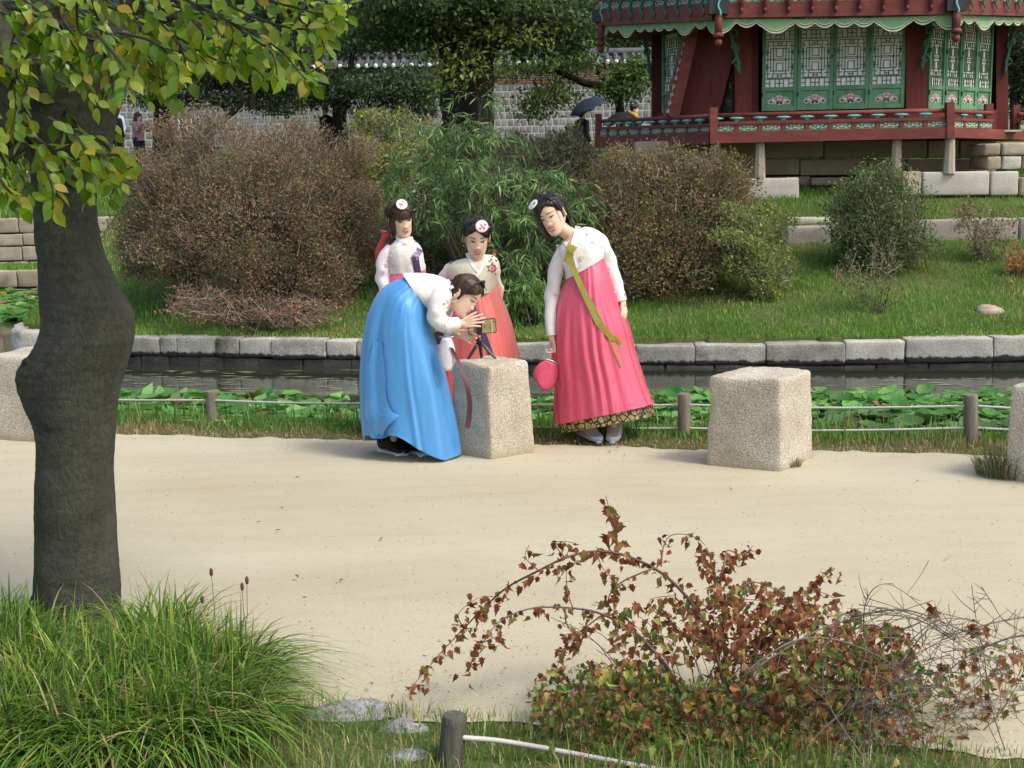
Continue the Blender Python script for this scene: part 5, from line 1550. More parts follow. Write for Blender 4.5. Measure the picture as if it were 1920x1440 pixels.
v, f, c = scatter(LEAF4_V, LEAF4_F, p, unit(r_.normal(0, 1, (n, 3)) - np.array([[0, 0, .3]])), unit(r_.normal(0, .5, (n, 3)) + np.array([[0, -.2, .9]])), r_.uniform(.18, .36, n), r_.uniform(.1, .2, n), palette(n, [(.028, .048, .02), (.04, .065, .026), (.06, .09, .032)], [3, 3, 1.5], .2, r_) * (1 + .3 * vnoise(p[:, 0] * .5, p[:, 2] * .5, 5)[:, None]))
put('woodland', fast_mesh('woodland', v, f, M_LEAF, c), kind='stuff')
# ------------------------------------------------------------------ the near tree
TY = 4.75
tb = G(145, 1190, 0)
tree = thing('shade_tree', 'thick grey trunk with a swollen burl and overhanging yellow-green leaves at the left border', 'tree', (tb.x, TY, 0))
M_NBARK = bpy.data.materials.new('smooth grey bark'); M_NBARK.use_nodes = True
def _bark(m):
    nt = m.node_tree; N, L = nt.nodes, nt.links; b = N['Principled BSDF']
    tc = N.new('ShaderNodeTexCoord')
    def noise(scale, det, st, rough=.6, dist=0):
        mp = N.new('ShaderNodeMapping'); mp.inputs['Scale'].default_value = st; L.new(tc.outputs['Object'], mp.inputs[0])
        n_ = N.new('ShaderNodeTexNoise'); n_.inputs['Scale'].default_value = scale; n_.inputs['Detail'].default_value = det; n_.inputs['Roughness'].default_value = rough; n_.inputs['Distortion'].default_value = dist
        L.new(mp.outputs[0], n_.inputs['Vector']); return n_.outputs['Fac']
    r1 = _ramp(nt, [(.25, (.062, .060, .050)), (.5, (.100, .098, .083)), (.75, (.150, .146, .127))]); L.new(noise(4, 9, (1, 1, .7)), r1.inputs[0])
    r2 = _ramp(nt, [(.3, (.55, .56, .52)), (.48, (.95, .98, .9)), (.72, (1.5, 1.5, 1.42))]); L.new(noise(55, 7, (1, 1, .7), .85), r2.inputs[0])
    mx = N.new('ShaderNodeMix'); mx.data_type = 'RGBA'; mx.blend_type = 'MULTIPLY'; mx.inputs[0].default_value = 1
    L.new(r1.outputs[0], mx.inputs[6]); L.new(r2.outputs[0], mx.inputs[7])
    # horizontal creases
    r3 = _ramp(nt, [(.46, (1, 1, 1)), (.5, (.55, .55, .55)), (.54, (1, 1, 1))]); L.new(noise(2.2, 4, (.7, .7, 5), .5, .6), r3.inputs[0])
    mx2 = N.new('ShaderNodeMix'); mx2.data_type = 'RGBA'; mx2.blend_type = 'MULTIPLY'; mx2.inputs[0].default_value = .4
    L.new(mx.outputs[2], mx2.inputs[6]); L.new(r3.outputs[0], mx2.inputs[7])
    # strip of green algae running down one side
    sp_ = N.new('ShaderNodeSeparateXYZ'); L.new(tc.outputs['Object'], sp_.inputs[0])
    ab = N.new('ShaderNodeMath'); ab.operation = 'ADD'; L.new(sp_.outputs['X'], ab.inputs[0]); ab.inputs[1].default_value = .085
    ab2 = N.new('ShaderNodeMath'); ab2.operation = 'ABSOLUTE'; L.new(ab.outputs[0], ab2.inputs[0])
    mr = N.new('ShaderNodeMapRange'); mr.inputs[1].default_value = .012; mr.inputs[2].default_value = .05; mr.inputs[3].default_value = 1; mr.inputs[4].default_value = 0; L.new(ab2.outputs[0], mr.inputs[0])
    mz = N.new('ShaderNodeMapRange'); mz.inputs[1].default_value = .95; mz.inputs[2].default_value = .6; mz.inputs[3].default_value = 0; mz.inputs[4].default_value = 1; L.new(sp_.outputs['Z'], mz.inputs[0])
    r4 = _ramp(nt, [(.4, (0, 0, 0)), (.62, (1, 1, 1))]); L.new(noise(9, 6, (1, 1, .25)), r4.inputs[0])
    m1 = N.new('ShaderNodeMath'); m1.operation = 'MULTIPLY'; L.new(mr.outputs[0], m1.inputs[0]); L.new(r4.outputs[0], m1.inputs[1])
    m2 = N.new('ShaderNodeMath'); m2.operation = 'MULTIPLY'; L.new(m1.outputs[0], m2.inputs[0]); L.new(mz.outputs[0], m2.inputs[1])
    mx3 = N.new('ShaderNodeMix'); mx3.data_type = 'RGBA'; L.new(m2.outputs[0], mx3.inputs[0]); L.new(mx2.outputs[2], mx3.inputs[6]); mx3.inputs[7].default_value = (.055, .095, .032, 1)
    L.new(mx3.outputs[2], b.inputs['Base Color']); b.inputs['Roughness'].default_value = .9; b.inputs['Specular IOR Level'].default_value = .15
    bp = N.new('ShaderNodeBump'); bp.inputs['Strength'].default_value = 1.0; bp.inputs['Distance'].default_value = .022; L.new(noise(85, 7, (1, 1, .6), .7), bp.inputs['Height'])
    b2 = N.new('ShaderNodeBump'); b2.inputs['Strength'].default_value = .35; b2.inputs['Distance'].default_value = .015; L.new(noise(2.2, 4, (.7, .7, 5), .5, .6), b2.inputs['Height']); L.new(bp.outputs[0], b2.inputs['Normal'])
    L.new(b2.outputs[0], b.inputs['Normal'])
_bark(M_NBARK)
prof = [(1260, 52, 238), (1200, 60, 230), (1150, 66, 224), (1080, 67, 220), (1000, 68, 214), (900, 71, 209), (850, 74, 210), (800, 69, 214), (775, 60, 217), (750, 48, 221), (725, 38, 226), (700, 35, 231), (680, 44, 237), (655, 64, 244), (630, 75, 248), (600, 79, 247), (575, 78, 240), (545, 77, 222), (515, 76, 206), (480, 74, 191), (440, 70, 182), (400, 68, 176), (340, 66, 176), (280, 58, 182), (230, 42, 190), (190, 20, 196)]
rows = crom([(y, a, b) for y, a, b in prof], 190)
nseg = 72
vs = []
for y, xa, xb in rows:
    L_, R_ = P(xa, y, TY), P(xb, y, TY)
    c = (L_ + R_) / 2; w = (R_ - L_).x / 2
    core = P(145, y, TY)
    for j in range(nseg):
        a = 2 * PI * j / nseg
        d = .17 * (.82 + .18 * w / .17)
        x, yy = w * math.cos(a), d * math.sin(a)
        k = 1 + .022 * math.sin(5 * a + y * .012) + .008 * float(vnoise(np.array([a * 1.5 + 3]), np.array([y * .16]), 9)[0]) + .02 * float(vnoise(np.array([a * 2.4]), np.array([y * .02]), 3)[0]) + .012 * float(vnoise(np.array([a * 7.0]), np.array([y * .06]), 4)[0])
        k += .010 * float(vnoise(np.array([a * 14.0]), np.array([y * .13]), 12)[0]) + .006 * float(vnoise(np.array([a * 30.0]), np.array([y * .3]), 13)[0])
        for yc, a0_, aw in ((868, 4.9, .9), (800, 4.2, .6), (1003, 5.4, .7), (760, 5.7, .5), (930, 3.9, .5), (1085, 4.6, .6), (560, 5.0, .7), (455, 4.6, .8)):
            k -= .035 * math.exp(-((y - yc - 7 * math.sin(a * 2.3)) / 3.6) ** 2 - ((a - a0_) / aw) ** 2)
        vs.append(V(c.x + x * (1 + (k - 1) * .8), TY + yy * k, (L_.z + R_.z) / 2 + (R_.z - L_.z) / 2 * math.cos(a)))
n = len(rows)
fs = [(i * nseg + j, i * nseg + (j + 1) % nseg, (i + 1) * nseg + (j + 1) % nseg, (i + 1) * nseg + j) for i in range(n - 1) for j in range(nseg)]
mb = MB().add(vs, fs)
mb.build('trunk', M_NBARK, tree)
# the healed hollow on the burl
mb = MB()
hc = P(54, 702, TY - .105)
mb.tube([hc + V(.028 * math.cos(a) * .7 , -.01 - .012 * math.cos(a), .055 * math.sin(a)) for a in np.linspace(0, 2 * PI, 17)], .011, 7).build('hollow_rim', M_NBARK, tree)
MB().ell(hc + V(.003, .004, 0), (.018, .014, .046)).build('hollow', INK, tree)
def limb(pts, r0, r1, n=9, nm='limb'):
    w = [P(*q) for q in pts]
    cv = crom(w, max(8, len(w) * 4)); k = len(cv)
    MB().tube([Vector(q) for q in cv], [r0 + (r1 - r0) * i / (k - 1) for i in range(k)], n).build(nm, M_NBARK, tree)
limb([(75, 260, TY), (45, 200, TY), (10, 120, TY - .05), (-40, 20, TY - .1), (-90, -120, TY - .2)], .13, .07)
limb([(130, 290, TY), (150, 210, TY), (185, 130, TY), (225, 40, TY + .1), (250, -90, TY + .2)], .15, .085, 11)
limb([(90, 250, TY), (95, 150, TY), (90, 60, TY), (100, -100, TY)], .14, .08, 11)
limb([(40, 210, TY), (10, 150, TY - .05), (0, 110, TY - .1), (-60, 60, TY - .2)], .05, .03)
def wlimb(pts, r0, r1):
    cv = crom(pts, 14)
    MB().tube([Vector(q) for q in cv], [r0 + (r1 - r0) * i / 13 for i in range(14)], 8).build('limb', M_NBARK, tree)
t0 = P(225, 40, TY + .1)
wlimb([t0, t0 + V(.35, -.15, .35), V(-.55, 4.1, 3.15), V(-.1, 3.75, 3.4), V(.25, 3.6, 3.8)], .075, .02)
wlimb([V(-.55, 4.1, 3.15), V(-.35, 3.85, 3.2), V(-.1, 3.72, 3.2)], .03, .012)
t1 = P(100, -100, TY)
wlimb([t1, t1 + V(-.1, .1, .4), V(-1.95, 4.5, 3.9), V(-2.0, 4.3, 4.5)], .08, .03)
wlimb([P(-90, -120, TY - .2), V(-2.3, 4.8, 3.3), V(-2.5, 5.0, 3.8)], .07, .03)
t2 = P(250, -90, TY + .2)
for (pa, pb) in (((330, -40), (470, -35)), ((470, -35), (600, -15)), ((250, -60), (330, -40)), ((200, 100), (330, 30)), ((330, 30), (480, 0))):
    wlimb([P(*pa, 4.7), P((pa[0] + pb[0]) / 2, (pa[1] + pb[1]) / 2 - 8, 4.62), P(*pb, 4.55)], .016 if pa[0] < 400 else .011, .012 if pa[0] < 400 else .006)
wlimb([P(75, 260, TY), P(50, 270, 4.6), P(20, 290, 4.5), P(0, 320, 4.45)], .03, .008)
wlimb([P(130, 290, TY), P(150, 280, 4.6), P(175, 290, 4.5), P(200, 310, 4.45)], .03, .008)
# leaf shape: ovate with a drawn-out tip, folded along the midrib
def ovate(seed):
    r_ = np.random.default_rng(seed)
    fold, curl = r_.uniform(.05, .22), r_.uniform(.05, .3)
    st = [(0, 0), (.12, .17), (.3, .29), (.5, .31), (.68, .24), (.84, .11), (.93, .04), (1.0, 0)]
    vs, fs = [], []
    for t, w in st:
        z = -curl * t * t
        vs += [(t, w, z + fold * w), (t, 0, z), (t, -w, z + fold * w)]
    for i in range(len(st) - 1):
        for k in range(2): fs.append((i * 3 + k, i * 3 + k + 1, i * 3 + k + 4, i * 3 + k + 3))
    return MB().add(vs, fs).mesh('leaf', M_NLEAF)
M_NLEAF = leafmat('near tree leaf', .32, .33, .5, [(0, (.07, .15, .010)), (.3, (.125, .225, .010)), (.6, (.22, .31, .014)), (.85, (.34, .38, .02)), (.95, (.38, .33, .04)), (1, (.36, .22, .05))])
LEAVES = [ovate(s) for s in range(6)]
spots = []
rl = np.random.default_rng(5)
def spray(pts, n, Y, spread=13, nm=True, r=.006):
    """A thin drooping branch with leaves in both ranks; pts in photo pixels."""
    Ys = [Y + rl.normal(0, .06) for _ in pts]
    w = [P(min(x, 600 + (x - 600) * .45) if x > 600 else x, y, yy) for (x, y), yy in zip(pts, Ys)]
    cv = crom(w, 14)
    MB().tube([Vector(q) for q in cv], [r * (1 - .055 * i) for i in range(14)], 5).build('twig', M_NBARK, tree)
    for i in range(n):
        u = (i + rl.uniform(.1, .9)) / n * 12.99; k = int(u)
        q = Vector(cv[k] * (1 - (u - k)) + cv[k + 1] * (u - k)); td = Vector(cv[k + 1] - cv[k]).normalized()
        sd = td.cross(V(0, -1, 0)).normalized() * (1 if i % 2 else -1)
        al = (td * .55 + sd * rl.uniform(.3, 1.0) + V(rl.normal(0, .2), rl.normal(0, .35), -rl.uniform(.25, .95))).normalized()
        spots.append((q + al * .012, al, V(rl.normal(0, .45), -.6 + rl.normal(0, .4), .75 + rl.normal(0, .3)), rl.uniform(.043, .066)))
SPR = [([(20, 150), (60, 120), (110, 140), (150, 190)], 16), ([(40, 60), (90, 90), (140, 130), (185, 200)], 16), ([(100, 150), (130, 180), (160, 210), (170, 250)], 14), ([(-10, 60), (40, 90), (60, 130), (70, 180)], 14), ([(170, -10), (190, 60), (200, 120), (215, 180)], 14), ([(20, 10), (70, 40), (120, 60), (150, 110)], 14), ([(250, -20), (300, 40), (340, 90), (352, 150)], 13), ([(300, -20), (370, 40), (420, 90), (440, 130)], 13), ([(330, -10), (430, 40), (520, 90), (560, 135), (575, 150)], 18), ([(380, -20), (470, 30), (560, 55), (640, 40), (672, 20)], 18), ([(420, -30), (520, 5), (600, 30), (625, 70)], 14),
       ([(470, -30), (580, -5), (650, 8), (672, 35)], 12), ([(150, 20), (210, 70), (260, 110), (295, 165)], 15), ([(120, 40), (150, 90), (170, 120), (158, 150)], 12), ([(60, 20), (90, 60), (115, 95), (120, 120)], 12), ([(200, 10), (280, 50), (300, 110), (310, 170)], 14), ([(220, 60), (290, 80), (330, 120), (335, 150)], 12), ([(260, 30), (350, 80), (400, 110), (430, 120)], 12),
       ([(-20, 110), (20, 150), (30, 200), (20, 250)], 12), ([(0, 130), (40, 160), (60, 200), (75, 250)], 13), ([(40, 200), (60, 250), (80, 290), (85, 340)], 13), ([(10, 240), (20, 290), (40, 330), (60, 370)], 13), ([(-30, 200), (-10, 260), (10, 320), (0, 370)], 12), ([(70, 260), (110, 290), (150, 310), (160, 350)], 13), ([(90, 220), (150, 260), (190, 300), (215, 350)], 14), ([(120, 210), (170, 250), (205, 280), (225, 310)], 12), ([(60, 290), (100, 320), (130, 340), (145, 370)], 12), ([(-20, 300), (10, 350), (30, 370), (40, 390)], 10), ([(30, 120), (50, 160), (40, 190), (55, 220)], 10), ([(140, 250), (165, 290), (175, 330), (170, 370)], 12), ([(80, 300), (95, 340), (100, 365), (100, 390)], 9), ([(0, 20), (30, 50), (20, 90), (40, 120)], 10), ([(90, -20), (130, 20), (180, 50), (200, 90)], 12), ([(400, 20), (470, 70), (510, 100), (520, 140)], 12), ([(520, 60), (550, 90), (570, 130), (585, 160)], 9), ([(20, -20), (60, 10), (80, 30), (75, 60)], 10), ([(150, -30), (230, 20), (270, 60), (255, 110)], 12), ([(430, 60), (460, 100), (470, 120), (500, 150)], 10), ([(340, 20), (380, 60), (375, 100), (390, 120)], 10),
       ([(190, 300), (215, 320), (222, 340), (205, 370)], 9), ([(180, 60), (220, 110), (240, 140), (235, 170)], 11), ([(270, 90), (285, 130), (305, 165), (325, 180)], 8), ([(580, 10), (610, 30), (600, 60), (620, 90)], 9)]
for pts, n_ in SPR:
    spray(pts, int(n_ * 1.5), rl.uniform(4.25, 4.75))
for pts, n_ in SPR:                 # third rank
    spray([(x + rl.normal(0, 30), y - 12 + rl.normal(0, 20)) for x, y in pts], n_, rl.uniform(4.4, 5.0))
for pts, n_ in SPR:                 # second, deeper rank
    spray([(x + rl.normal(0, 25), y - 25 + rl.normal(0, 12)) for x, y in pts], n_, rl.uniform(4.8, 5.3))
def leaf_mw(q, al, up, L):
    side = up.cross(al).normalized(); u = al.cross(side)
    m = Matrix.Identity(4)
    for i in range(3): m[i][0], m[i][1], m[i][2], m[i][3] = al[i] * L, side[i] * L, u[i] * L, q[i]
    return m
vis = [s for s in spots if True]
rl.shuffle(vis)
vis.sort(key=lambda s: -s[3] / s[0][1] if s[0][2] < P(300, -5, s[0][1]).z else 1)
for i, (q, al, up, L) in enumerate(vis[:300]):
    put('leaf', LEAVES[i % 6], tree, leaf_mw(Vector(q), al, up, L))
lst = [(LEAVES[i % 6], leaf_mw(Vector(q), al, up, L)) for i, (q, al, up, L) in enumerate(vis[300:])]
NLC = [(.075, .14, .014), (.115, .19, .018), (.17, .24, .024), (.24, .28, .03), (.29, .23, .035)]
# crown out of frame overhead, which keeps the trunk in shade
nC = 5200
cc = np.array([[.12, 3.62, 3.6], [-.15, 3.75, 3.3], [-1.9, 4.6, 3.9], [-2.4, 5.0, 3.7], [-2.0, 4.2, 4.4], [.3, 3.6, 4.0]])
cr = np.array([[.55, .3, .35], [.4, .22, .25], [.8, .8, .6], [.9, .6, .6], [1.1, .8, .7], [.5, .35, .4]])
k = rl.integers(0, len(cc), nC)
p = cc[k] + unit(rl.normal(0, 1, (nC, 3))) * cr[k] * rl.random((nC, 1)) ** .4
p = p[p[:, 2] > 2.72 + .12 * (p[:, 1] - 4.5)]
nC = len(p)
v1, f1, c1 = scatter(LEAF8_V, LEAF8_F, p, rl.normal(0, .6, (nC, 3)) + np.array([[0, 0, -.4]]), rl.normal(0, .5, (nC, 3)) + np.array([[0, 0, .8]]), rl.uniform(.07, .12, nC), rl.uniform(.05, .08, nC), palette(nC, NLC, [2, 3, 3, 1, .3], .15, rl))
put('crown', fast_mesh('crown', v1 - np.array(org_of(tree))[None], f1, M_LEAF, c1), tree, None, kind='stuff')
me = join_meshes(lst, 'foliage', leafmat('tree leaf mass', .38, .4, .4), palette(len(lst), NLC, [2, 3, 3, 1, .3], .15, rl))
me.transform(Matrix.Translation(-org_of(tree)))
put('foliage', me, tree, None, kind='stuff')

# ------------------------------------------------------------------ long grass round the trunk
rg = np.random.default_rng(9)
def clump(label, cpx, n, spread, ln, cols, wts):
    """Fountain of arching blades; cpx = list of (px, py, weight, radius m) tussocks on the ground."""
    t0 = np.array([c[2] for c in cpx], dtype=float); t0 /= t0.sum()
    k = rg.choice(len(cpx), n, p=t0)
    cs = np.array([list(G(c[0], c[1], 0))[:2] + [c[3]] for c in cpx])
    a = rg.uniform(0, 2 * PI, n); r = np.sqrt(rg.random(n)) * cs[k, 2]
    base = np.stack([cs[k, 0] + r * np.cos(a), cs[k, 1] + r * np.sin(a) * .8, np.full(n, .03)], 1)
    L = rg.uniform(ln[0], ln[1], n) * (1 - .25 * rg.random(n))
    az = a + rg.normal(0, 1.1, n); le = np.clip(rg.normal(.78, .34, n) * (.45 + .8 * r / cs[k, 2]), .05, 1.25)
    d2 = np.stack([np.cos(az), np.sin(az)], 1)
    w = rg.uniform(.0028, .0066, n)
    side = np.stack([-np.sin(az), np.cos(az), np.zeros(n)], 1)
    vs = []
    S = 6
    for i in range(S + 1):
        t = i / S
        # direction bends from upright to drooping
        out = le * (t ** 1.5) ; hgt = t - le * .75 * t ** 2.6
        q = base + np.concatenate([d2 * (out * L)[:, None], (hgt * L * .95)[:, None]], 1)
        q[:, 2] = np.maximum(q[:, 2], .015 + .02 * t)
        ww = w * (1 - t ** 1.6) + .0003
        vs += [q - side * ww[:, None], q + side * ww[:, None]]
    v = np.stack(vs, 1)
    f = np.array([(2 * i, 2 * i + 1, 2 * i + 3, 2 * i + 2) for i in range(S)])[None] + (np.arange(n) * (2 * S + 2))[:, None, None]
    c = np.repeat(palette(n, cols, wts, .16, rg), 2 * S + 2, axis=0)
    o = put('grass_clump', fast_mesh('grass_clump', v.reshape(-1, 3), f.reshape(-1, 4), M_GRASS, c), kind='stuff')
    return _set(o, label, 'grass')
GC = [(.028, .062, .011), (.055, .115, .016), (.095, .165, .020), (.17, .215, .035), (.24, .20, .095)]
clump('tall arching grass spilling round the foot of the burled trunk', [(30, 1310, 3, .26), (170, 1340, 4, .28), (290, 1320, 4, .25), (390, 1325, 3, .18), (100, 1405, 4, .3), (250, 1415, 4, .26), (385, 1392, 2.5, .17), (0, 1425, 3, .26), (-60, 1290, 3, .3), (290, 1245, 1.4, .13), (30, 1240, 1, .12)], 10500, 1, (.20, .44), GC, [3, 4, 4, 2.2, .9], )
t = thing('seed_grass', 'few thin stalks with reddish brown seed heads above the long grass', 'grass stalks', G(440, 1240, 0))
for (x0, y0, x1, y1) in ((400, 1200, 396, 1073), (452, 1190, 463, 1088), (390, 1190, 379, 1124), (450, 1180, 454, 1100)):
    b0 = G(x0, y0 + 60, 0); tp = P(x1, y1, b0.y)
    MB().tube([b0, b0.lerp(tp, .6) + V(.01, 0, 0), tp], [.002, .0016, .001], 4).build('stalk', pmat('dry stalk', (.16, .15, .06), .8), t)
    MB().ell(tp, (.007, .007, .016), nu=8, nv=6).build('seed_head', pmat('seed head', (.13, .05, .04), .9), t)

# ------------------------------------------------------------------ the red-leaved climber and the bare brambles
VY = 3.95
vine = thing('red_vine', 'sprawling bush with arching stems of crinkled red-brown and green lobed leaves', 'bush', G(1380, 1500, 0))
M_VLEAF = leafmat('crinkled vine leaf', .35, .6, .2, [(0, (.15, .045, .03)), (.3, (.22, .075, .042)), (.5, (.26, .12, .055)), (.7, (.24, .16, .06)), (.86, (.20, .18, .055)), (.95, (.24, .23, .06)), (1, (.14, .18, .04))])
M_VSTEM = nmat('vine stem', [(.3, (.10, .055, .045)), (.7, (.19, .12, .10))], scale=14, rough=.8, spec=.2)
M_CANE = nmat('grey bare cane', [(.3, (.13, .11, .095)), (.7, (.24, .21, .185))], scale=16, rough=.85, spec=.15)
def lobed(seed):
    r_ = np.random.default_rng(seed)
    out = [(0, 0), (-.05, .16), (.08, .34), (.18, .26), (.34, .52), (.44, .30), (.58, .33), (.72, .16), (1, 0)]
    ps = [(x, y * r_.uniform(.8, 1.15)) for x, y in out] + [(x, -y * r_.uniform(.8, 1.15)) for x, y in out[-2:0:-1]]
    cur, fold = r_.uniform(.4, 1.25), r_.uniform(.25, .95)
    z = lambda x, y: -cur * x * x + fold * abs(y) - .6 * fold * abs(y) * x + r_.uniform(-.05, .05)
    vs = [(.3, 0, z(.3, 0)), (.62, 0, z(.62, 0))] + [(x, y, z(x, y)) for x, y in ps]
    n = len(ps); fs = []
    for i in range(n):
        j = (i + 1) % n
        hub = 1 if min(ps[i][0], ps[j][0]) >= .44 else 0
        fs.append((hub, 2 + i, 2 + j))
    iu = 2 + [i for i, p_ in enumerate(ps) if p_[0] == .44][0]; il = 2 + [i for i, p_ in enumerate(ps) if p_[0] == .44][1]
    fs += [(0, iu, 1), (0, 1, il)]
    return MB().add(vs, fs).mesh('leaf', M_VLEAF, smooth=False)
VL = [lobed(s) for s in range(8)]
vspots = []
rv = np.random.default_rng(15)
def vstem(pts, r0, n, mat=M_VSTEM, Y=VY, leaf=(.017, .030), dy=.12, par=vine, nm='stem', start=.15, thorn=0):
    ph = rv.uniform(0, 6)
    w = [P(x, y, Y + dy * math.sin(ph + i * .9)) for i, (x, y) in enumerate(pts)]
    k = max(10, len(w) * 4); cv = crom(w, k)
    mb = MB().tube([Vector(q) for q in cv], [max(.0011, r0 * (1 - .8 * i / (k - 1))) for i in range(k)], 6)
    for i in range(thorn):
        u = rv.uniform(.1, .98) * (k - 1.01); j = int(u); q = Vector(cv[j]); d = V(rv.normal(0, 1), rv.normal(0, .6), rv.normal(.2, .8)).normalized()
        l = rv.uniform(.02, .10); e = q + d * l; m_ = q.lerp(e, .5) + V(rv.normal(0, .006), 0, rv.normal(0, .006))
        mb.tube([q, m_, e], [.0014, .0011, .0006], 4)
    mb.build(nm, mat, par)
    for i in range(int(n * 1.35)):
        u = (start + (1 - start) * min(.999, (i + rv.random()) / (n * 1.35))) * (k - 1.01); j = int(u)
        q = Vector(cv[j]).lerp(Vector(cv[j + 1]), u - j)
        off = V(rv.normal(0, .012), rv.normal(0, .014), rv.normal(-.008, .011))
        al = V(rv.normal(0, .55), rv.normal(-.15, .5), -rv.uniform(.35, 1.1)).normalized()
        vspots.append((q + off, al, V(rv.normal(0, .6), -.7 + rv.normal(0, .4), rv.normal(.35, .4)), rv.uniform(*leaf), 0))
S = vstem
S([(1370, 1330), (1340, 1220), (1310, 1150), (1265, 1095), (1220, 1062), (1160, 1038), (1110, 1034), (1060, 1046), (1010, 1070), (950, 1102), (905, 1142), (870, 1178), (830, 1220), (795, 1262), (768, 1292)], .0065, 104)
S([(1290, 1330), (1260, 1265), (1230, 1225), (1190, 1185), (1130, 1152), (1080, 1141), (1010, 1139), (960, 1152), (930, 1172), (905, 1205), (885, 1240), (872, 1262)], .006, 62, M_CANE)
S([(1160, 1040), (1153, 1010), (1147, 980), (1142, 955), (1136, 930)], .0022, 14, leaf=(.028, .045), start=.05)
S([(1365, 1300), (1358, 1220), (1355, 1150), (1350, 1090), (1358, 1060), (1364, 1032), (1390, 1040), (1412, 1024)], .0055, 40, M_CANE, start=.3)
S([(1350, 1095), (1335, 1075), (1320, 1060), (1318, 1040), (1340, 1035)], .0025, 22)
S([(1240, 1062), (1244, 1025), (1258, 1004), (1285, 1002), (1308, 1010), (1322, 1022)], .0025, 16, start=.05)
S([(1390, 1400), (1405, 1300), (1425, 1200), (1462, 1150), (1500, 1120), (1530, 1092), (1566, 1066)], .005, 44, start=.25)
S([(1500, 1122), (1530, 1110), (1558, 1118), (1570, 1135)], .002, 10)
S([(1355, 1130), (1400, 1095), (1430, 1095), (1460, 1110), (1475, 1125)], .003, 18)
S([(1380, 1310), (1450, 1200), (1520, 1170), (1590, 1180), (1640, 1172), (1668, 1200), (1675, 1240)], .005, 46, start=.2)
S([(1130, 1152), (1100, 1175), (1070, 1200), (1050, 1235), (1040, 1270)], .003, 30)
S([(1075, 1142), (1064, 1110), (1062, 1080), (1064, 1060)], .0025, 8)
S([(1060, 1140), (1062, 1170), (1085, 1195), (1075, 1215)], .003, 16)
S([(1225, 1065), (1160, 1095), (1140, 1130), (1165, 1160)], .003, 26)
S([(1120, 1040), (1130, 1065), (1150, 1085), (1158, 1095)], .002, 10)
S([(1010, 1070), (985, 1045), (992, 1022)], .002, 6)
S([(1060, 1046), (1040, 1020), (1060, 1015), (1080, 1020)], .002, 10)
S([(870, 1178), (860, 1150), (900, 1120), (935, 1120)], .002, 14)
S([(905, 1205), (930, 1195), (945, 1200)], .002, 8)
for i in range(17):       # inner tangle between the main stems
    x = rv.uniform(1130, 1560); y = rv.uniform(1110, 1230)
    S([(rv.uniform(1250, 1450), 1380), (x * .5 + 680, y + 70), (x, y), (x + rv.normal(0, 40), y + rv.uniform(-30, 20))], .0022, 11, start=.45)
for i in range(7):
    x = rv.uniform(1330, 1480); y = rv.uniform(1090, 1180)
    S([(1360, 1250), (x * .6 + 544, y + 50), (x, y)], .0025, 15, start=.35)
# lower, greener mass
low = []
for (cx, cy, rx, ry, n_, gr) in ((1180, 1270, 90, 35, 95, .75), (1080, 1330, 85, 50, 85, .95), (1250, 1340, 120, 70, 190, .75), (1420, 1330, 130, 100, 270, .6), (1550, 1260, 120, 70, 190, .5), (1500, 1400, 150, 60, 210, .7), (1330, 1410, 150, 45, 190, .8), (1660, 1230, 60, 60, 70, .4), (1640, 1340, 100, 80, 120, .5), (1760, 1330, 100, 70, 70, .4), (1860, 1280, 80, 80, 50, .5), (1130, 1420, 140, 30, 110, .9), (1720, 1410, 160, 40, 80, .5), (1350, 1440, 330, 40, 200, .85), (1400, 1165, 125, 80, 110, .15), (1250, 1185, 110, 65, 75, .15), (1540, 1195, 90, 60, 60, .3), (1100, 1290, 110, 50, 60, .7), (1600, 1280, 150, 60, 80, .55)):
    for i in range(int(n_ * 3.0)):
        a, r = rv.uniform(0, 2 * PI), math.sqrt(rv.random())
        x, y = cx + rx * r * math.cos(a), cy + ry * r * math.sin(a)
        q = P(x, y, VY - .05 + rv.normal(0, .16))
        q.z = max(q.z, .02)
        vspots.append((q, V(rv.normal(0, .6), rv.normal(-.2, .5), -rv.uniform(.1, .9)).normalized(), V(rv.normal(0, .5), -.6 + rv.normal(0, .4), .5 + rv.normal(0, .4)), rv.uniform(.017, .031), gr))
for i in range(60):
    x, y = rv.uniform(1020, 1800), rv.uniform(1120, 1380)
    S([(1380 + (x - 1380) * .3, 1500), (1380 + (x - 1380) * .7, y + 70), (x, y)], .0022, 0)
up_ = [s for s in vspots if s[4] == 0]; lo_ = [s for s in vspots if s[4] > 0]
rv.shuffle(up_)
for i, (q, al, upv, L, g_) in enumerate(up_[:300]):
    put('leaf', VL[i % 8], vine, leaf_mw(q, al, upv, L))
rest = up_[300:] + lo_
lst = [(VL[i % 8], leaf_mw(s[0], s[1], s[2], s[3])) for i, s in enumerate(rest)]
pr_ = palette(len(rest), [(.13, .04, .027), (.18, .065, .036), (.21, .10, .045), (.18, .125, .05)], [2, 3, 3, 2], .2, rv)
pg_ = palette(len(rest), [(.075, .115, .028), (.12, .155, .035), (.22, .21, .05), (.07, .10, .028), (.20, .12, .045), (.15, .07, .035)], [3, 3, 3, 2, 1.8, 1.2], .2, rv)
gs = np.array([s[4] for s in rest])[:, None] ** .75
me = join_meshes(lst, 'foliage', leafmat('vine leaf mass', .35, .6, .2), np.where(rv.random((len(rest), 1)) < gs, pg_, pr_))
me.transform(Matrix.Translation(-org_of(vine)))
put('foliage', me, vine, None, kind='stuff')
br = thing('bramble', 'tangle of bare grey arching canes at the lower right, in front of the sand', 'bush', G(1850, 1500, 0))
BY = 3.72
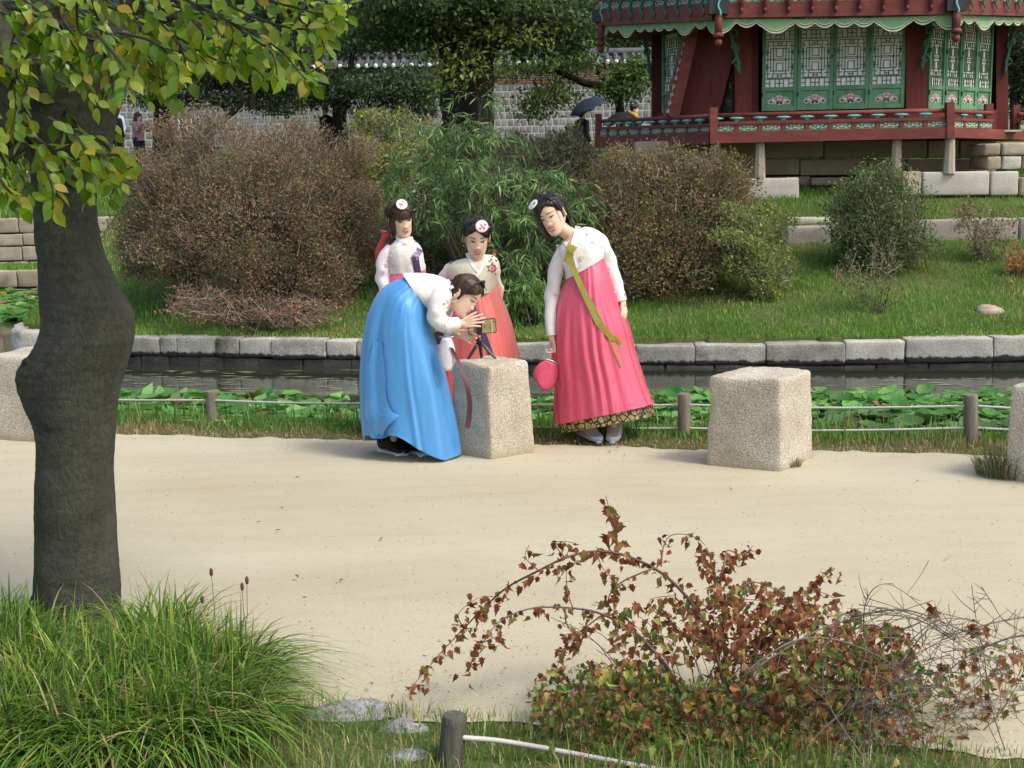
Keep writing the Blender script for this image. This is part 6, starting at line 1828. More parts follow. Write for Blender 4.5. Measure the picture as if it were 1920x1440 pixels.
def B(pts, r, th=10, Y=None): S(pts, r * .72, 0, M_CANE, Y or BY + rv.normal(0, .12), par=br, nm='cane', thorn=th, dy=.06)
B([(1390, 1270), (1500, 1200), (1560, 1172), (1640, 1153), (1720, 1162), (1790, 1202), (1850, 1246), (1930, 1300)], .0045, 26)
B([(1600, 1156), (1680, 1143), (1740, 1155), (1830, 1195), (1930, 1245)], .005, 20)
B([(1480, 1450), (1540, 1370), (1620, 1310), (1700, 1270), (1770, 1260), (1850, 1270), (1930, 1292)], .0055, 16)
B([(1395, 1262), (1480, 1205), (1560, 1198), (1650, 1232), (1720, 1282), (1800, 1345)], .005, 18)
B([(1620, 1195), (1621, 1140), (1636, 1106), (1664, 1095), (1700, 1114), (1745, 1152)], .0028, 8)
B([(1500, 1435), (1600, 1402), (1700, 1390), (1770, 1385), (1860, 1395), (1930, 1403)], .0045, 16)
B([(1760, 1430), (1800, 1325), (1840, 1282), (1870, 1268)], .004, 6)
B([(1935, 1155), (1870, 1166), (1800, 1186), (1740, 1215), (1690, 1260)], .004, 16)
B([(1935, 1190), (1880, 1200), (1800, 1240), (1730, 1310), (1680, 1400)], .0045, 14)
B([(1580, 1450), (1640, 1360), (1690, 1250), (1730, 1190), (1770, 1165)], .003, 10)
B([(1900, 1450), (1860, 1330), (1845, 1230), (1830, 1160), (1822, 1097)], .003, 10)
B([(1930, 1330), (1850, 1300), (1770, 1330), (1690, 1390), (1640, 1450)], .004, 12)
B([(1840, 1100), (1860, 1130), (1885, 1166), (1930, 1190)], .0025, 6)
B([(1700, 1115), (1725, 1080), (1742, 1050)], .0014, 0)
for i in range(46):
    x, y = rv.uniform(1560, 1930), rv.uniform(1130, 1330)
    B([(x + rv.normal(0, 90), 1450), (x + rv.normal(0, 40), (y + 1450) / 2 + rv.normal(0, 20)), (x, y)], rv.uniform(.0018, .0032), 7)
for i in range(34):
    x, y = rv.uniform(1600, 1900), rv.uniform(1150, 1350); a = rv.uniform(-.6, .6)
    l = rv.uniform(50, 130)
    B([(x - l, y + l * a + 20), (x, y), (x + l, y - l * a + 25)], rv.uniform(.0016, .003), 6)
# a few tired leaves caught among the canes
lst = []
for (x, y) in ((1612, 1140), (1740, 1142), (1830, 1172), (1838, 1178), (1808, 1238), (1760, 1246), (1885, 1255), (1850, 1340), (1720, 1400), (1830, 1390), (1665, 1250), (1700, 1235)):
    for j in range(3):
        lst.append((VL[(x + j) % 8], leaf_mw(P(x + rv.normal(0, 8), y + rv.normal(0, 8), BY), V(rv.normal(0, .5), rv.normal(0, .4), -1).normalized(), V(rv.normal(0, .5), -.8, .4), rv.uniform(.02, .045))))
for k, (me, Mx) in enumerate(lst): put('leaf', me, br, Mx)

# ------------------------------------------------------------------ grit and litter on the sand
ng = 9000
x = rg.uniform(-3.6, 3.8, ng); y = near_y(x) + (far_y(x) - near_y(x)) * rg.random(ng) ** 1.7
s_ = rg.uniform(.0015, .0045, ng) * (1 + (rg.random(ng) > .985) * 1.5)
ov = np.array([(1, 0, 0), (0, 1, 0), (-1, 0, 0), (0, -1, 0), (0, 0, .8)], dtype=float)
of = np.array([(0, 1, 4), (1, 2, 4), (2, 3, 4), (3, 0, 4)])
v = (ov[None] * s_[:, None, None] * rg.uniform(.7, 1.3, (ng, 5, 1)) + np.stack([x, y, np.full(ng, .034) + .012 * fbm(x * .9, y * .9, 3, 21)], 1)[:, None])
f = of[None] + (np.arange(ng) * 5)[:, None, None]
put('grit', fast_mesh('grit', v.reshape(-1, 3), f.reshape(-1, 3), M_TWIG, np.repeat(palette(ng, [(.26, .22, .16), (.30, .26, .20), (.13, .10, .075), (.33, .30, .25)], [3, 2, 2.4, .5], .10, rg), 5, axis=0)), kind='stuff')
nl = 150
x = rg.uniform(-3.4, 3.6, nl); y = near_y(x) + (far_y(x) - near_y(x)) * rg.random(nl)
y[:60] = far_y(x[:60]) - np.abs(rg.normal(0, .2, 60)); y[60:95] = near_y(x[60:95]) + np.abs(rg.normal(0, .25, 35))
L = rg.uniform(.012, .04, nl)
v, f, c = scatter(LEAF4_V, LEAF4_F, np.stack([x, y, np.full(nl, .046)], 1), np.stack([rg.normal(0, 1, nl), rg.normal(0, 1, nl), rg.normal(0, .15, nl)], 1), np.tile([[0, 0, 1.0]], (nl, 1)), L, L * .4, palette(nl, [(.22, .12, .06), (.14, .09, .06), (.3, .22, .12)], [2, 2, 1], .2, rg))
put('leaf_litter', fast_mesh('leaf_litter', v, f, M_LEAF, c), kind='stuff')

# broad-leaved weeds pushing through the long grass and along the verge
def weed(label, px, py, n, r, seed):
    c0 = G(px, py, .02); rw = np.random.default_rng(seed)
    t = thing('weed', label, 'weed', c0)
    mb = MB()
    for i in range(n):
        a = rw.uniform(0, 2 * PI); h_ = rw.uniform(.4, 1.0) * r * 1.6
        e = c0 + V(r * .7 * math.cos(a) * rw.uniform(.2, 1), r * .5 * math.sin(a), h_)
        mb.tube([c0, c0.lerp(e, .5) + V(0, 0, .02), e], [.0022, .0018, .0012], 4)
        put('leaf', WEED[i % 3], t, leaf_mw(e, V(math.cos(a), math.sin(a) * .6 - .3, -.35).normalized(), V(rw.normal(0, .2), -.5, .9), rw.uniform(.6, 1.1) * r))
    mb.build('stems', M_VSTEM, t)
M_WEED = leafmat('weed leaf', .25, .5, .3, [(0, (.05, .12, .03)), (.6, (.09, .18, .045)), (1, (.13, .22, .06))])
WEED = []
for s_ in range(3):
    m_ = ovate(s_ + 20).copy(); m_.name = 'leaf'; m_.materials.clear(); m_.materials.append(M_WEED); m_.transform(Matrix.Diagonal((1, 1.3, 1, 1))); WEED.append(m_)
weed('broad-leaved weed standing in the long grass below the trunk', 125, 1375, 9, .075, 1)
weed('small leafy weed at the front of the long grass, near the lower border', 205, 1428, 7, .05, 2)
weed('low weed on the verge at the right edge of the long grass', 455, 1420, 6, .04, 3)
# ------------------------------------------------------------------ people
def skinmat(name, c, sub=.12):
    m = pmat(name, c, .5, .35, .06, bump=.04, bscale=120)
    b = m.node_tree.nodes['Principled BSDF']
    b.inputs['Subsurface Weight'].default_value = sub
    b.inputs['Subsurface Radius'].default_value = (.6, .25, .15)
    b.inputs['Subsurface Scale'].default_value = .01
    return m
SKIN_A = skinmat('fair skin', (.80, .56, .435)); SKIN_B = skinmat('warm skin', (.78, .535, .40))
LIP = pmat('lips', (.50, .09, .10), .4, .4); LIP2 = pmat('soft lips', (.48, .14, .13), .4, .4)
EYEW = pmat('eye white', (.50, .46, .42), .5, .2); IRIS = pmat('dark iris', (.022, .012, .008), .2, .6); BROW = pmat('brow hair', (.045, .026, .018), .8)
TEETH = pmat('teeth', (.78, .75, .69), .3, .5)
def hairmat(name, a, b):
    m = nmat(name, [(.3, a), (.7, b)], scale=3, detail=8, rough=.42, spec=.45, stretch=(40, 40, 3), bump=.35, bscale=3.0, bdist=.006)
    return m
HAIR_BLACK = hairmat('black hair', (.009, .0075, .007), (.026, .021, .019)); HAIR_BROWN = hairmat('brown hair', (.028, .014, .009), (.075, .038, .022)); HAIR_DARK = hairmat('dark brown hair', (.026, .014, .010), (.075, .040, .026))
SK_MATS = lambda skin, lip: [skin, lip, EYEW, IRIS, BROW, TEETH]

def itp(x, tab): return np.interp(x, [t[0] for t in tab], [t[1] for t in tab])
HW = [(-.118, 0), (-.114, .019), (-.105, .033), (-.09, .045), (-.07, .0555), (-.045, .063), (-.01, .0685), (.02, .069), (.05, .0715), (.08, .064), (.1, .047), (.112, .026), (.118, 0)]
HF = [(-.118, -.056), (-.114, -.072), (-.105, -.080), (-.09, -.082), (-.07, -.083), (-.045, -.085), (-.01, -.086), (.03, -.088), (.055, -.085), (.08, -.070), (.1, -.044), (.112, -.018), (.118, .01)]
HB = [(-.118, -.046), (-.114, -.03), (-.105, -.008), (-.09, .02), (-.07, .045), (-.045, .066), (-.01, .084), (.03, .094), (.055, .092), (.08, .078), (.1, .056), (.112, .034), (.118, .01)]
def gsn(x, z, cx, cz, sx, sz): return np.exp(-((x - cx) / sx) ** 2 - ((z - cz) / sz) ** 2)
def head_grid(nu=64, nv=60):
    """Face towards -y, chin at z = -.118."""
    zz = -.118 + .236 * (1 - np.cos(np.linspace(0, PI, nv))) / 2
    a = 2 * PI * np.arange(nu) / nu - PI / 2
    Z, A = np.meshgrid(zz, a, indexing='ij')
    w, f, b = itp(Z, HW), itp(Z, HF), itp(Z, HB)
    s, c = np.sin(A), np.cos(A)
    e = .86
    X = w * np.sign(c) * np.abs(c) ** e
    mid = f * .28 + b * .72
    q = np.clip((Z + .10) / .07, 0, 1); q = q * q * (3 - 2 * q)
    mid = mid * q + (f * .55 + b * .45) * (1 - q)
    Y = np.where(s < 0, mid + (mid - f) * np.sign(s) * np.abs(s) ** .9, mid + (b - mid) * s)
    front = np.clip(-s, 0, 1) ** .5 * (s < 0)
    ax = np.abs(X)
    d = 0
    d = d + .0135 * gsn(X, Z, 0, -.034, .0105, .010) + .0055 * gsn(X, Z, 0, -.012, .008, .018) + .001 * gsn(X, Z, 0, .012, .009, .016)      # nose
    d = d + .005 * gsn(ax, Z, .011, -.037, .006, .007)                                                                                  # wings
    d = d - .0042 * gsn(ax, Z, .031, .005, .016, .010) + .0006 * gsn(ax, Z, .030, .024, .02, .008)                                      # sockets, brows
    d = d + .004 * gsn(ax, Z, .040, -.026, .018, .02)                                                                                  # cheeks
    d = d + .005 * gsn(X, Z, 0, -.064, .024, .012) - .003 * gsn(X, Z, 0, -.080, .02, .006) + .005 * gsn(X, Z, 0, -.100, .017, .012)   # mouth, chin
    d = d - .002 * gsn(X, Z, 0, -.050, .006, .006)
    Y = Y - d * front
    return np.stack([X, Y, Z], -1)
HG = head_grid()
def grid_faces(nv, nu):
    return [(i * nu + j, i * nu + (j + 1) % nu, (i + 1) * nu + (j + 1) % nu, (i + 1) * nu + j) for i in range(nv - 1) for j in range(nu)]
_hv = HG.reshape(-1, 3); _hf = grid_faces(HG.shape[0], HG.shape[1])
HEAD_BVH = BVHTree.FromPolygons([tuple(p) for p in _hv], _hf)
def face_at(x, z, off=0.0):
    h = HEAD_BVH.ray_cast(V(x, -.3, z), V(0, 1, 0))
    return (h[0] if h[0] is not None else V(x, -.08, z)) - V(0, off, 0)
def head_matrix(c, f, up, s=1.0):
    yl = -Vector(f).normalized(); z = Vector(up); z = (z - yl * z.dot(yl)).normalized(); x = yl.cross(z)
    m = Matrix.Identity(4)
    for i in range(3): m[i][0], m[i][1], m[i][2], m[i][3] = x[i] * s * 1.05, yl[i] * s, z[i] * s, c[i]
    return m
class LB(MB):
    """Shapes built in a local frame, carried over by a matrix."""
    def into(self, mb, M):
        b = mb.n
        mb.v.extend([tuple(M @ Vector(p)) for p in self.v]); mb.n += self.n
        mb.f.extend([tuple(i + b for i in f) for f in self.f]); mb.m.extend(self.m)
def add_head(mb, M, smile=.3, open_=0, ears=True, gaze=(0, 0), squint=1.0, browz=.0265, lipw=.022, cheek=0):
    lb = LB(); lb.add([tuple(p) for p in _hv], _hf, 0)
    for s in (-1, 1):
        ex = s * .0305
        c = face_at(ex, .004)
        Re = Matrix.Rotation(-s * .30, 3, 'Z')
        lb.ell(c + V(0, .0035, 0), (.0136, .0068, .0054 * squint), 2, Re, 14, 8)
        lb.ell(c + V(gaze[0] * .005 + s * -.0006, -.0010, gaze[1] * .002), (.0080, .0038, .0058 * squint), 3, Re, 12, 8)
        ed = [face_at(ex + s * t * .0155, .004 + (.0060 * squint) * (1 - t * t * .9) + (.0012 if s * t > 0 else 0) * abs(t), .0012) for t in np.linspace(-1, 1, 9)]
        lb.tube(ed, [.0012, .0020, .0025, .0027, .0028, .0028, .0026, .0022, .0013], 5, 3)
        ed = [face_at(ex + s * t * .0135, .004 - (.0050 * squint) * (1 - t * t * .9), .0006) for t in np.linspace(-1, 1, 7)]
        lb.tube(ed, [.0004, .0006, .0007, .0007, .0007, .0006, .0004], 4, 4)
        bw = [face_at(ex + s * (t * .019 + .002), browz + .0035 * (1 - t * t) - .0015 * t, .0006) for t in np.linspace(-1, 1, 9)]
        lb.tube(bw, [(.0014, .0024), (.0016, .0028), (.0016, .0030), (.0016, .0030), (.0016, .0028), (.0015, .0025), (.0014, .0021), (.0011, .0016), (.0008, .0009)], 6, 4, up=(0, 0, 1))
        lb.ell(face_at(s * .0062, -.0435, -.0022), (.0032, .003, .0018), 4, None, 8, 5)
        if ears:
            w = float(itp(-.01, HW))
            ec = V(s * (w + .006), .012, -.008)
            R = Matrix.Rotation(s * .35, 3, 'Z') @ Matrix.Rotation(-.15, 3, 'X')
            lb.ell(ec, (.0055, .0165, .030), 0, R, 12, 10)
            lb.tube([ec + R @ V(s * .004, .015 * math.cos(a), .027 * math.sin(a)) for a in np.linspace(-1.2, 4.2, 14)], .0036, 6, 0)
            lb.ell(ec + R @ V(s * .005, -.002, .0), (.0025, .008, .014), 1 if False else 0, R, 8, 6)
    zc = lambda t: -.0665 + smile * .016 * t * t
    n = 11; ts = np.linspace(-1, 1, n)
    if open_ > 0:
        lb.tube([face_at(t * lipw * .92, zc(t) - .0005, .0005) for t in ts], [(.0022, max(.0008, open_ * (1 - t * t)) ) for t in ts], 8, 5, up=(0, 0, 1))
    gap = open_
    lb.tube([face_at(t * lipw, zc(t) + .0022 + gap * (1 - t * t) + .0010 * (abs(t) > .1) * (1 - abs(t)), .0010) for t in ts], [(.0014 + .002 * (1 - t * t), .0008 + .0026 * (1 - t * t)) for t in ts], 8, 1, up=(0, 0, 1))
    lb.tube([face_at(t * lipw * .95, zc(t) - .0030 - gap * (1 - t * t), .0012) for t in ts], [(.0012 + .0026 * (1 - t * t), .0008 + .0034 * (1 - t * t)) for t in ts], 8, 1, up=(0, 0, 1))
    if gap == 0: lb.tube([face_at(t * lipw * .98, zc(t), .0022) for t in ts], [.0006 + .0005 * (1 - t * t) for t in ts], 5, 4)
    lb.into(mb, M)
def hair_cap(mb, M, zfront=.066, side=-.042, low=-.02, back_low=-.085, th=.012, m=0, part=.0, seed=1, top=1.0):
    X, Y, Z = HG[..., 0], HG[..., 1], HG[..., 2]
    nrm = np.stack([X / .07 ** 2, (Y - .005) / .09 ** 2, (Z - .02) / .11 ** 2], -1); nrm = unit(nrm)
    zf = zfront - .9 * np.abs(X - part) ** 1.3 * 2.2
    yl = np.interp(Z, [back_low - .03, back_low, low, .02, .05, .12], [.06, .045, .008, side + .012, side, side - .02])
    a = np.clip((Z - zf) / .010, 0, 1); b = np.clip((Y - yl) / .010, 0, 1) * (Z > back_low - .02)
    mk = np.maximum(a, b); mk = mk * mk * (3 - 2 * mk)
    ang = np.arctan2(X, Y + .0)
    t = (-.006 + mk * (th + .006)) + mk * .0016 * np.sin(ang * 46 + 3 * np.sin(Z * 40) + seed) + mk * .003 * np.clip((Z - .03) / .08, 0, 1) * top
    v = (HG + nrm * t[..., None]).reshape(-1, 3)
    lb = LB(); lb.add([tuple(p) for p in v], _hf, m)
    r_ = random.Random(seed); nv, nu = HG.shape[:2]      # loose locks lying on the cap
    for _ in range(110):
        j = r_.randrange(nu); i1 = r_.randint(nv - 10, nv - 3); ln = r_.randint(10, 26); pts = []
        for i in range(i1, max(6, i1 - ln), -2):
            jj = (j + int((i1 - i) * r_.choice((0, 0, .05)))) % nu
            if mk[i, jj] < .8: break
            pts.append(Vector(HG[i, jj]) + Vector(nrm[i, jj]) * (th + .0005 + .003 * r_.random()))
        if len(pts) >= 3: lb.tube(pts, [.0022] * (len(pts) - 1) + [.0008], 5, m)
    lb.into(mb, M)
def curtain(mb, M, a0, a1, z0, z1, rx0, ry0, rx1, ry1, cy=.008, m=0, n=26, k=9, wav=.003, th=.012, seed=0, zend=None):
    """Hanging sheet of hair from angle a0 to a1 (0 = straight back, positive to +x)."""
    lb = LB(); rows = []
    for lay in (0, 1):
        for i in range(k):
            t = i / (k - 1)
            for j in range(n):
                u = j / (n - 1); a = a0 + (a1 - a0) * u
                zz1 = z1 + (zend * (2 * u - 1) if zend else 0) + .006 * math.sin(u * 37 + seed)
                z = z0 + (zz1 - z0) * t
                bul = math.sin(min(1, t * 1.15) * PI) * .010
                rx = rx0 + (rx1 - rx0) * t + bul - lay * th * (1 - .6 * t); ry = ry0 + (ry1 - ry0) * t + bul - lay * th * (1 - .6 * t)
                w = wav * math.sin(u * 60 + seed + 2 * t) * (.3 + t)
                rows.append((math.sin(a) * (rx + w), cy + math.cos(a) * (ry + w), z))
    f = []
    B_ = k * n
    for i in range(k - 1):
        for j in range(n - 1):
            f.append((i * n + j, i * n + j + 1, (i + 1) * n + j + 1, (i + 1) * n + j)); f.append((B_ + i * n + j + 1, B_ + i * n + j, B_ + (i + 1) * n + j, B_ + (i + 1) * n + j + 1))
    for i in range(k - 1):
        for j in (0, n - 1): f.append((i * n + j, (i + 1) * n + j, B_ + (i + 1) * n + j, B_ + i * n + j))
    for j in range(n - 1): f.append(((k - 1) * n + j, (k - 1) * n + j + 1, B_ + (k - 1) * n + j + 1, B_ + (k - 1) * n + j))
    lb.add(rows, f, m); lb.into(mb, M)
def fringe(mb, M, zt=.075, zb=.022, half=.058, m=0, seed=0, off=.009):
    lb = LB(); n, k = 40, 8; rows = []
    for lay in (0, 1):
        for i in range(k):
            t = i / (k - 1)
            for j in range(n):
                u = -1 + 2 * j / (n - 1)
                z = zt + (zb + .010 * abs(u) ** 2 * -1 + .005 * math.sin(j * 2.1 + seed) + .003 * math.sin(j * 5.3) - zt) * t
                p = face_at(u * half * (.55 + .45 * t), z, 0)
                rows.append(tuple(p + V(0, -(off * (1 - .35 * t) + .0012 * math.sin(j * 1.9)) + lay * .008, .004 * (1 - t))))
    f = []; B_ = k * n
    for i in range(k - 1):
        for j in range(n - 1):
            f.append((i * n + j, (i + 1) * n + j, (i + 1) * n + j + 1, i * n + j + 1))
            f.append((B_ + i * n + j, B_ + i * n + j + 1, B_ + (i + 1) * n + j + 1, B_ + (i + 1) * n + j))
    for j in range(n - 1): f.append(((k - 1) * n + j, B_ + (k - 1) * n + j, B_ + (k - 1) * n + j + 1, (k - 1) * n + j + 1))
    lb.add(rows, f, m); lb.into(mb, M)

def voxel(mb_in, size, sm=2):
    """Overlapping closed shapes fused into one skin; returns verts, faces."""
    me = mb_in.mesh('tmp', [], True)
    o = bpy.data.objects.new('tmp', me); COL.objects.link(o)
    md = o.modifiers.new('r', 'REMESH'); md.mode = 'VOXEL'; md.voxel_size = size
    if sm:
        s = o.modifiers.new('s', 'SMOOTH'); s.iterations = sm; s.factor = .5
    dg = bpy.context.evaluated_depsgraph_get()
    ev = o.evaluated_get(dg); m2 = ev.to_mesh()
    v = [tuple(p.co) for p in m2.vertices]; f = [tuple(p.vertices) for p in m2.polygons]
    ev.to_mesh_clear()
    bpy.data.objects.remove(o); bpy.data.meshes.remove(me)
    return v, f
def capsule(mb, a, b, ra, rb, n=10):
    a, b = Vector(a), Vector(b); d = (b - a)
    L = d.length; d.normalize()
    pts, rr = [], []
    for t in (-.95, -.7, -.35): pts.append(a + d * (ra * t)); rr.append(ra * math.sqrt(max(0, 1 - t * t)))
    for t in (0, .5, 1): pts.append(a + d * (L * t)); rr.append(ra + (rb - ra) * t)
    for t in (.35, .7, .95): pts.append(b + d * (rb * t)); rr.append(rb * math.sqrt(max(0, 1 - t * t)))
    mb.tube(pts, rr, n)
def hand(mb, wrist, d, s, curl=(.3, .35, .4, .45), spread=.10, thumb=.5, size=1.0, fore=None, thumb_curl=.3):
    """d along the hand, s towards the thumb side; fingers bend towards n = d x s ... palm side."""
    d = Vector(d).normalized(); s = Vector(s); s = (s - d * s.dot(d)).normalized(); n = d.cross(s)
    tb = MB(); w = Vector(wrist); k = size
    if fore is not None: capsule(tb, Vector(fore), w, .030 * k, .0235 * k)
    capsule(tb, w - d * .005, w + d * .02 * k, .0235 * k, .022 * k)
    lens = (.068, .076, .070, .055); offs = (.027, .009, -.009, -.026); kn = (.084, .088, .084, .076)
    for i in range(4):
        base = w + s * (offs[i] * .6 * k); kp = w + d * (kn[i] * k) + s * (offs[i] * k)
        capsule(tb, base, kp, .0125 * k, .0105 * k, 8)
        ang = 0; q = kp; sp = spread * (1.5 - i) * .6
        for j, fr in enumerate((.45, .31, .24)):
            ang += curl[i] * (.75, 1.0, .7)[j]
            dd = (d * math.cos(sp) + s * math.sin(sp)); v_ = dd * math.cos(ang) + n * math.sin(ang)
            e = q + v_ * (lens[i] * fr * k)
            r0 = (.0088, .0080, .0072)[j] * k * (.9 if i == 3 else 1)
            capsule(tb, q, e, r0, r0 * .92, 8); q = e
    tr = w + d * .022 * k + s * .018 * k
    td = (d * math.cos(thumb) + s * math.sin(thumb)) .normalized()
    q = tr
    for j, l in enumerate((.040, .032, .026)):
        v_ = (td * math.cos(thumb_curl * j) + (n * .6 + d * .4) * math.sin(thumb_curl * j)).normalized()
        e = q + v_ * (l * k); capsule(tb, q, e, (.0135, .0100, .0090)[j] * k, (.0108, .0092, .0075)[j] * k, 8); q = e
    v, f = voxel(tb, .0034 * k, 2)
    mb.add(v, f, 0)
    return w
def core_body(mb, neck_top, neck, chest, hip, arms, legs):
    tb = MB()
    capsule(tb, neck_top, neck, .046, .050, 14); capsule(tb, neck, neck.lerp(chest, .3), .046, .055, 14)
    capsule(tb, neck.lerp(chest, .45), chest, .06, .075, 16); capsule(tb, chest, hip, .075, .09, 16)
    for (sh, el, wr) in arms:
        c_ = neck.lerp(chest, .4); sh = sh.lerp(c_, .30) - V(0, 0, .02)
        capsule(tb, c_, sh, .04, .028); capsule(tb, sh, el, .028, .026); capsule(tb, el, wr, .030, .0225)
    for (hp, kn, an, toe) in legs:
        capsule(tb, hp, kn, .07, .045); capsule(tb, kn, an, .046, .027)
    v, f = voxel(tb, .011, 3)
    mb.add(v, f, 0)

def rows_loft(mb, rows, Y, K=40, n=72, m=0, fold=None, tilt=1.0, post=None, cap=False):
    """rows: (xl, yl, xr, yr, depth, dY): left and right ends measured in the photo, rounded out by depth."""
    R = crom([r if len(r) == 6 else (*r, 0) for r in rows], K)
    vs = []
    for i, (xl, yl, xr, yr, d, dy) in enumerate(R):
        t = i / (K - 1)
        L_, R_ = P(xl, yl, Y + dy), P(xr, yr, Y + dy)
        c = (L_ + R_) / 2; u = (R_ - L_) / 2
        rd = (c - CAM_P).normalized(); vdir = V(0, 1, 0).lerp(rd, tilt).normalized() * d
        for j in range(n):
            a = 2 * PI * j / n
            ca, sa = math.cos(a), math.sin(a)
            k = fold(t, a) if fold else 1
            p = c + u * (ca * k) + vdir * (sa * k)
            if post: p = post(t, a, p)
            vs.append(p)
    fs = [(i * n + j, (i + 1) * n + j, (i + 1) * n + (j + 1) % n, i * n + (j + 1) % n) for i in range(K - 1) for j in range(n)]
    if cap: fs.append(tuple(range(n)))
    mb.add(vs, fs, m)
    return vs
def bvh_of(*objs):
    vs, fs = [], []
    for o in objs:
        b = len(vs); off = org_of(o.parent) if o.parent else V(0, 0, 0)
        vs += [v.co + off for v in o.data.vertices]; fs += [tuple(i + b for i in p.vertices) for p in o.data.polygons]
    return BVHTree.FromPolygons(vs, fs)
def drape(bvh, px, py, off, Y):
    d = ray(px, py).normalized(); h = bvh.ray_cast(CAM_P, d)
    if h[0] is None: return P(px, py, Y)
    return h[0] - d * off
def ribbon(mb, bvh, pts, w, off, Y, m=0, n=24, th=.003):
    """Flat band laid on the cloth; pts = (px, py[, width factor])."""
    q = crom([(p[0], p[1], p[2] if len(p) > 2 else 1) for p in pts], n)
    W = [drape(bvh, x, y, off, Y) for x, y, _ in q]
    # even out jumps in depth
    ys = [p.y for p in W]
    for _ in range(3): ys = [ys[0]] + [(ys[i - 1] + 2 * ys[i] + ys[i + 1]) / 4 for i in range(1, n - 1)] + [ys[-1]]
    W = [P(q[i][0], q[i][1], min(ys[i], W[i].y + .004)) for i in range(n)]
    rows = []
    for i in range(n):
        t = (W[min(i + 1, n - 1)] - W[max(i - 1, 0)]).normalized(); vd = (W[i] - CAM_P).normalized()
        s = t.cross(vd).normalized() * (w / 2 * q[i][2])
        rows.append((W[i] - s, W[i] + s, W[i] + s + vd * th, W[i] - s + vd * th))
    vs = [p for r_ in rows for p in r_]
    fs = [(4 * i + k, 4 * i + (k + 1) % 4, 4 * (i + 1) + (k + 1) % 4, 4 * (i + 1) + k) for i in range(n - 1) for k in range(4)] + [(0, 3, 2, 1), (4 * n - 4, 4 * n - 3, 4 * n - 2, 4 * n - 1)]
    mb.add(vs, fs, m)
def throat(par, bvh, tri, Y, skin):
    mb = MB(); n = 7; vs = []; ix = {}
    for i in range(n + 1):
        for j in range(n + 1 - i):
            u, v_ = i / n, j / n
            x = tri[0][0] * (1 - u - v_) + tri[1][0] * u + tri[2][0] * v_; y = tri[0][1] * (1 - u - v_) + tri[1][1] * u + tri[2][1] * v_
            ix[(i, j)] = len(vs); vs.append(drape(bvh, x, y, .0035, Y))
    fs = []
    for i in range(n):
        for j in range(n - i):
            fs.append((ix[(i, j)], ix[(i + 1, j)], ix[(i, j + 1)]))
            if j < n - i - 1: fs.append((ix[(i + 1, j)], ix[(i + 1, j + 1)], ix[(i, j + 1)]))
    return mb.add(vs, fs).build('neckline', skin, par)
def bloom(mb, bvh, px, py, r, m, Y, petals=5, mc=None, off=.0035, rot=0):
    """Embroidered flower of small flat petals."""
    c = drape(bvh, px, py, off, Y); vd = (c - CAM_P).normalized(); sx = vd.cross(V(0, 0, 1)).normalized(); sz = sx.cross(vd)
    for i in range(petals):
        a = rot + 2 * PI * i / petals
        o = c + (sx * math.cos(a) + sz * math.sin(a)) * (r * .55)
        vs = [o - vd * .0004 * i] + [o + (sx * math.cos(b) + sz * math.sin(b)) * (r * .48) - vd * .0004 * i for b in np.linspace(0, 2 * PI, 8)[:-1]]
        mb.add(vs, [(0, 1 + k, 1 + (k + 1) % 7) for k in range(7)], m)
    if mc is not None:
        o = c - vd * .003
        mb.add([o] + [o + (sx * math.cos(b) + sz * math.sin(b)) * (r * .3) for b in np.linspace(0, 2 * PI, 8)[:-1]], [(0, 1 + k, 1 + (k + 1) % 7) for k in range(7)], mc)
def sleeve(mb, pts, radii, m=0, n=22, k=26, wr=.085, up=(0, -1, 0), seed=0, cuff=True):
    """Full sleeve along pts with soft crosswise wrinkles; radii = (across, along up)."""
    q = crom([(*p, r[0] * .86, r[1] * .86) for p, r in zip(pts, radii)], k)
    P3 = [Vector(x[:3]) for x in q]
    rr = []
    for i, x in enumerate(q):
        t = i / (k - 1)
        w = 1 + wr * math.sin(t * 26 + seed) * math.sin(t * PI) + wr * .6 * math.sin(t * 37 + seed * 2)* math.sin(t * PI)
        rr.append((x[3] * w, x[4] * (2 - w)))
    mb.tube(P3, rr, n, m, cap=False, up=up)
    # turned-in end so that the cuff has thickness
    e = P3[-1]; d = (P3[-1] - P3[-2]).normalized()
    mb.tube([e, e - d * .03], [(rr[-1][0] * .97, rr[-1][1] * .97), (rr[-1][0] * .8, rr[-1][1] * .8)], n, m, cap=False, up=up)
def satin(name, c, rough=.34, sheen=.15, var=.05, aniso=.3, metal=0):
    return nmat(name, [(.3, tuple(x * (1 - var) for x in c)), (.7, tuple(min(1, x * (1 + var)) for x in c))], scale=5, rough=rough, spec=.85, sheen=sheen, bump=.4, bscale=7, bdist=.03, bdetail=3, stretch=(1, 1, .3), aniso=aniso, metal=metal)
def cloth(name, c, rough=.75, var=.04, c2=None, **k):
    return nmat(name, [(.35, tuple(x * (1 - var) for x in c)), (.65, tuple(min(1, x * (1 + var)) for x in (c2 or c)))], scale=5, rough=rough, spec=.25, sheen=.2 if sum(c) > .6 else 0, bump=.55, bscale=10, bdist=.022, bdetail=3, **k)
C_WHITE = cloth('white silk gauze', (.78, .76, .735), .55, c2=(.80, .765, .75)); C_IVORY = cloth('ivory silk', (.76, .73, .68), .55); C_CREAM = cloth('pale yellow silk', (.70, .67, .50), .55)
C_BAND = cloth('white collar band', (.84, .84, .85), .6); C_PALEPINK = cloth('pale pink gauze', (.74, .62, .60), .6, c2=(.78, .73, .70))
S_PINK = satin('hot pink satin', (.76, .10, .17), .25, .1, metal=.42); S_PINK2 = satin('deep pink satin', (.70, .10, .22), .4); S_CORAL = satin('coral taffeta', (.88, .20, .165), .40, .2, aniso=0, metal=.2)
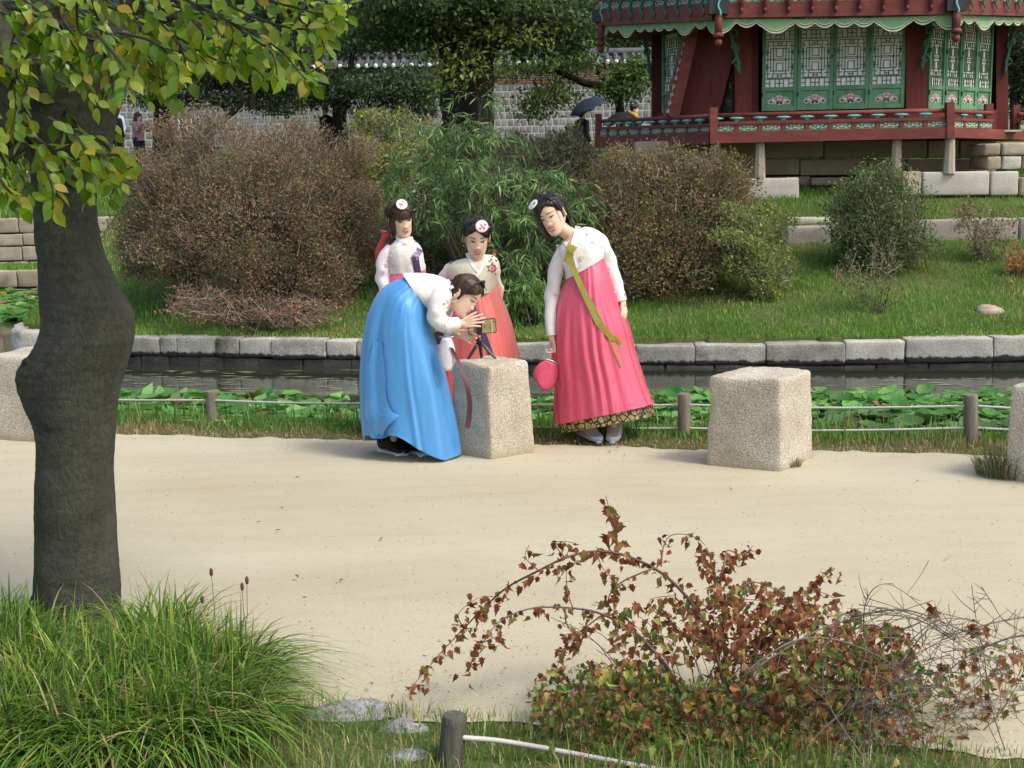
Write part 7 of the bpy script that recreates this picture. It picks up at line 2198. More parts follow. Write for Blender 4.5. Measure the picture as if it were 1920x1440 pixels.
S_BLUE = satin('sky blue taffeta', (.065, .295, .66), .40, .2, metal=.15, aniso=0, var=.07); S_OLIVE = satin('olive gold satin', (.38, .33, .05), .32, metal=.3); S_PURPLE = satin('dark purple satin', (.065, .03, .12), .45); S_WINE = satin('wine ribbon', (.085, .018, .026), .5); S_REDR = satin('red ribbon', (.62, .02, .03), .4)
LINING = cloth('pale blue lining', (.52, .66, .76), .7)
F_PINK = pmat('pink thread', (.70, .42, .45), .8); F_ROSE = pmat('rose thread', (.70, .10, .17), .8); F_LEAF = pmat('green thread', (.10, .20, .07), .8); F_GOLD = pmat('gold thread', (.66, .56, .36), .6); F_BLUE = pmat('blue grey thread', (.58, .61, .68), .8); F_WHITE = pmat('white thread', (.85, .82, .80), .8); F_RED = pmat('red thread', (.68, .08, .07), .8); F_PLUM = pmat('plum thread', (.50, .32, .42), .8)
FL = [F_PINK, F_ROSE, F_LEAF, F_GOLD, F_BLUE, F_WHITE, F_RED, F_PLUM]
def brocade():
    m = bpy.data.materials.new('black and gold brocade'); m.use_nodes = True
    nt = m.node_tree; N, L = nt.nodes, nt.links; b = N['Principled BSDF']
    tc = N.new('ShaderNodeTexCoord'); vo = N.new('ShaderNodeTexVoronoi'); vo.feature = 'DISTANCE_TO_EDGE'; vo.inputs['Scale'].default_value = 26
    L.new(tc.outputs['Object'], vo.inputs['Vector'])
    r = _ramp(nt, [(.07, (.015, .012, .02)), (.11, (.42, .31, .12)), (.3, (.55, .43, .20)), (.36, (.12, .03, .03)), (.42, (.5, .38, .16))]); L.new(vo.outputs['Distance'], r.inputs[0])
    L.new(r.outputs[0], b.inputs['Base Color']); b.inputs['Roughness'].default_value = .38
    r2 = _ramp(nt, [(.07, (0, 0, 0)), (.12, (.6, .6, .6))]); L.new(vo.outputs['Distance'], r2.inputs[0]); L.new(r2.outputs[0], b.inputs['Metallic'])
    return m
M_BROC = brocade()
SHOE_W = pmat('white shoe leather', (.84, .82, .80), .5); SHOE_K = pmat('black shoe mesh', (.016, .016, .018), .7); SOLE = pmat('white rubber sole', (.72, .71, .69), .6); SOLE_B = pmat('blue toe cap', (.16, .27, .50), .5)
def shoe(mb, heel, toe, w=.045, h=.075, mu=0, ms=1, toecap=None):
    heel, toe = Vector(heel), Vector(toe); d = (toe - heel); L = d.length; d.normalize(); s = d.cross(V(0, 0, 1)).normalized()
    n, k = 16, 12
    for (z0, z1, grow, m) in ((0, .034, 1.10, ms), (.030, None, 1.0, mu)):
        vs = []
        for i in range(k):
            t = i / (k - 1)
            ww = w * grow * (.62 + .38 * math.sin(PI * min(1, .25 + t * .62))) * math.sqrt(max(.02, 1 - max(0, (t - .8) / .2) ** 2 * .95)) * math.sqrt(max(.1, 1 - max(0, (.08 - t) / .08) ** 2 * .8))
            hh = z1 if z1 else (h * (1 - .62 * smooth(.22, .85, np.array(t)) ) )
            c = heel + d * (L * t)
            for j in range(n):
                a = 2 * PI * j / n
                zz = z0 + (hh - z0) * (.5 + .5 * np.sign(math.sin(a)) * abs(math.sin(a)) ** .7)
                vs.append(c + s * (ww * np.sign(math.cos(a)) * abs(math.cos(a)) ** .7) + V(0, 0, float(zz)))
        fs = [(i * n + j, i * n + (j + 1) % n, (i + 1) * n + (j + 1) % n, (i + 1) * n + j) for i in range(k - 1) for j in range(n)] + [tuple(range(n - 1, -1, -1)), tuple((k - 1) * n + j for j in range(n))]
        mb.add(vs, fs, m)
def band_arc(mb, M, r=(.079, .0, .128), y=-.022, tilt=-.12, rad=(.0035, .006), m=0, a0=-.25, a1=PI + .25, zc=.0):
    pts = []
    for a in np.linspace(a0, a1, 26):
        p = V(r[0] * math.cos(a), y, zc + (r[2] - zc) * math.sin(a)); p.y += tilt * p.z
        pts.append(M @ p)
    mb.tube(pts, [rad] * 26, 6, m, up=M.to_3x3() @ V(0, 1, 0))
def pin(mb, M, pos, r=.025, m=0, flower=None, R=None):
    """Round embroidered hair pin; local position, facing outwards from the head."""
    n = Vector(pos) - V(0, .0, .0); n = V(n.x * .6, n.y - .01, n.z).normalized() if R is None else Vector(R).normalized()
    q = n.to_track_quat('Z', 'Y').to_matrix()
    lb = LB(); lb.ell(pos, (r, r, .006), m, q, 20, 6)
    if flower:
        rr = random.Random(int(pos[0] * 1000) + 5)
        lb.tube([Vector(pos) + q @ V(r * .96 * math.cos(a), r * .96 * math.sin(a), .002) for a in np.linspace(0, 2 * PI, 21)], .0018, 5, flower[-1])
        for i in range(9):
            a, d = rr.uniform(0, 6.28), rr.uniform(0, .62) * r
            lb.ell(Vector(pos) + q @ V(d * math.cos(a), d * math.sin(a), .0055), (r * .20, r * .16, .0015), flower[i % (len(flower) - 1)], q, 8, 4)
    lb.into(mb, M)

GOWNS = 'women in hanbok posing for a self-timer photo'
def make_folds(seed, n, amp, a0=PI * .96, a1=2 * PI + .12, wide=(.05, .13), drift=.18):
    r_ = np.random.default_rng(seed)
    F = [(a0 + (a1 - a0) * (i + r_.uniform(.15, .85)) / n, r_.uniform(*wide), amp * r_.uniform(.35, 1.0), r_.normal(0, drift), r_.uniform(-.25, .45), r_.uniform(.5, 1.3)) for i in range(n)]
    def f(t, a):
        k = 0
        for (c, w, A, dr, t0, g) in F:
            x = (a - c - dr * (t - .4)) / (w * (.6 + .7 * t))
            if abs(x) > 3.4: 
                x2 = x + (2 * PI / (w * (.6 + .7 * t)) if x < 0 else -2 * PI / (w * (.6 + .7 * t)))
                if abs(x2) > 3.4: continue
                x = x2
            e = min(1, max(.12, (t - t0) * 2.2)) * (.35 + .75 * t ** g)
            k += A * e * (math.exp(-x * x) - .75 * math.exp(-((x - 1.35) / .7) ** 2))
        return k
    return f
# ============ the woman in the hot pink gown
FO3 = make_folds(11, 13, .070, wide=(.03, .2)); FO4 = make_folds(23, 9, .060, wide=(.04, .24)); FO2 = make_folds(5, 11, .055, wide=(.03, .16))
Y3 = 8.32
def J3(x, y, d=0): return P(x, y, Y3 + d)
w3 = thing('person', 'smiling woman with bobbed black hair in white jacket and hot pink gown, leaning sideways', 'person', G(1125, 822, .01), GOWNS)
H3 = head_matrix(J3(1035, 404, -.05), (-.40, -.86, -.26), (-.40, 0, .92), 1.06)
nk = J3(1077, 446, .0)
mb = MB()
add_head(mb, H3, 1.1, .0046, True, (-.2, -.2), .5, .0275, .029)
arms3 = [(J3(1050, 470), J3(1036, 548, .02), J3(1036, 628, -.05)), (J3(1122, 440), J3(1154, 512, .03), J3(1167, 562, -.02))]
core_body(mb, H3 @ V(0, .012, -.075), nk, J3(1092, 500, .02), J3(1112, 610, .03), arms3, [(J3(1095, 620, .03), J3(1095, 720), P(1100, 803, Y3 + .03), G(1112, 826, .035)), (J3(1128, 620, .03), J3(1140, 720), P(1150, 800, Y3 + .03), G(1150, 826, .035))])
hand(mb, arms3[1][2] + V(0, -.01, -.01), J3(1173, 600, -.04) - J3(1166, 562, -.02), V(-.5, -.8, 0), (.25, .3, .35, .4), .05, .35, .95)
hand(mb, J3(1034, 631, -.06), V(.10, -.1, -1), V(.5, -.85, 0), (.75, .85, .9, .9), .0, .3, .9)
body3 = mb.build('body', SK_MATS(SKIN_B, LIP), w3)
mb = MB()
hair_cap(mb, H3, .072, -.05, .0, -.09, .013, part=.02, seed=2)
curtain(mb, H3, -2.05, 1.25, .085, -.105, .080, .104, .083, .098, n=40, seed=1, wav=.0022, th=.022)
curtain(mb, H3, -2.62, -1.2, .075, -.128, .081, .098, .104, .096, n=22, seed=3, wav=.002, th=.034)
mb.build('hair', HAIR_BLACK, w3)
mb = MB(); band_arc(mb, H3, (.0835, 0, .135), -.035, -.05); pin(mb, H3, (-.045, -.064, .114), .034, 1, (2, 0, 2, 1, 1)); mb.build('hair_band', [INK, C_BAND, F_PLUM, F_GOLD], w3)
def fold3(t, a):
    return 1 + .020 * (1 - t) ** 1.5 * float(vnoise(np.array([a * 12.0]), np.array([t * 1.5]), 3)[0]) + FO3(t, a) + .02 * t * math.sin(5 * a + 1)
mb = MB()
rows_loft(mb, [(1066, 514, 1130, 480, .10), (1053, 541, 1147, 522, .145), (1043, 575, 1163, 572, .18), (1038, 618, 1179, 610, .21), (1037, 665, 1191, 660, .235), (1042, 725, 1211, 724, .265), (1044, 795, 1225, 757, .30)], Y3, 60, 150, 0, fold3, .85)
sk3 = mb.build('skirt', S_PINK, w3)
def fold3b(t, a): return float(.955 + .03 * math.sin(7 * a + 1.6) + .02 * math.sin(11 * a + 1.2))
mb = MB()
rows_loft(mb, [(1046, 780, 1222, 744, .285), (1046, 796, 1225, 762, .29), (1048, 812, 1230, 778, .295)], Y3, 10, 120, 0, fold3b, .85)
mb.build('underskirt', M_BROC, w3)
mb = MB()
rows_loft(mb, [(1061, 524, 1132, 483, .118), (1056, 503, 1134, 470, .122), (1047, 484, 1133, 452, .118), (1045, 468, 1126, 436, .10), (1058, 450, 1110, 427, .07), (1066, 438, 1096, 425, .055)], Y3, 30, 72, 0, lambda t, a: 1 + .05 * float(vnoise(np.array([a * 3.0]), np.array([t * 3 + a]), 2)[0]) * (1 - t), .5)
sleeve(mb, [J3(1058, 466), J3(1044, 500, .01), J3(1036, 555, .01), J3(1033, 600, -.03), J3(1034, 630, -.06)], [(.052, .055), (.056, .058), (.058, .050), (.046, .040), (.036, .034)], seed=1)
sleeve(mb, [J3(1106, 441), J3(1128, 458, .01), J3(1145, 506, .02), J3(1157, 540, .0), J3(1166, 566, -.03)], [(.055, .058), (.060, .060), (.062, .055), (.052, .045), (.040, .036)], seed=3)
jk3 = mb.build('jacket', C_WHITE, w3)
bv3 = bvh_of(sk3, jk3, body3)
throat(w3, bv3, [(1056, 446), (1084, 432), (1073, 466)], Y3, SKIN_B)
mb = MB()
ribbon(mb, bv3, [(1084, 424), (1081, 440), (1074, 463)], .038, .007, Y3, 0)
ribbon(mb, bv3, [(1056, 450), (1063, 458), (1074, 470)], .026, .005, Y3, 0)
ribbon(mb, bv3, [(1074, 463), (1076, 480), (1082, 502)], .012, .005, Y3, 0)
mb.build('collar', C_BAND, w3, smooth=False)
mb = MB()
ribbon(mb, bv3, [(1066, 483), (1078, 510), (1093, 545), (1107, 575), (1122, 605), (1142, 628), (1158, 640), (1161, 650)], .037, .016, Y3, 0, 30)
ribbon(mb, bv3, [(1070, 488), (1095, 540), (1120, 585), (1140, 630), (1152, 660), (1165, 690)], .011, .012, Y3, 0, 26)
ribbon(mb, bv3, [(1064, 491), (1067, 480), (1070, 473)], .05, .016, Y3, 0, 8, .012)
ribbon(mb, bv3, [(1069, 474, .4), (1071, 466, 1.1), (1074, 459, 1.2)], .055, .020, Y3, 0, 8, .014)
mb.build('ribbon', S_OLIVE, w3, smooth=False)
mb = MB()
for (x, y, r, m_) in ((1044, 480, .013, 3), (1046, 461, .014, 4), (1090, 484, .016, 3), (1084, 444, .010, 5), (1110, 455, .014, 5), (1140, 505, .014, 0), (1052, 515, .010, 7), (1153, 548, .012, 4), (1042, 552, .011, 0), (1100, 440, .012, 4), (1127, 463, .012, 5), (1171, 553, .012, 7)):
    bloom(mb, bv3, x, y, r, m_, Y3, 5, 5, rot=x)
mb.build('embroidery', FL, w3, smooth=False)
mb = MB()
shoe(mb, G(1086, 812, .01), G(1126, 830, .01), .050, .10); shoe(mb, G(1156, 808, .01), G(1147, 831, .01), .050, .10)
mb.build('shoe', [SHOE_W, SOLE], w3)
mb = MB()
for p in (G(1122, 829, .030), G(1148, 830, .030)): mb.ell(p + V(0, -.006, 0), (.020, .012, .010))
mb.build('toe_cap', SOLE_B, w3)
pp = J3(1024, 702, -.12)
mb = MB(); n_, k_ = 20, 12; vs = []
for i in range(k_):
    t = i / (k_ - 1); zz = -.088 + .176 * t
    w_ = .084 * float(np.interp(t, [0, .08, .3, .55, .8, .93, 1], [.45, .74, .98, 1, .86, .60, .50]))
    for j in range(n_):
        a = 2 * PI * j / n_
        vs.append(pp + Matrix.Rotation(.38, 3, 'Y') @ V(w_ * math.cos(a) * (1 + .05 * math.sin(7 * a + t * 3)) + .01 * t - .005, .042 * math.sin(a) * (1 - .5 * t) * (1 + .22 * math.sin(9 * a + t * 2) * (.3 + t)), zz - .02 * math.cos(a) * (1 - t)))
mb.add(vs, [(i * n_ + j, i * n_ + (j + 1) % n_, (i + 1) * n_ + (j + 1) % n_, (i + 1) * n_ + j) for i in range(k_ - 1) for j in range(n_)] + [tuple(range(n_ - 1, -1, -1)), tuple((k_ - 1) * n_ + j for j in range(n_))], 0)
pu = thing('purse', 'hot pink satin purse hanging beside the hot pink gown', 'purse', pp)
mb.build('pouch', cloth('pink purse silk', (.66, .085, .16), .5), pu)
mb = MB(); mb.tube([pp + Matrix.Rotation(.38, 3, 'Y') @ V(.006 + .045 * math.cos(a), 0, .088 + .008 * math.sin(a)) for a in np.linspace(PI, 0, 9)], .006, 6)
mb.tube([pp + V(.040, 0, .088), pp + V(.036, 0, .14), J3(1034, 644, -.09)], .0028, 5); mb.build('chain', nmat('steel', [(.3, (.4, .4, .4)), (.7, (.6, .6, .6))], rough=.3, metal=.9), pu)

# ============ the woman bending in the blue gown
Y4 = 7.80
def J4(x, y, d=0): return P(x, y, Y4 + d)
w4 = thing('person', 'woman with a hair band in white jacket and sky blue gown, bent over the phone', 'person', G(765, 856, .01), GOWNS)
H4 = head_matrix(J4(870, 554, .0), (.76, -.36, -.55), (.60, .02, .80), 1.05)
mb = MB()
add_head(mb, H4, .6, 0, True, (.0, -.6), .75, .0265, .021)
nk4 = J4(838, 545, .02)
arms4 = [(J4(828, 552, -.10), J4(822, 606, -.10), J4(857, 604, -.06)), (J4(836, 545, .14), J4(828, 615, .14), J4(850, 626, .16))]
core_body(mb, H4 @ V(0, .022, -.07), nk4, J4(806, 545, .02), J4(745, 575, .02), arms4, [(J4(742, 590, -.06), J4(748, 720, -.04), P(738, 822, Y4 + .06), G(765, 856, .035)), (J4(748, 590, .09), J4(770, 715, .06), P(778, 822, Y4 + .08), G(800, 850, .035))])
hand(mb, P(861, 607, 7.765), P(906, 600, 7.80) - P(861, 607, 7.765), V(.05, -.25, 1), (.05, .04, .06, .10), .20, .45, 1.0, P(840, 606, 7.73), .1)
hand(mb, P(853, 624, 7.95), P(885, 633, 7.93) - P(853, 624, 7.95), V(.1, -.2, 1), (.25, .3, .3, .35), .2, .4, .95, J4(836, 620, .16), .2)
mb.build('body', SK_MATS(SKIN_A, LIP2), w4)
mb = MB()
hair_cap(mb, H4, .068, -.052, -.005, -.08, .012, seed=4)
lb = LB(); lb.ell((0, .115, -.035), (.035, .036, .045), 0, None, 14, 10); lb.ell((0, .10, -.01), (.05, .03, .05), 0, None, 14, 10); lb.into(mb, H4)
lb = LB()
for k in range(4): lb.tube([face_at(.05, .02) + V(.018, .012 + .004 * k, -.0), V(.071 + .002 * k, -.02 + .006 * k, -.03), V(.064, -.03 + .005 * k, -.07 - .008 * k)], [.0016, .0014, .0006], 4)
lb.into(mb, H4)
mb.build('hair', HAIR_BROWN, w4)
mb = MB(); band_arc(mb, H4, (.0845, 0, .134), -.018, -.22, (.004, .0075)); pin(mb, H4, (.012, -.072, .118), .026, 1, (2, 0, 2, 1, 0), R=(.2, -.65, .7))
lb = LB(); lb.ell((.03, -.058, .115), (.022, .013, .018), 0, None, 12, 8); lb.ell((-.012, -.055, .128), (.020, .012, .016), 0, None, 12, 8); lb.into(mb, H4)
mb.build('hair_band', [pmat('dark plum band', (.03, .018, .035), .5), C_BAND, F_PINK, F_GOLD], w4)
def fold4(t, a):
    e = float(smooth(0, .45, np.array(t)))
    return 1 + .022 * (1 - t) ** 2 * float(vnoise(np.array([a * 12.0]), np.array([t * 2]), 8)[0]) + FO4(t, a) + e * (.02 * math.sin(4 * a + .4) + .045 * math.exp(-((a - 3.75 - .10 * t) / .10) ** 2) - .05 * math.exp(-((a - 3.98 - .10 * t) / .10) ** 2))
def post4(t, a, p):
    if t > .6:
        e = (t - .6) / .4; e = e * e
        a = a % (2 * PI)
        lift = .085 * math.exp(-((a - 4.35) / .42) ** 2) + .05 * math.exp(-((a - 3.6) / .3) ** 2) - .035 * math.exp(-((a - 5.35) / .35) ** 2)
        p = p + V(0, 0, lift * e)
    return p
mb = MB()
rows_loft(mb, [(764, 519, 806, 560, .12), (738, 527, 803, 580, .15), (712, 546, 806, 600, .185), (693, 583, 815, 632, .205), (683, 630, 826, 668, .22), (677, 690, 838, 712, .235), (677, 750, 852, 768, .245), (680, 800, 863, 818, .26), (684, 828, 868, 850, .27)], Y4, 64, 150, 0, fold4, .55, post4)
sk4 = mb.build('skirt', S_BLUE, w4)
md = sk4.modifiers.new('thickness', 'SOLIDIFY'); md.thickness = .004; md.offset = -1; md.use_rim = True
sk4.data.materials.append(LINING); md.material_offset = 1; md.material_offset_rim = 0
mb = MB()      # overlapping back flap of the wrap skirt
flap = []
fl_ = [((700, 640), (716, 640)), ((690, 690), (722, 700)), ((684, 740), (724, 745)), ((684, 780), (735, 772)), ((700, 806), (748, 780)), ((714, 838), (720, 800))]
mb = MB()
q1 = crom([a for a, b in fl_], 16); q2 = crom([b for a, b in fl_], 16); bv4s = bvh_of(sk4)
for i in range(16):
    for j in range(7):
        u = j / 6; x, y = q1[i] * (1 - u) + q2[i] * u
        flap.append(drape(bv4s, x, y, .012 + .03 * math.sin(u * PI) * (i / 15) + .015 * u * (i / 15), Y4 - .2))
mb.add(flap, [(i * 7 + j, i * 7 + j + 1, (i + 1) * 7 + j + 1, (i + 1) * 7 + j) for i in range(15) for j in range(6)]).build('skirt_flap', S_BLUE, w4)
mb = MB()
rows_loft(mb, [(756, 513, 803, 580, .135), (772, 511, 812, 588, .14), (796, 512, 826, 592, .14), (818, 516, 838, 586, .13), (834, 522, 846, 572, .105), (844, 530, 850, 562, .07)], Y4, 28, 60, 0, lambda t, a: 1 + .012 * math.sin(9 * a + t * 7), .4)
sleeve(mb, [J4(826, 546, -.10), J4(820, 570, -.12), J4(820, 598, -.12), J4(838, 609, -.10), J4(858, 606, -.06)], [(.062, .066), (.070, .075), (.066, .080), (.058, .062), (.044, .050)], seed=2, up=(0, -1, .3), k=30, wr=.06)
sleeve(mb, [J4(838, 545, .13), J4(834, 580, .15), J4(830, 612, .15), J4(846, 622, .16)], [(.06, .06), (.062, .062), (.056, .06), (.042, .042)], seed=5)
jk4 = mb.build('jacket', C_WHITE, w4)
bv4 = bvh_of(sk4, jk4)
mb = MB(); ribbon(mb, bv4, [(838, 525), (848, 540), (852, 560), (846, 580), (838, 596)], .022, .004, Y4 - .1); mb.build('collar', C_BAND, w4, smooth=False)
mb = MB()
for (x, y, r, m_) in ((836, 566, .014, 0), (840, 574, .011, 7), (837, 580, .010, 5), (846, 558, .008, 4), (832, 570, .007, 2), (850, 614, .010, 3)): bloom(mb, bv4, x, y, r, m_, Y4 - .1, 5, 5, rot=x)
mb.build('embroidery', FL, w4, smooth=False)
mb = MB(); ribbon(mb, bv4, [(818, 622), (822, 632), (826, 645)], .075, .010, Y4, 0, 8); 
q = crom([(846, 652), (860, 680), (872, 712), (880, 745), (880, 775), (876, 803)], 24)
rows = []
for i in range(24):
    c = P(q[i][0], q[i][1], Y4 - .20 + .01 * math.sin(i * .4)); s_ = V(.012 + .005 * (i / 23), .006 * math.sin(i * .25), -.003)
    rows += [c - s_, c + s_, c + s_ + V(0, .003, 0), c - s_ + V(0, .003, 0)]
mb.add(rows, [(4 * i + k, 4 * i + (k + 1) % 4, 4 * (i + 1) + (k + 1) % 4, 4 * (i + 1) + k) for i in range(23) for k in range(4)], 0)
mb.build('ribbon', S_WINE, w4, smooth=False)
mb = MB()
shoe(mb, G(714, 848, .012), G(764, 860, .012), .052, .17); shoe(mb, G(756, 850, .012), G(826, 859, .012), .052, .15)
mb.build('shoe', [SHOE_K, SOLE], w4)
mb = MB()
for c in (G(792, 850, .06), G(748, 849, .06)):
    mb.tube([c + V(-.03, -.046, .012), c + V(-.012, -.050, -.008), c + V(.014, -.050, .0), c + V(.036, -.046, .014)], [.002, .006, .004, .001], 6)
mb.build('shoe_mark', SHOE_W, w4)
pu = thing('purse', 'lilac silk purse dangling below the sleeve of the woman bending in blue', 'purse', P(838, 660, Y4 - .15))
pc = P(838, 662, Y4 - .16); mb = MB(); vs = []
for i in range(k_):
    t = i / (k_ - 1); zz = -.105 + .20 * t
    w_ = .052 * math.sin(PI * (.12 + .72 * t) ** .9) ** .8
    for j in range(n_):
        a = 2 * PI * j / n_; vs.append(pc + V(w_ * math.cos(a) * (1 + .05 * math.sin(7 * a)), .035 * math.sin(a), zz))
mb.add(vs, [(i * n_ + j, i * n_ + (j + 1) % n_, (i + 1) * n_ + (j + 1) % n_, (i + 1) * n_ + j) for i in range(k_ - 1) for j in range(n_)] + [tuple(range(n_ - 1, -1, -1)), tuple((k_ - 1) * n_ + j for j in range(n_))], 0)
mb.build('pouch', cloth('lilac silk', (.62, .59, .66), .5), pu)
mb = MB(); mb.tube([pc + V(.044 * math.cos(a), -.03 * math.sin(a) * .3, .098) for a in np.linspace(0, PI, 7)], .006, 6).tube([pc + V(.02, -.01, .10), P(837, 632, Y4 - .16), P(834, 606, Y4 - .19)], .003, 5).build('clasp', nmat('blue steel', [(.3, (.2, .22, .3)), (.7, (.35, .37, .45))], rough=.35, metal=.7), pu)

# ============ the woman in the pale yellow waistcoat and coral skirt
Y2 = 8.62
def J2(x, y, d=0): return P(x, y, Y2 + d)
w2 = thing('person', 'dark-haired woman in pale yellow top with roses and coral skirt, stooping behind the block', 'person', G(905, 812, 0), GOWNS)
H2 = head_matrix(J2(894, 446, -.10), (.10, -.93, -.33), (.04, -.25, .95), 1.07)
mb = MB()
add_head(mb, H2, 1.0, .0036, True, (.1, .1), .66, .0265, .028)
nk2 = J2(889, 486, -.03)
arms2 = [(J2(848, 500), J2(830, 560, .12), J2(850, 610, .16)), (J2(926, 484), J2(938, 540, .12), J2(930, 600, .16))]
core_body(mb, H2 @ V(0, .016, -.07), nk2, J2(889, 520, .0), J2(895, 610, .05), arms2, [(J2(880, 620, .05), J2(880, 720, .02), G(885, 808, .08), G(885, 818, .035)), (J2(915, 620, .05), J2(920, 720, .02), G(920, 808, .08), G(922, 818, .035))])
for a_ in arms2: hand(mb, a_[2], V(0, .3, -1), V(1, 0, 0), (.4, .4, .4, .4), .05, .4, .9)
body2 = mb.build('body', SK_MATS(SKIN_A, LIP), w2)
mb = MB(); hair_cap(mb, H2, .070, -.05, .01, -.09, .012, seed=7, part=-.01)
lb = LB(); lb.ell((0, .105, -.01), (.045, .035, .055), 0, None, 14, 10); lb.into(mb, H2); mb.build('hair', HAIR_BLACK, w2)
mb = MB(); band_arc(mb, H2, (.0835, 0, .133), -.028, -.10); pin(mb, H2, (.022, -.072, .106), .039, 1, (2, 4, 2, 3, 4), R=(.12, -.88, .45))
lb = LB(); lb.ell((.058, -.066, .098), (.010, .006, .008), 4, None, 8, 6)
lb.into(mb, H2); mb.build('hair_band', [INK, C_BAND, F_ROSE, F_PLUM, F_PINK], w2)
mb = MB()
for s in (-1, 1): mb.ell(H2 @ V(s * .079, .0, -.052), (.006, .006, .008), 0)
mb.build('earring', F_RED, w2)
def fold2(t, a):
    return 1 + .022 * (1 - t) * float(vnoise(np.array([a * 13.0]), np.array([t * 2]), 4)[0]) + FO2(t, a)
mb = MB()
rows_loft(mb, [(852, 536, 928, 522, .10), (848, 562, 942, 560, .14), (842, 602, 957, 600, .17), (837, 660, 972, 660, .19), (830, 740, 987, 740, .21), (822, 824, 1002, 820, .22)], Y2, 50, 120, 0, fold2, .6)
sk2 = mb.build('skirt', S_CORAL, w2)
mb = MB()
rows_loft(mb, [(880, 556, 926, 546, .115), (858, 542, 932, 528, .125), (842, 520, 937, 505, .125), (838, 503, 934, 488, .115), (852, 490, 922, 478, .085), (872, 484, 906, 478, .06)], Y2 - .03, 30, 72, 0, lambda t, a: 1 + .05 * float(vnoise(np.array([a * 3.0]), np.array([t * 3 + a]), 4)[0]) * (1 - t), .5)
vest = mb.build('waistcoat', C_CREAM, w2)
mb = MB()
sleeve(mb, [J2(853, 500, -.02), J2(838, 518, .03), J2(830, 555, .10), J2(845, 600, .15)], [(.055, .055), (.062, .06), (.06, .055), (.045, .045)], seed=4)
sleeve(mb, [J2(916, 487, -.02), J2(926, 505, .03), J2(925, 545, .11), J2(922, 595, .15)], [(.045, .05), (.05, .052), (.052, .05), (.04, .04)], seed=6)
mb.build('sleeve', C_WHITE, w2)
bv2 = bvh_of(sk2, vest, body2)
throat(w2, bv2, [(880, 480), (910, 477), (899, 510)], Y2, SKIN_A)
mb = MB(); ribbon(mb, bv2, [(876, 474), (879, 483), (888, 499), (900, 512)], .024, .006, Y2, 0); ribbon(mb, bv2, [(911, 477), (908, 491), (901, 507), (892, 521)], .020, .009, Y2, 0); mb.build('collar', C_BAND, w2, smooth=False)
mb = MB(); ribbon(mb, bv2, [(886, 572), (896, 600), (910, 635), (922, 668), (930, 690)], .034, .010, Y2, 0); mb.build('ribbon', S_PURPLE, w2, smooth=False)
mb = MB()
bloom(mb, bv2, 923, 503, .030, 1, Y2, 7, 0); bloom(mb, bv2, 923, 503, .017, 0, Y2, 5, 6, .006)
bloom(mb, bv2, 927, 477, .014, 6, Y2, 5, 0); bloom(mb, bv2, 921, 487, .010, 6, Y2, 4, 0)
for (x, y, r) in ((922, 482, .010), (930, 489, .012), (926, 470, .009), (916, 500, .012), (929, 514, .010), (918, 490, .010), (932, 483, .008), (917, 507, .009), (923, 493, .009), (929, 471, .007)): bloom(mb, bv2, x, y, r, 2, Y2, 3, None, .004, x)
mb.build('embroidery', FL, w2, smooth=False)

# ============ the woman with the fringe, behind
Y1 = 8.62
def J1(x, y, d=0): return P(x, y, Y1 + d)
w1 = thing('person', 'woman with a brown fringe in white jacket with purple bow, standing behind the blue gown', 'person', G(760, 810, 0), GOWNS)
H1 = head_matrix(J1(752, 410, -.02), (.38, -.88, -.26), (-.14, -.05, .98), 1.0)
mb = MB()
add_head(mb, H1, .6, 0, True, (.3, -.2), .75, .0255, .019)
nk1 = J1(757, 449, .02)
arms1 = [(J1(728, 464), J1(722, 520, .02), J1(734, 575, -.05)), (J1(786, 462), J1(790, 520, .05), J1(785, 570, .0))]
core_body(mb, H1 @ V(0, .014, -.07), nk1, J1(758, 490, .02), J1(758, 600, .03), arms1, [(J1(745, 610, .03), J1(745, 720), G(745, 806, .08), G(745, 815, .035)), (J1(775, 610, .03), J1(775, 720), G(775, 806, .08), G(775, 815, .035))])
for a_ in arms1: hand(mb, a_[2], V(.1, 0, -1), V(0, -1, 0), (.3, .3, .35, .4), .05, .4, .9)
body1 = mb.build('body', SK_MATS(SKIN_A, LIP), w1)
mb = MB(); hair_cap(mb, H1, .074, -.03, .0, -.10, .013, seed=9); fringe(mb, H1, .088, .020, .062, seed=2)
curtain(mb, H1, -2.25, -1.35, .03, -.085, .079, .09, .074, .085, n=12, seed=5, th=.012, wav=.002); curtain(mb, H1, 1.35, 2.25, .03, -.10, .079, .09, .074, .088, n=12, seed=8, th=.012, wav=.002)
lb = LB(); lb.tube([(0, .10, -.02), (0, .115, -.08), (-.01, .11, -.15)], [.035, .04, .03], 10); lb.into(mb, H1)
mb.build('hair', HAIR_DARK, w1)
mb = MB(); band_arc(mb, H1, (.0845, 0, .136), -.022, -.12); pin(mb, H1, (-.004, -.064, .120), .037, 1, (3, 2, 4, 2, 5), R=(-.05, -.75, .65)); mb.build('hair_band', [INK, C_BAND, F_PLUM, F_PINK, F_LEAF, F_GOLD], w1)
mb = MB()
mb.ell(J1(721, 437, .14), (.030, .010, .018), 0, Matrix.Rotation(.5, 3, 'Y')).ell(J1(724, 443, .13), (.026, .010, .015), 0, Matrix.Rotation(-.5, 3, 'Y'))
for off_ in (0, 1):
    q = crom([(J1(722, 442, .15 + .02 * off_)), (J1(712 - 4 * off_, 470, .14)), (J1(706 + 4 * off_, 500, .14))], 10)
    mb.tube([Vector(x) for x in q], [(.016, .003)] * 10, 6, 0, up=(0, -1, .1))
mb.build('hair_ribbon', S_REDR, w1)
mb = MB()
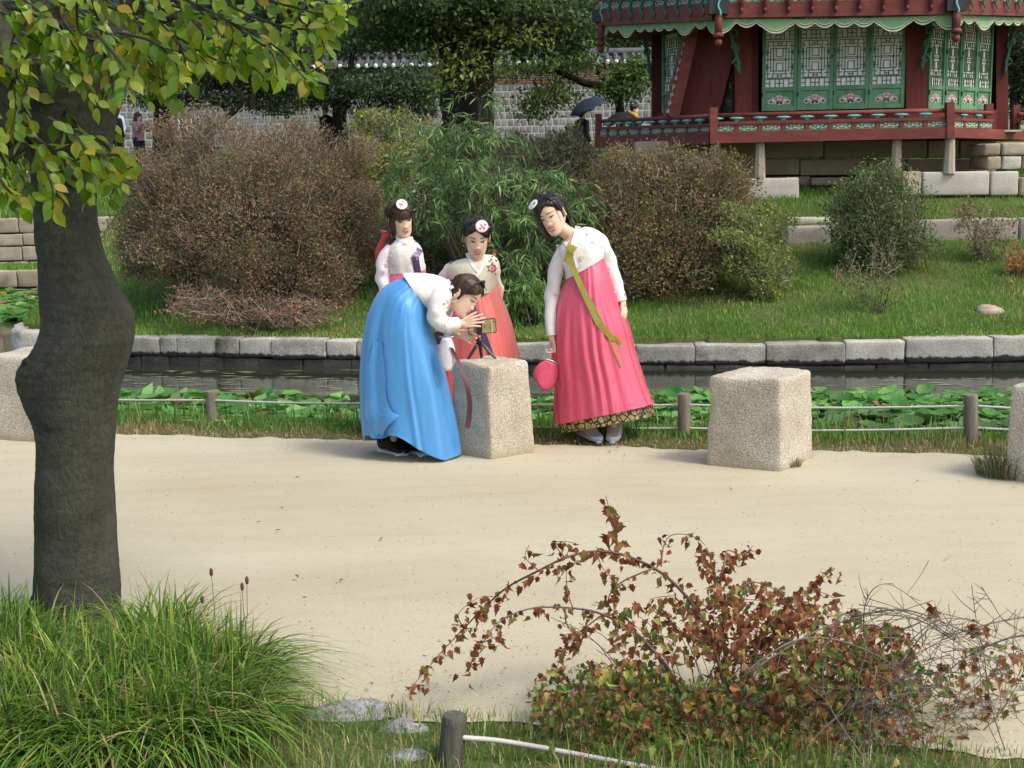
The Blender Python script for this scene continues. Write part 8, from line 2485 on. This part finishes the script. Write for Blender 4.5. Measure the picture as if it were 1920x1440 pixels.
rows_loft(mb, [(729, 510, 798, 506, .11), (722, 535, 800, 530, .14), (708, 600, 806, 600, .18), (698, 700, 815, 700, .21), (690, 823, 832, 822, .23)], Y1, 40, 96, 0, lambda t, a: 1 + .016 * math.sin(28 * a) * (1 - t) + .02 * t * math.sin(9 * a), .6)
sk1 = mb.build('skirt', S_PINK2, w1)
mb = MB()
rows_loft(mb, [(728, 514, 797, 508, .118), (727, 495, 796, 488, .122), (724, 476, 792, 470, .112), (728, 464, 786, 459, .095), (738, 454, 776, 450, .07), (745, 446, 770, 443, .055)], Y1, 30, 72, 0, lambda t, a: 1 + .05 * float(vnoise(np.array([a * 3.0]), np.array([t * 3 + a]), 6)[0]) * (1 - t), .5)
sleeve(mb, [J1(735, 466), J1(722, 485, -.02), J1(719, 520, -.03), J1(726, 550, -.06), J1(734, 575, -.07)], [(.052, .055), (.058, .062), (.062, .062), (.05, .05), (.036, .036)], seed=7)
sleeve(mb, [J1(778, 464), J1(784, 485, .02), J1(787, 525, .04), J1(785, 568, .0)], [(.042, .05), (.045, .052), (.05, .05), (.036, .036)], seed=8)
jk1 = mb.build('jacket', C_PALEPINK, w1)
bv1 = bvh_of(sk1, jk1, body1)
throat(w1, bv1, [(748, 447), (771, 444), (774, 464)], Y1, SKIN_A)
mb = MB(); ribbon(mb, bv1, [(743, 444), (750, 450), (762, 458), (775, 469)], .022, .006, Y1, 0); ribbon(mb, bv1, [(771, 444), (774, 454), (777, 466), (779, 480)], .018, .005, Y1, 0); mb.build('collar', C_BAND, w1, smooth=False)
mb = MB()
ribbon(mb, bv1, [(788, 467), (782, 476), (777, 484)], .045, .018, Y1, 0, 10, .012); ribbon(mb, bv1, [(779, 482), (781, 497), (784, 514)], .045, .016, Y1, 0, 10, .006); ribbon(mb, bv1, [(774, 484), (780, 486)], .03, .022, Y1, 0, 6, .012)
mb.build('ribbon', S_PURPLE, w1, smooth=False)
mb = MB()
for (x, y, r, m_) in ((758, 459, .014, 0), (778, 455, .010, 0), (736, 470, .013, 0), (742, 462, .009, 3), (724, 498, .014, 7), (730, 506, .012, 0), (737, 499, .010, 6), (727, 488, .008, 3), (733, 480, .010, 0), (719, 510, .008, 7)): bloom(mb, bv1, x, y, r, m_, Y1, 5, 5, rot=x)
mb.build('embroidery', FL, w1, smooth=False)

# ============ phone on its little tripod
PLASTIC = pmat('black plastic', (.018, .018, .02), .4, .5); GREYPL = pmat('dark grey plastic', (.07, .075, .085), .4, .5)
tc_ = G(902, 674, .615); YP = tc_.y
tp = thing('tripod', 'small black ball-head table tripod standing on the granite block', 'tripod', (tc_.x, YP, .615))
def JP(x, y, d=0): return P(x, y, YP + d)
ball = JP(899, 639)
MB().ell(ball, (.0215, .0215, .0215), nu=18, nv=12).build('ball_head', PLASTIC, tp)
for (x, y, d, mt) in ((877, 673, -.035, PLASTIC), (903, 671, .06, PLASTIC), (930, 672, -.03, GREYPL)):
    e = JP(x, y, d); e.z = .620
    mid = ball.lerp(e, .5)
    MB().tube([ball + (e - ball) * .12, ball + (e - ball) * .4, ball + (e - ball) * .8, e], [(.008, .009), (.012, .011), (.010, .009), (.009, .006)], 10).build('leg', mt, tp)
mb = MB().box(JP(899, 614), (.034, .022, .088)); mb.build('clamp', PLASTIC, tp, smooth=False)
MB().tube([ball, JP(899, 626)], .007, 10).build('neck', nmat('bright steel', [(.3, (.5, .5, .5)), (.7, (.65, .65, .65))], rough=.3, metal=.9), tp)
mb = MB()
a_, b_ = JP(884, 663, -.042), JP(888, 655, -.042)
ph = thing('phone', 'gold smartphone held sideways in the tripod clamp', 'phone', JP(904, 625, .02))
c = JP(904, 612, .018)
RR = Matrix.Rotation(math.radians(4), 3, 'Y')
def rrect(c, w, h, t, r, m, mb, dy=0):
    n = 6; out = []
    for (sx, sz, a0) in ((1, 1, 0), (-1, 1, PI / 2), (-1, -1, PI), (1, -1, 1.5 * PI)):
        for i in range(n):
            a = a0 + PI / 2 * i / (n - 1); out.append(V(sx * (w / 2 - r) + r * math.cos(a), 0, sz * (h / 2 - r) + r * math.sin(a)))
    k = len(out)
    vs = [c + RR.inverted() @ (p + V(0, dy - t / 2, 0)) for p in out] + [c + RR.inverted() @ (p + V(0, dy + t / 2, 0)) for p in out]
    mb.add(vs, [tuple(range(k)), tuple(range(2 * k - 1, k - 1, -1))] + [(i, i + k, (i + 1) % k + k, (i + 1) % k) for i in range(k)], m)
mb = MB(); rrect(c, .178, .093, .008, .014, 0, mb); mb.build('case', PLASTIC, ph, smooth=False)
mb = MB(); rrect(c, .168, .083, .004, .011, 0, mb, -.0045); mb.build('back_cover', nmat('gold aluminium', [(.3, (.42, .33, .17)), (.7, (.50, .40, .22))], rough=.4, metal=.3), ph, smooth=False)
mb = MB()
for dx, w_ in ((.062, .004), (-.062, .004)): rrect(c + V(dx, 0, 0), w_, .082, .002, .0015, 0, mb, -.0066)
mb.build('antenna_line', C_IVORY, ph, smooth=False)
mb = MB(); mb.ell(c + V(.074, -.0066, .030), (.0045, .002, .0045)); mb.build('lens', INK, ph)
mb = MB()      # printed emblem and script on the back of the phone
mb.tube([c + V(.033 + .010 * math.cos(a), -.0070, .0 + .012 * math.sin(a)) for a in np.linspace(0, 2 * PI, 15)], .0008, 4)
for k in range(14):
    z_ = .026 - k * .004; mb.tube([c + V(.050 + .004 * math.sin(k * 2.1), -.0070, z_), c + V(.053 + .004 * math.cos(k * 1.7), -.0070, z_ - .003)], .0009, 4)
for dz in (.006, -.002, -.008): mb.box(c + V(.016, -.0070, dz), (.004, .0008, .005))
mb.build('print', pmat('brown print', (.12, .08, .04), .6), ph)

# ============ visitors near the palace wall
def visitor(px, ytop, Y, h, label, top, legs, hair, skin=SKIN_B, face=0.0, pose='stand', longhair=False, group='visitors by the palace wall', arm_up=False, skirt=False, hat=None, coat=False):
    tpz = P(px, ytop, Y); base = V(tpz.x, Y, tpz.z - h)
    t = thing('person', label, 'person', base, group)
    s = h / 1.66
    ux, uy = math.cos(face), math.sin(face)                  # to the person's left
    fx, fy = math.sin(face), -math.cos(face)                 # facing
    def L(a, f, z): return base + V(ux * a + fx * f, uy * a + fy * f, z) * s if False else base + V((ux * a + fx * f) * s, (uy * a + fy * f) * s, z * s)
    mb = MB(); tb = MB()
    capsule(tb, L(0, 0, 1.40), L(0, 0, 1.5), .05 * s, .045 * s); capsule(tb, L(0, 0, .95), L(0, 0, 1.32), .12 * s, .13 * s)
    hands_ = []
    for sd in (-1, 1):
        sh, el, wr = L(sd * .17, 0, 1.35), L(sd * .23, -.03, 1.08), L(sd * .22, .08, .85)
        if arm_up: el, wr = L(sd * .22, .16, 1.16), L(sd * .08, .30, 1.38)
        capsule(tb, L(0, 0, 1.32), sh, .06 * s, .055 * s); capsule(tb, sh, el, .05 * s, .04 * s); capsule(tb, el, wr, .04 * s, .028 * s); capsule(tb, wr, wr + (wr - el) * .28, .03 * s, .02 * s)
        capsule(tb, L(sd * .09, 0, .9), L(sd * .10, .02, .48), .085 * s, .06 * s); capsule(tb, L(sd * .10, .02, .48), L(sd * .10, 0, .08), .055 * s, .04 * s); capsule(tb, L(sd * .10, 0, .06), L(sd * .11, .13, .04), .045 * s, .035 * s)
        hands_.append((sh, el, wr))
    v, f = voxel(tb, .024 * s, 2); mb.add(v, f, 0)
    Hh = head_matrix(L(0, .02, 1.545), V(fx, fy, -.1), V(0, 0, 1), s)
    add_head(mb, Hh, .3, 0, True)
    mb.build('body', SK_MATS(skin, LIP2), t)
    mb = MB(); hair_cap(mb, Hh, .068, -.045, .0, -.09, .018 if not longhair else .028, seed=px)
    if longhair: curtain(mb, Hh, -2.0, 2.0, .08, -.20, .095, .115, .12, .13, n=24, wav=.006, th=.03)
    mb.build('hair', hair, t)
    mb = MB(); n_ = 18
    def ringr(z, rx, ry): return [L(rx * math.cos(a) * .5 * 2, ry * math.sin(a), z) for a in np.linspace(0, 2 * PI, n_ + 1)[:-1]]
    zb_ = .62 if coat else .88
    rr = [(zb_, .20, .15), (1.0, .18, .145), (1.15, .18, .15), (1.30, .20, .145), (1.38, .17, .12), (1.44, .075, .075)]
    vs = [p for z, a_, b_ in rr for p in ringr(z, a_, b_)]
    mb.add(vs, [(i * n_ + j, i * n_ + (j + 1) % n_, (i + 1) * n_ + (j + 1) % n_, (i + 1) * n_ + j) for i in range(len(rr) - 1) for j in range(n_)])
    for sh, el, wr in hands_: mb.tube([sh.lerp(L(0, 0, 1.34), .3), sh, sh.lerp(el, .5), el, el.lerp(wr, .85)], [.075 * s, .072 * s, .062 * s, .055 * s, .045 * s], 12, cap=False)
    mb.build('top', top, t)
    mb = MB()
    for sd in (-1, 1): mb.tube([L(sd * .085, 0, .96), L(sd * .095, 0, .85), L(sd * .10, .025, .48), L(sd * .10, 0, .09)], [.115 * s, .11 * s, .078 * s, .06 * s], 14)
    mb.build('trousers', legs, t)
    return t, L
CL = lambda nm, c: cloth(nm, c, .8)
NAVYC, BLACKC = CL('navy cloth', (.02, .024, .04)), CL('black cloth', (.014, .014, .016))
HAIR_RED = hairmat('red curly hair', (.16, .05, .03), (.3, .10, .06)); HAIR_GREY = hairmat('sandy hair', (.14, .09, .06), (.24, .16, .11))
visitor(193, 206, 36.5, 1.64, 'red-haired visitor with sunglasses and a dark red jacket beside the near trunk', CL('burgundy jacket', (.10, .02, .04)), BLACKC, HAIR_RED, longhair=True, coat=True, face=.2)
visitor(213, 205, 36.0, 1.62, 'visitor seen from behind in a black top, next to the red-haired one', BLACKC, BLACKC, HAIR_BLACK, face=2.9)
visitor(217, 199, 37.0, 1.76, 'dark-haired man in a light blue shirt behind the visitor in black', CL('pale blue shirt', (.42, .55, .68)), NAVYC, HAIR_DARK, face=-.5)
visitor(257, 212, 35.5, 1.58, 'visitor in white shirt and dusty pink vest raising a camera to the face', CL('dusty pink vest', (.36, .20, .22)), NAVYC, HAIR_DARK, longhair=True, arm_up=True, face=1.1)
visitor(345, 204, 36.5, 1.66, 'visitor with a white cap mostly hidden by the azalea mound', CL('white top', (.7, .7, .68)), NAVYC, HAIR_GREY, face=.9)
visitor(610, 201, 37.5, 1.64, 'dark-clad visitor beside the forked trunk of the layered tree', BLACKC, BLACKC, HAIR_BLACK, face=-.6)
visitor(627, 219, 37.9, 1.55, 'visitor in a red top half hidden at the forked trunk', CL('red top', (.22, .02, .022)), NAVYC, HAIR_DARK, face=.4)
visitor(687, 204, 36.0, 1.70, 'visitor in dark clothes walking past behind the yellow-green shrub', CL('dark green jacket', (.03, .045, .03)), BLACKC, HAIR_DARK, face=-1.2)
visitor(50, 212, 36.0, 1.66, 'visitor in a white top glimpsed between the leaves at the left border', CL('white shirt', (.68, .67, .65)), NAVYC, HAIR_DARK, face=.5)
t_, L_ = visitor(1091, 205, 30.5, 1.60, 'visitor with a teal scarf sheltering under the dark blue umbrella', CL('black coat', (.016, .015, .018)), BLACKC, HAIR_BLACK, face=2.2, coat=True)
MB().tube([L_(.05, .1, 1.44), L_(.14, .06, 1.38), L_(.17, .10, 1.0), L_(.17, .12, .8)], [(.05, .02), (.07, .02), (.08, .02), (.06, .015)], 8).build('scarf', CL('teal scarf', (.05, .20, .25)), t_)
visitor(1188, 196, 31.5, 1.66, 'dark-haired visitor with an orange and yellow scarf behind the pavilion railing', NAVYC, BLACKC, HAIR_BLACK, face=1.4)
MB().tube([P(1180, 212, 31.3), P(1190, 216, 31.28), P(1197, 224, 31.3), P(1196, 234, 31.35)], [.05, .07, .06, .05], 8).build('scarf', nmat('orange scarf', [(.4, (.42, .12, .04)), (.6, (.55, .40, .06))], scale=8), bpy.data.objects[[o.name for o in COL.objects if o.get('label', '').startswith('dark-haired visitor with an orange')][0]])
def umbrella(label, px, py, Y, r, tilt, col, handle_to):
    top = P(px, py, Y)
    t = thing('umbrella', label, 'umbrella', top)
    R = Matrix.Rotation(tilt, 3, 'Y') @ Matrix.Rotation(.25, 3, 'X')
    mb = MB(); n, k = 32, 7; vs = []
    for i in range(k):
        q = i / (k - 1)
        for j in range(n):
            a = 2 * PI * j / n
            sc = 1 - .06 * q * abs(math.sin(4 * a))
            vs.append(top + R @ V(r * q * math.cos(a) * sc, r * q * math.sin(a) * sc, -.42 * r * q * q + .03 * q * q * abs(math.sin(4 * a))))
    mb.add(vs, [(i * n + j, i * n + (j + 1) % n, (i + 1) * n + (j + 1) % n, (i + 1) * n + j) for i in range(k - 1) for j in range(n)])
    o = mb.build('canopy', col, t); md = o.modifiers.new('s', 'SOLIDIFY'); md.thickness = .004
    MB().tube([top + R @ V(0, 0, .04), top + R @ V(0, 0, -.85)], .008, 6).build('shaft', IRON, t)
    for j in range(8):
        a = 2 * PI * j / 8 + PI / 8 * 0
        MB().tube([top + R @ V(r * q * math.cos(a), r * q * math.sin(a), -.42 * r * q * q - .008) for q in np.linspace(0, 1, 5)], .004, 4).build('rib', IRON, t)
    return t
umbrella('dark blue umbrella tilted to the left in front of the grey block wall', 1096, 188, 30.3, .46, -.45, CL('dark blue umbrella cloth', (.02, .035, .055)), None)
umbrella('black umbrella behind the left end of the pavilion railing', 1158, 213, 31.4, .42, -.3, BLACKC, None)
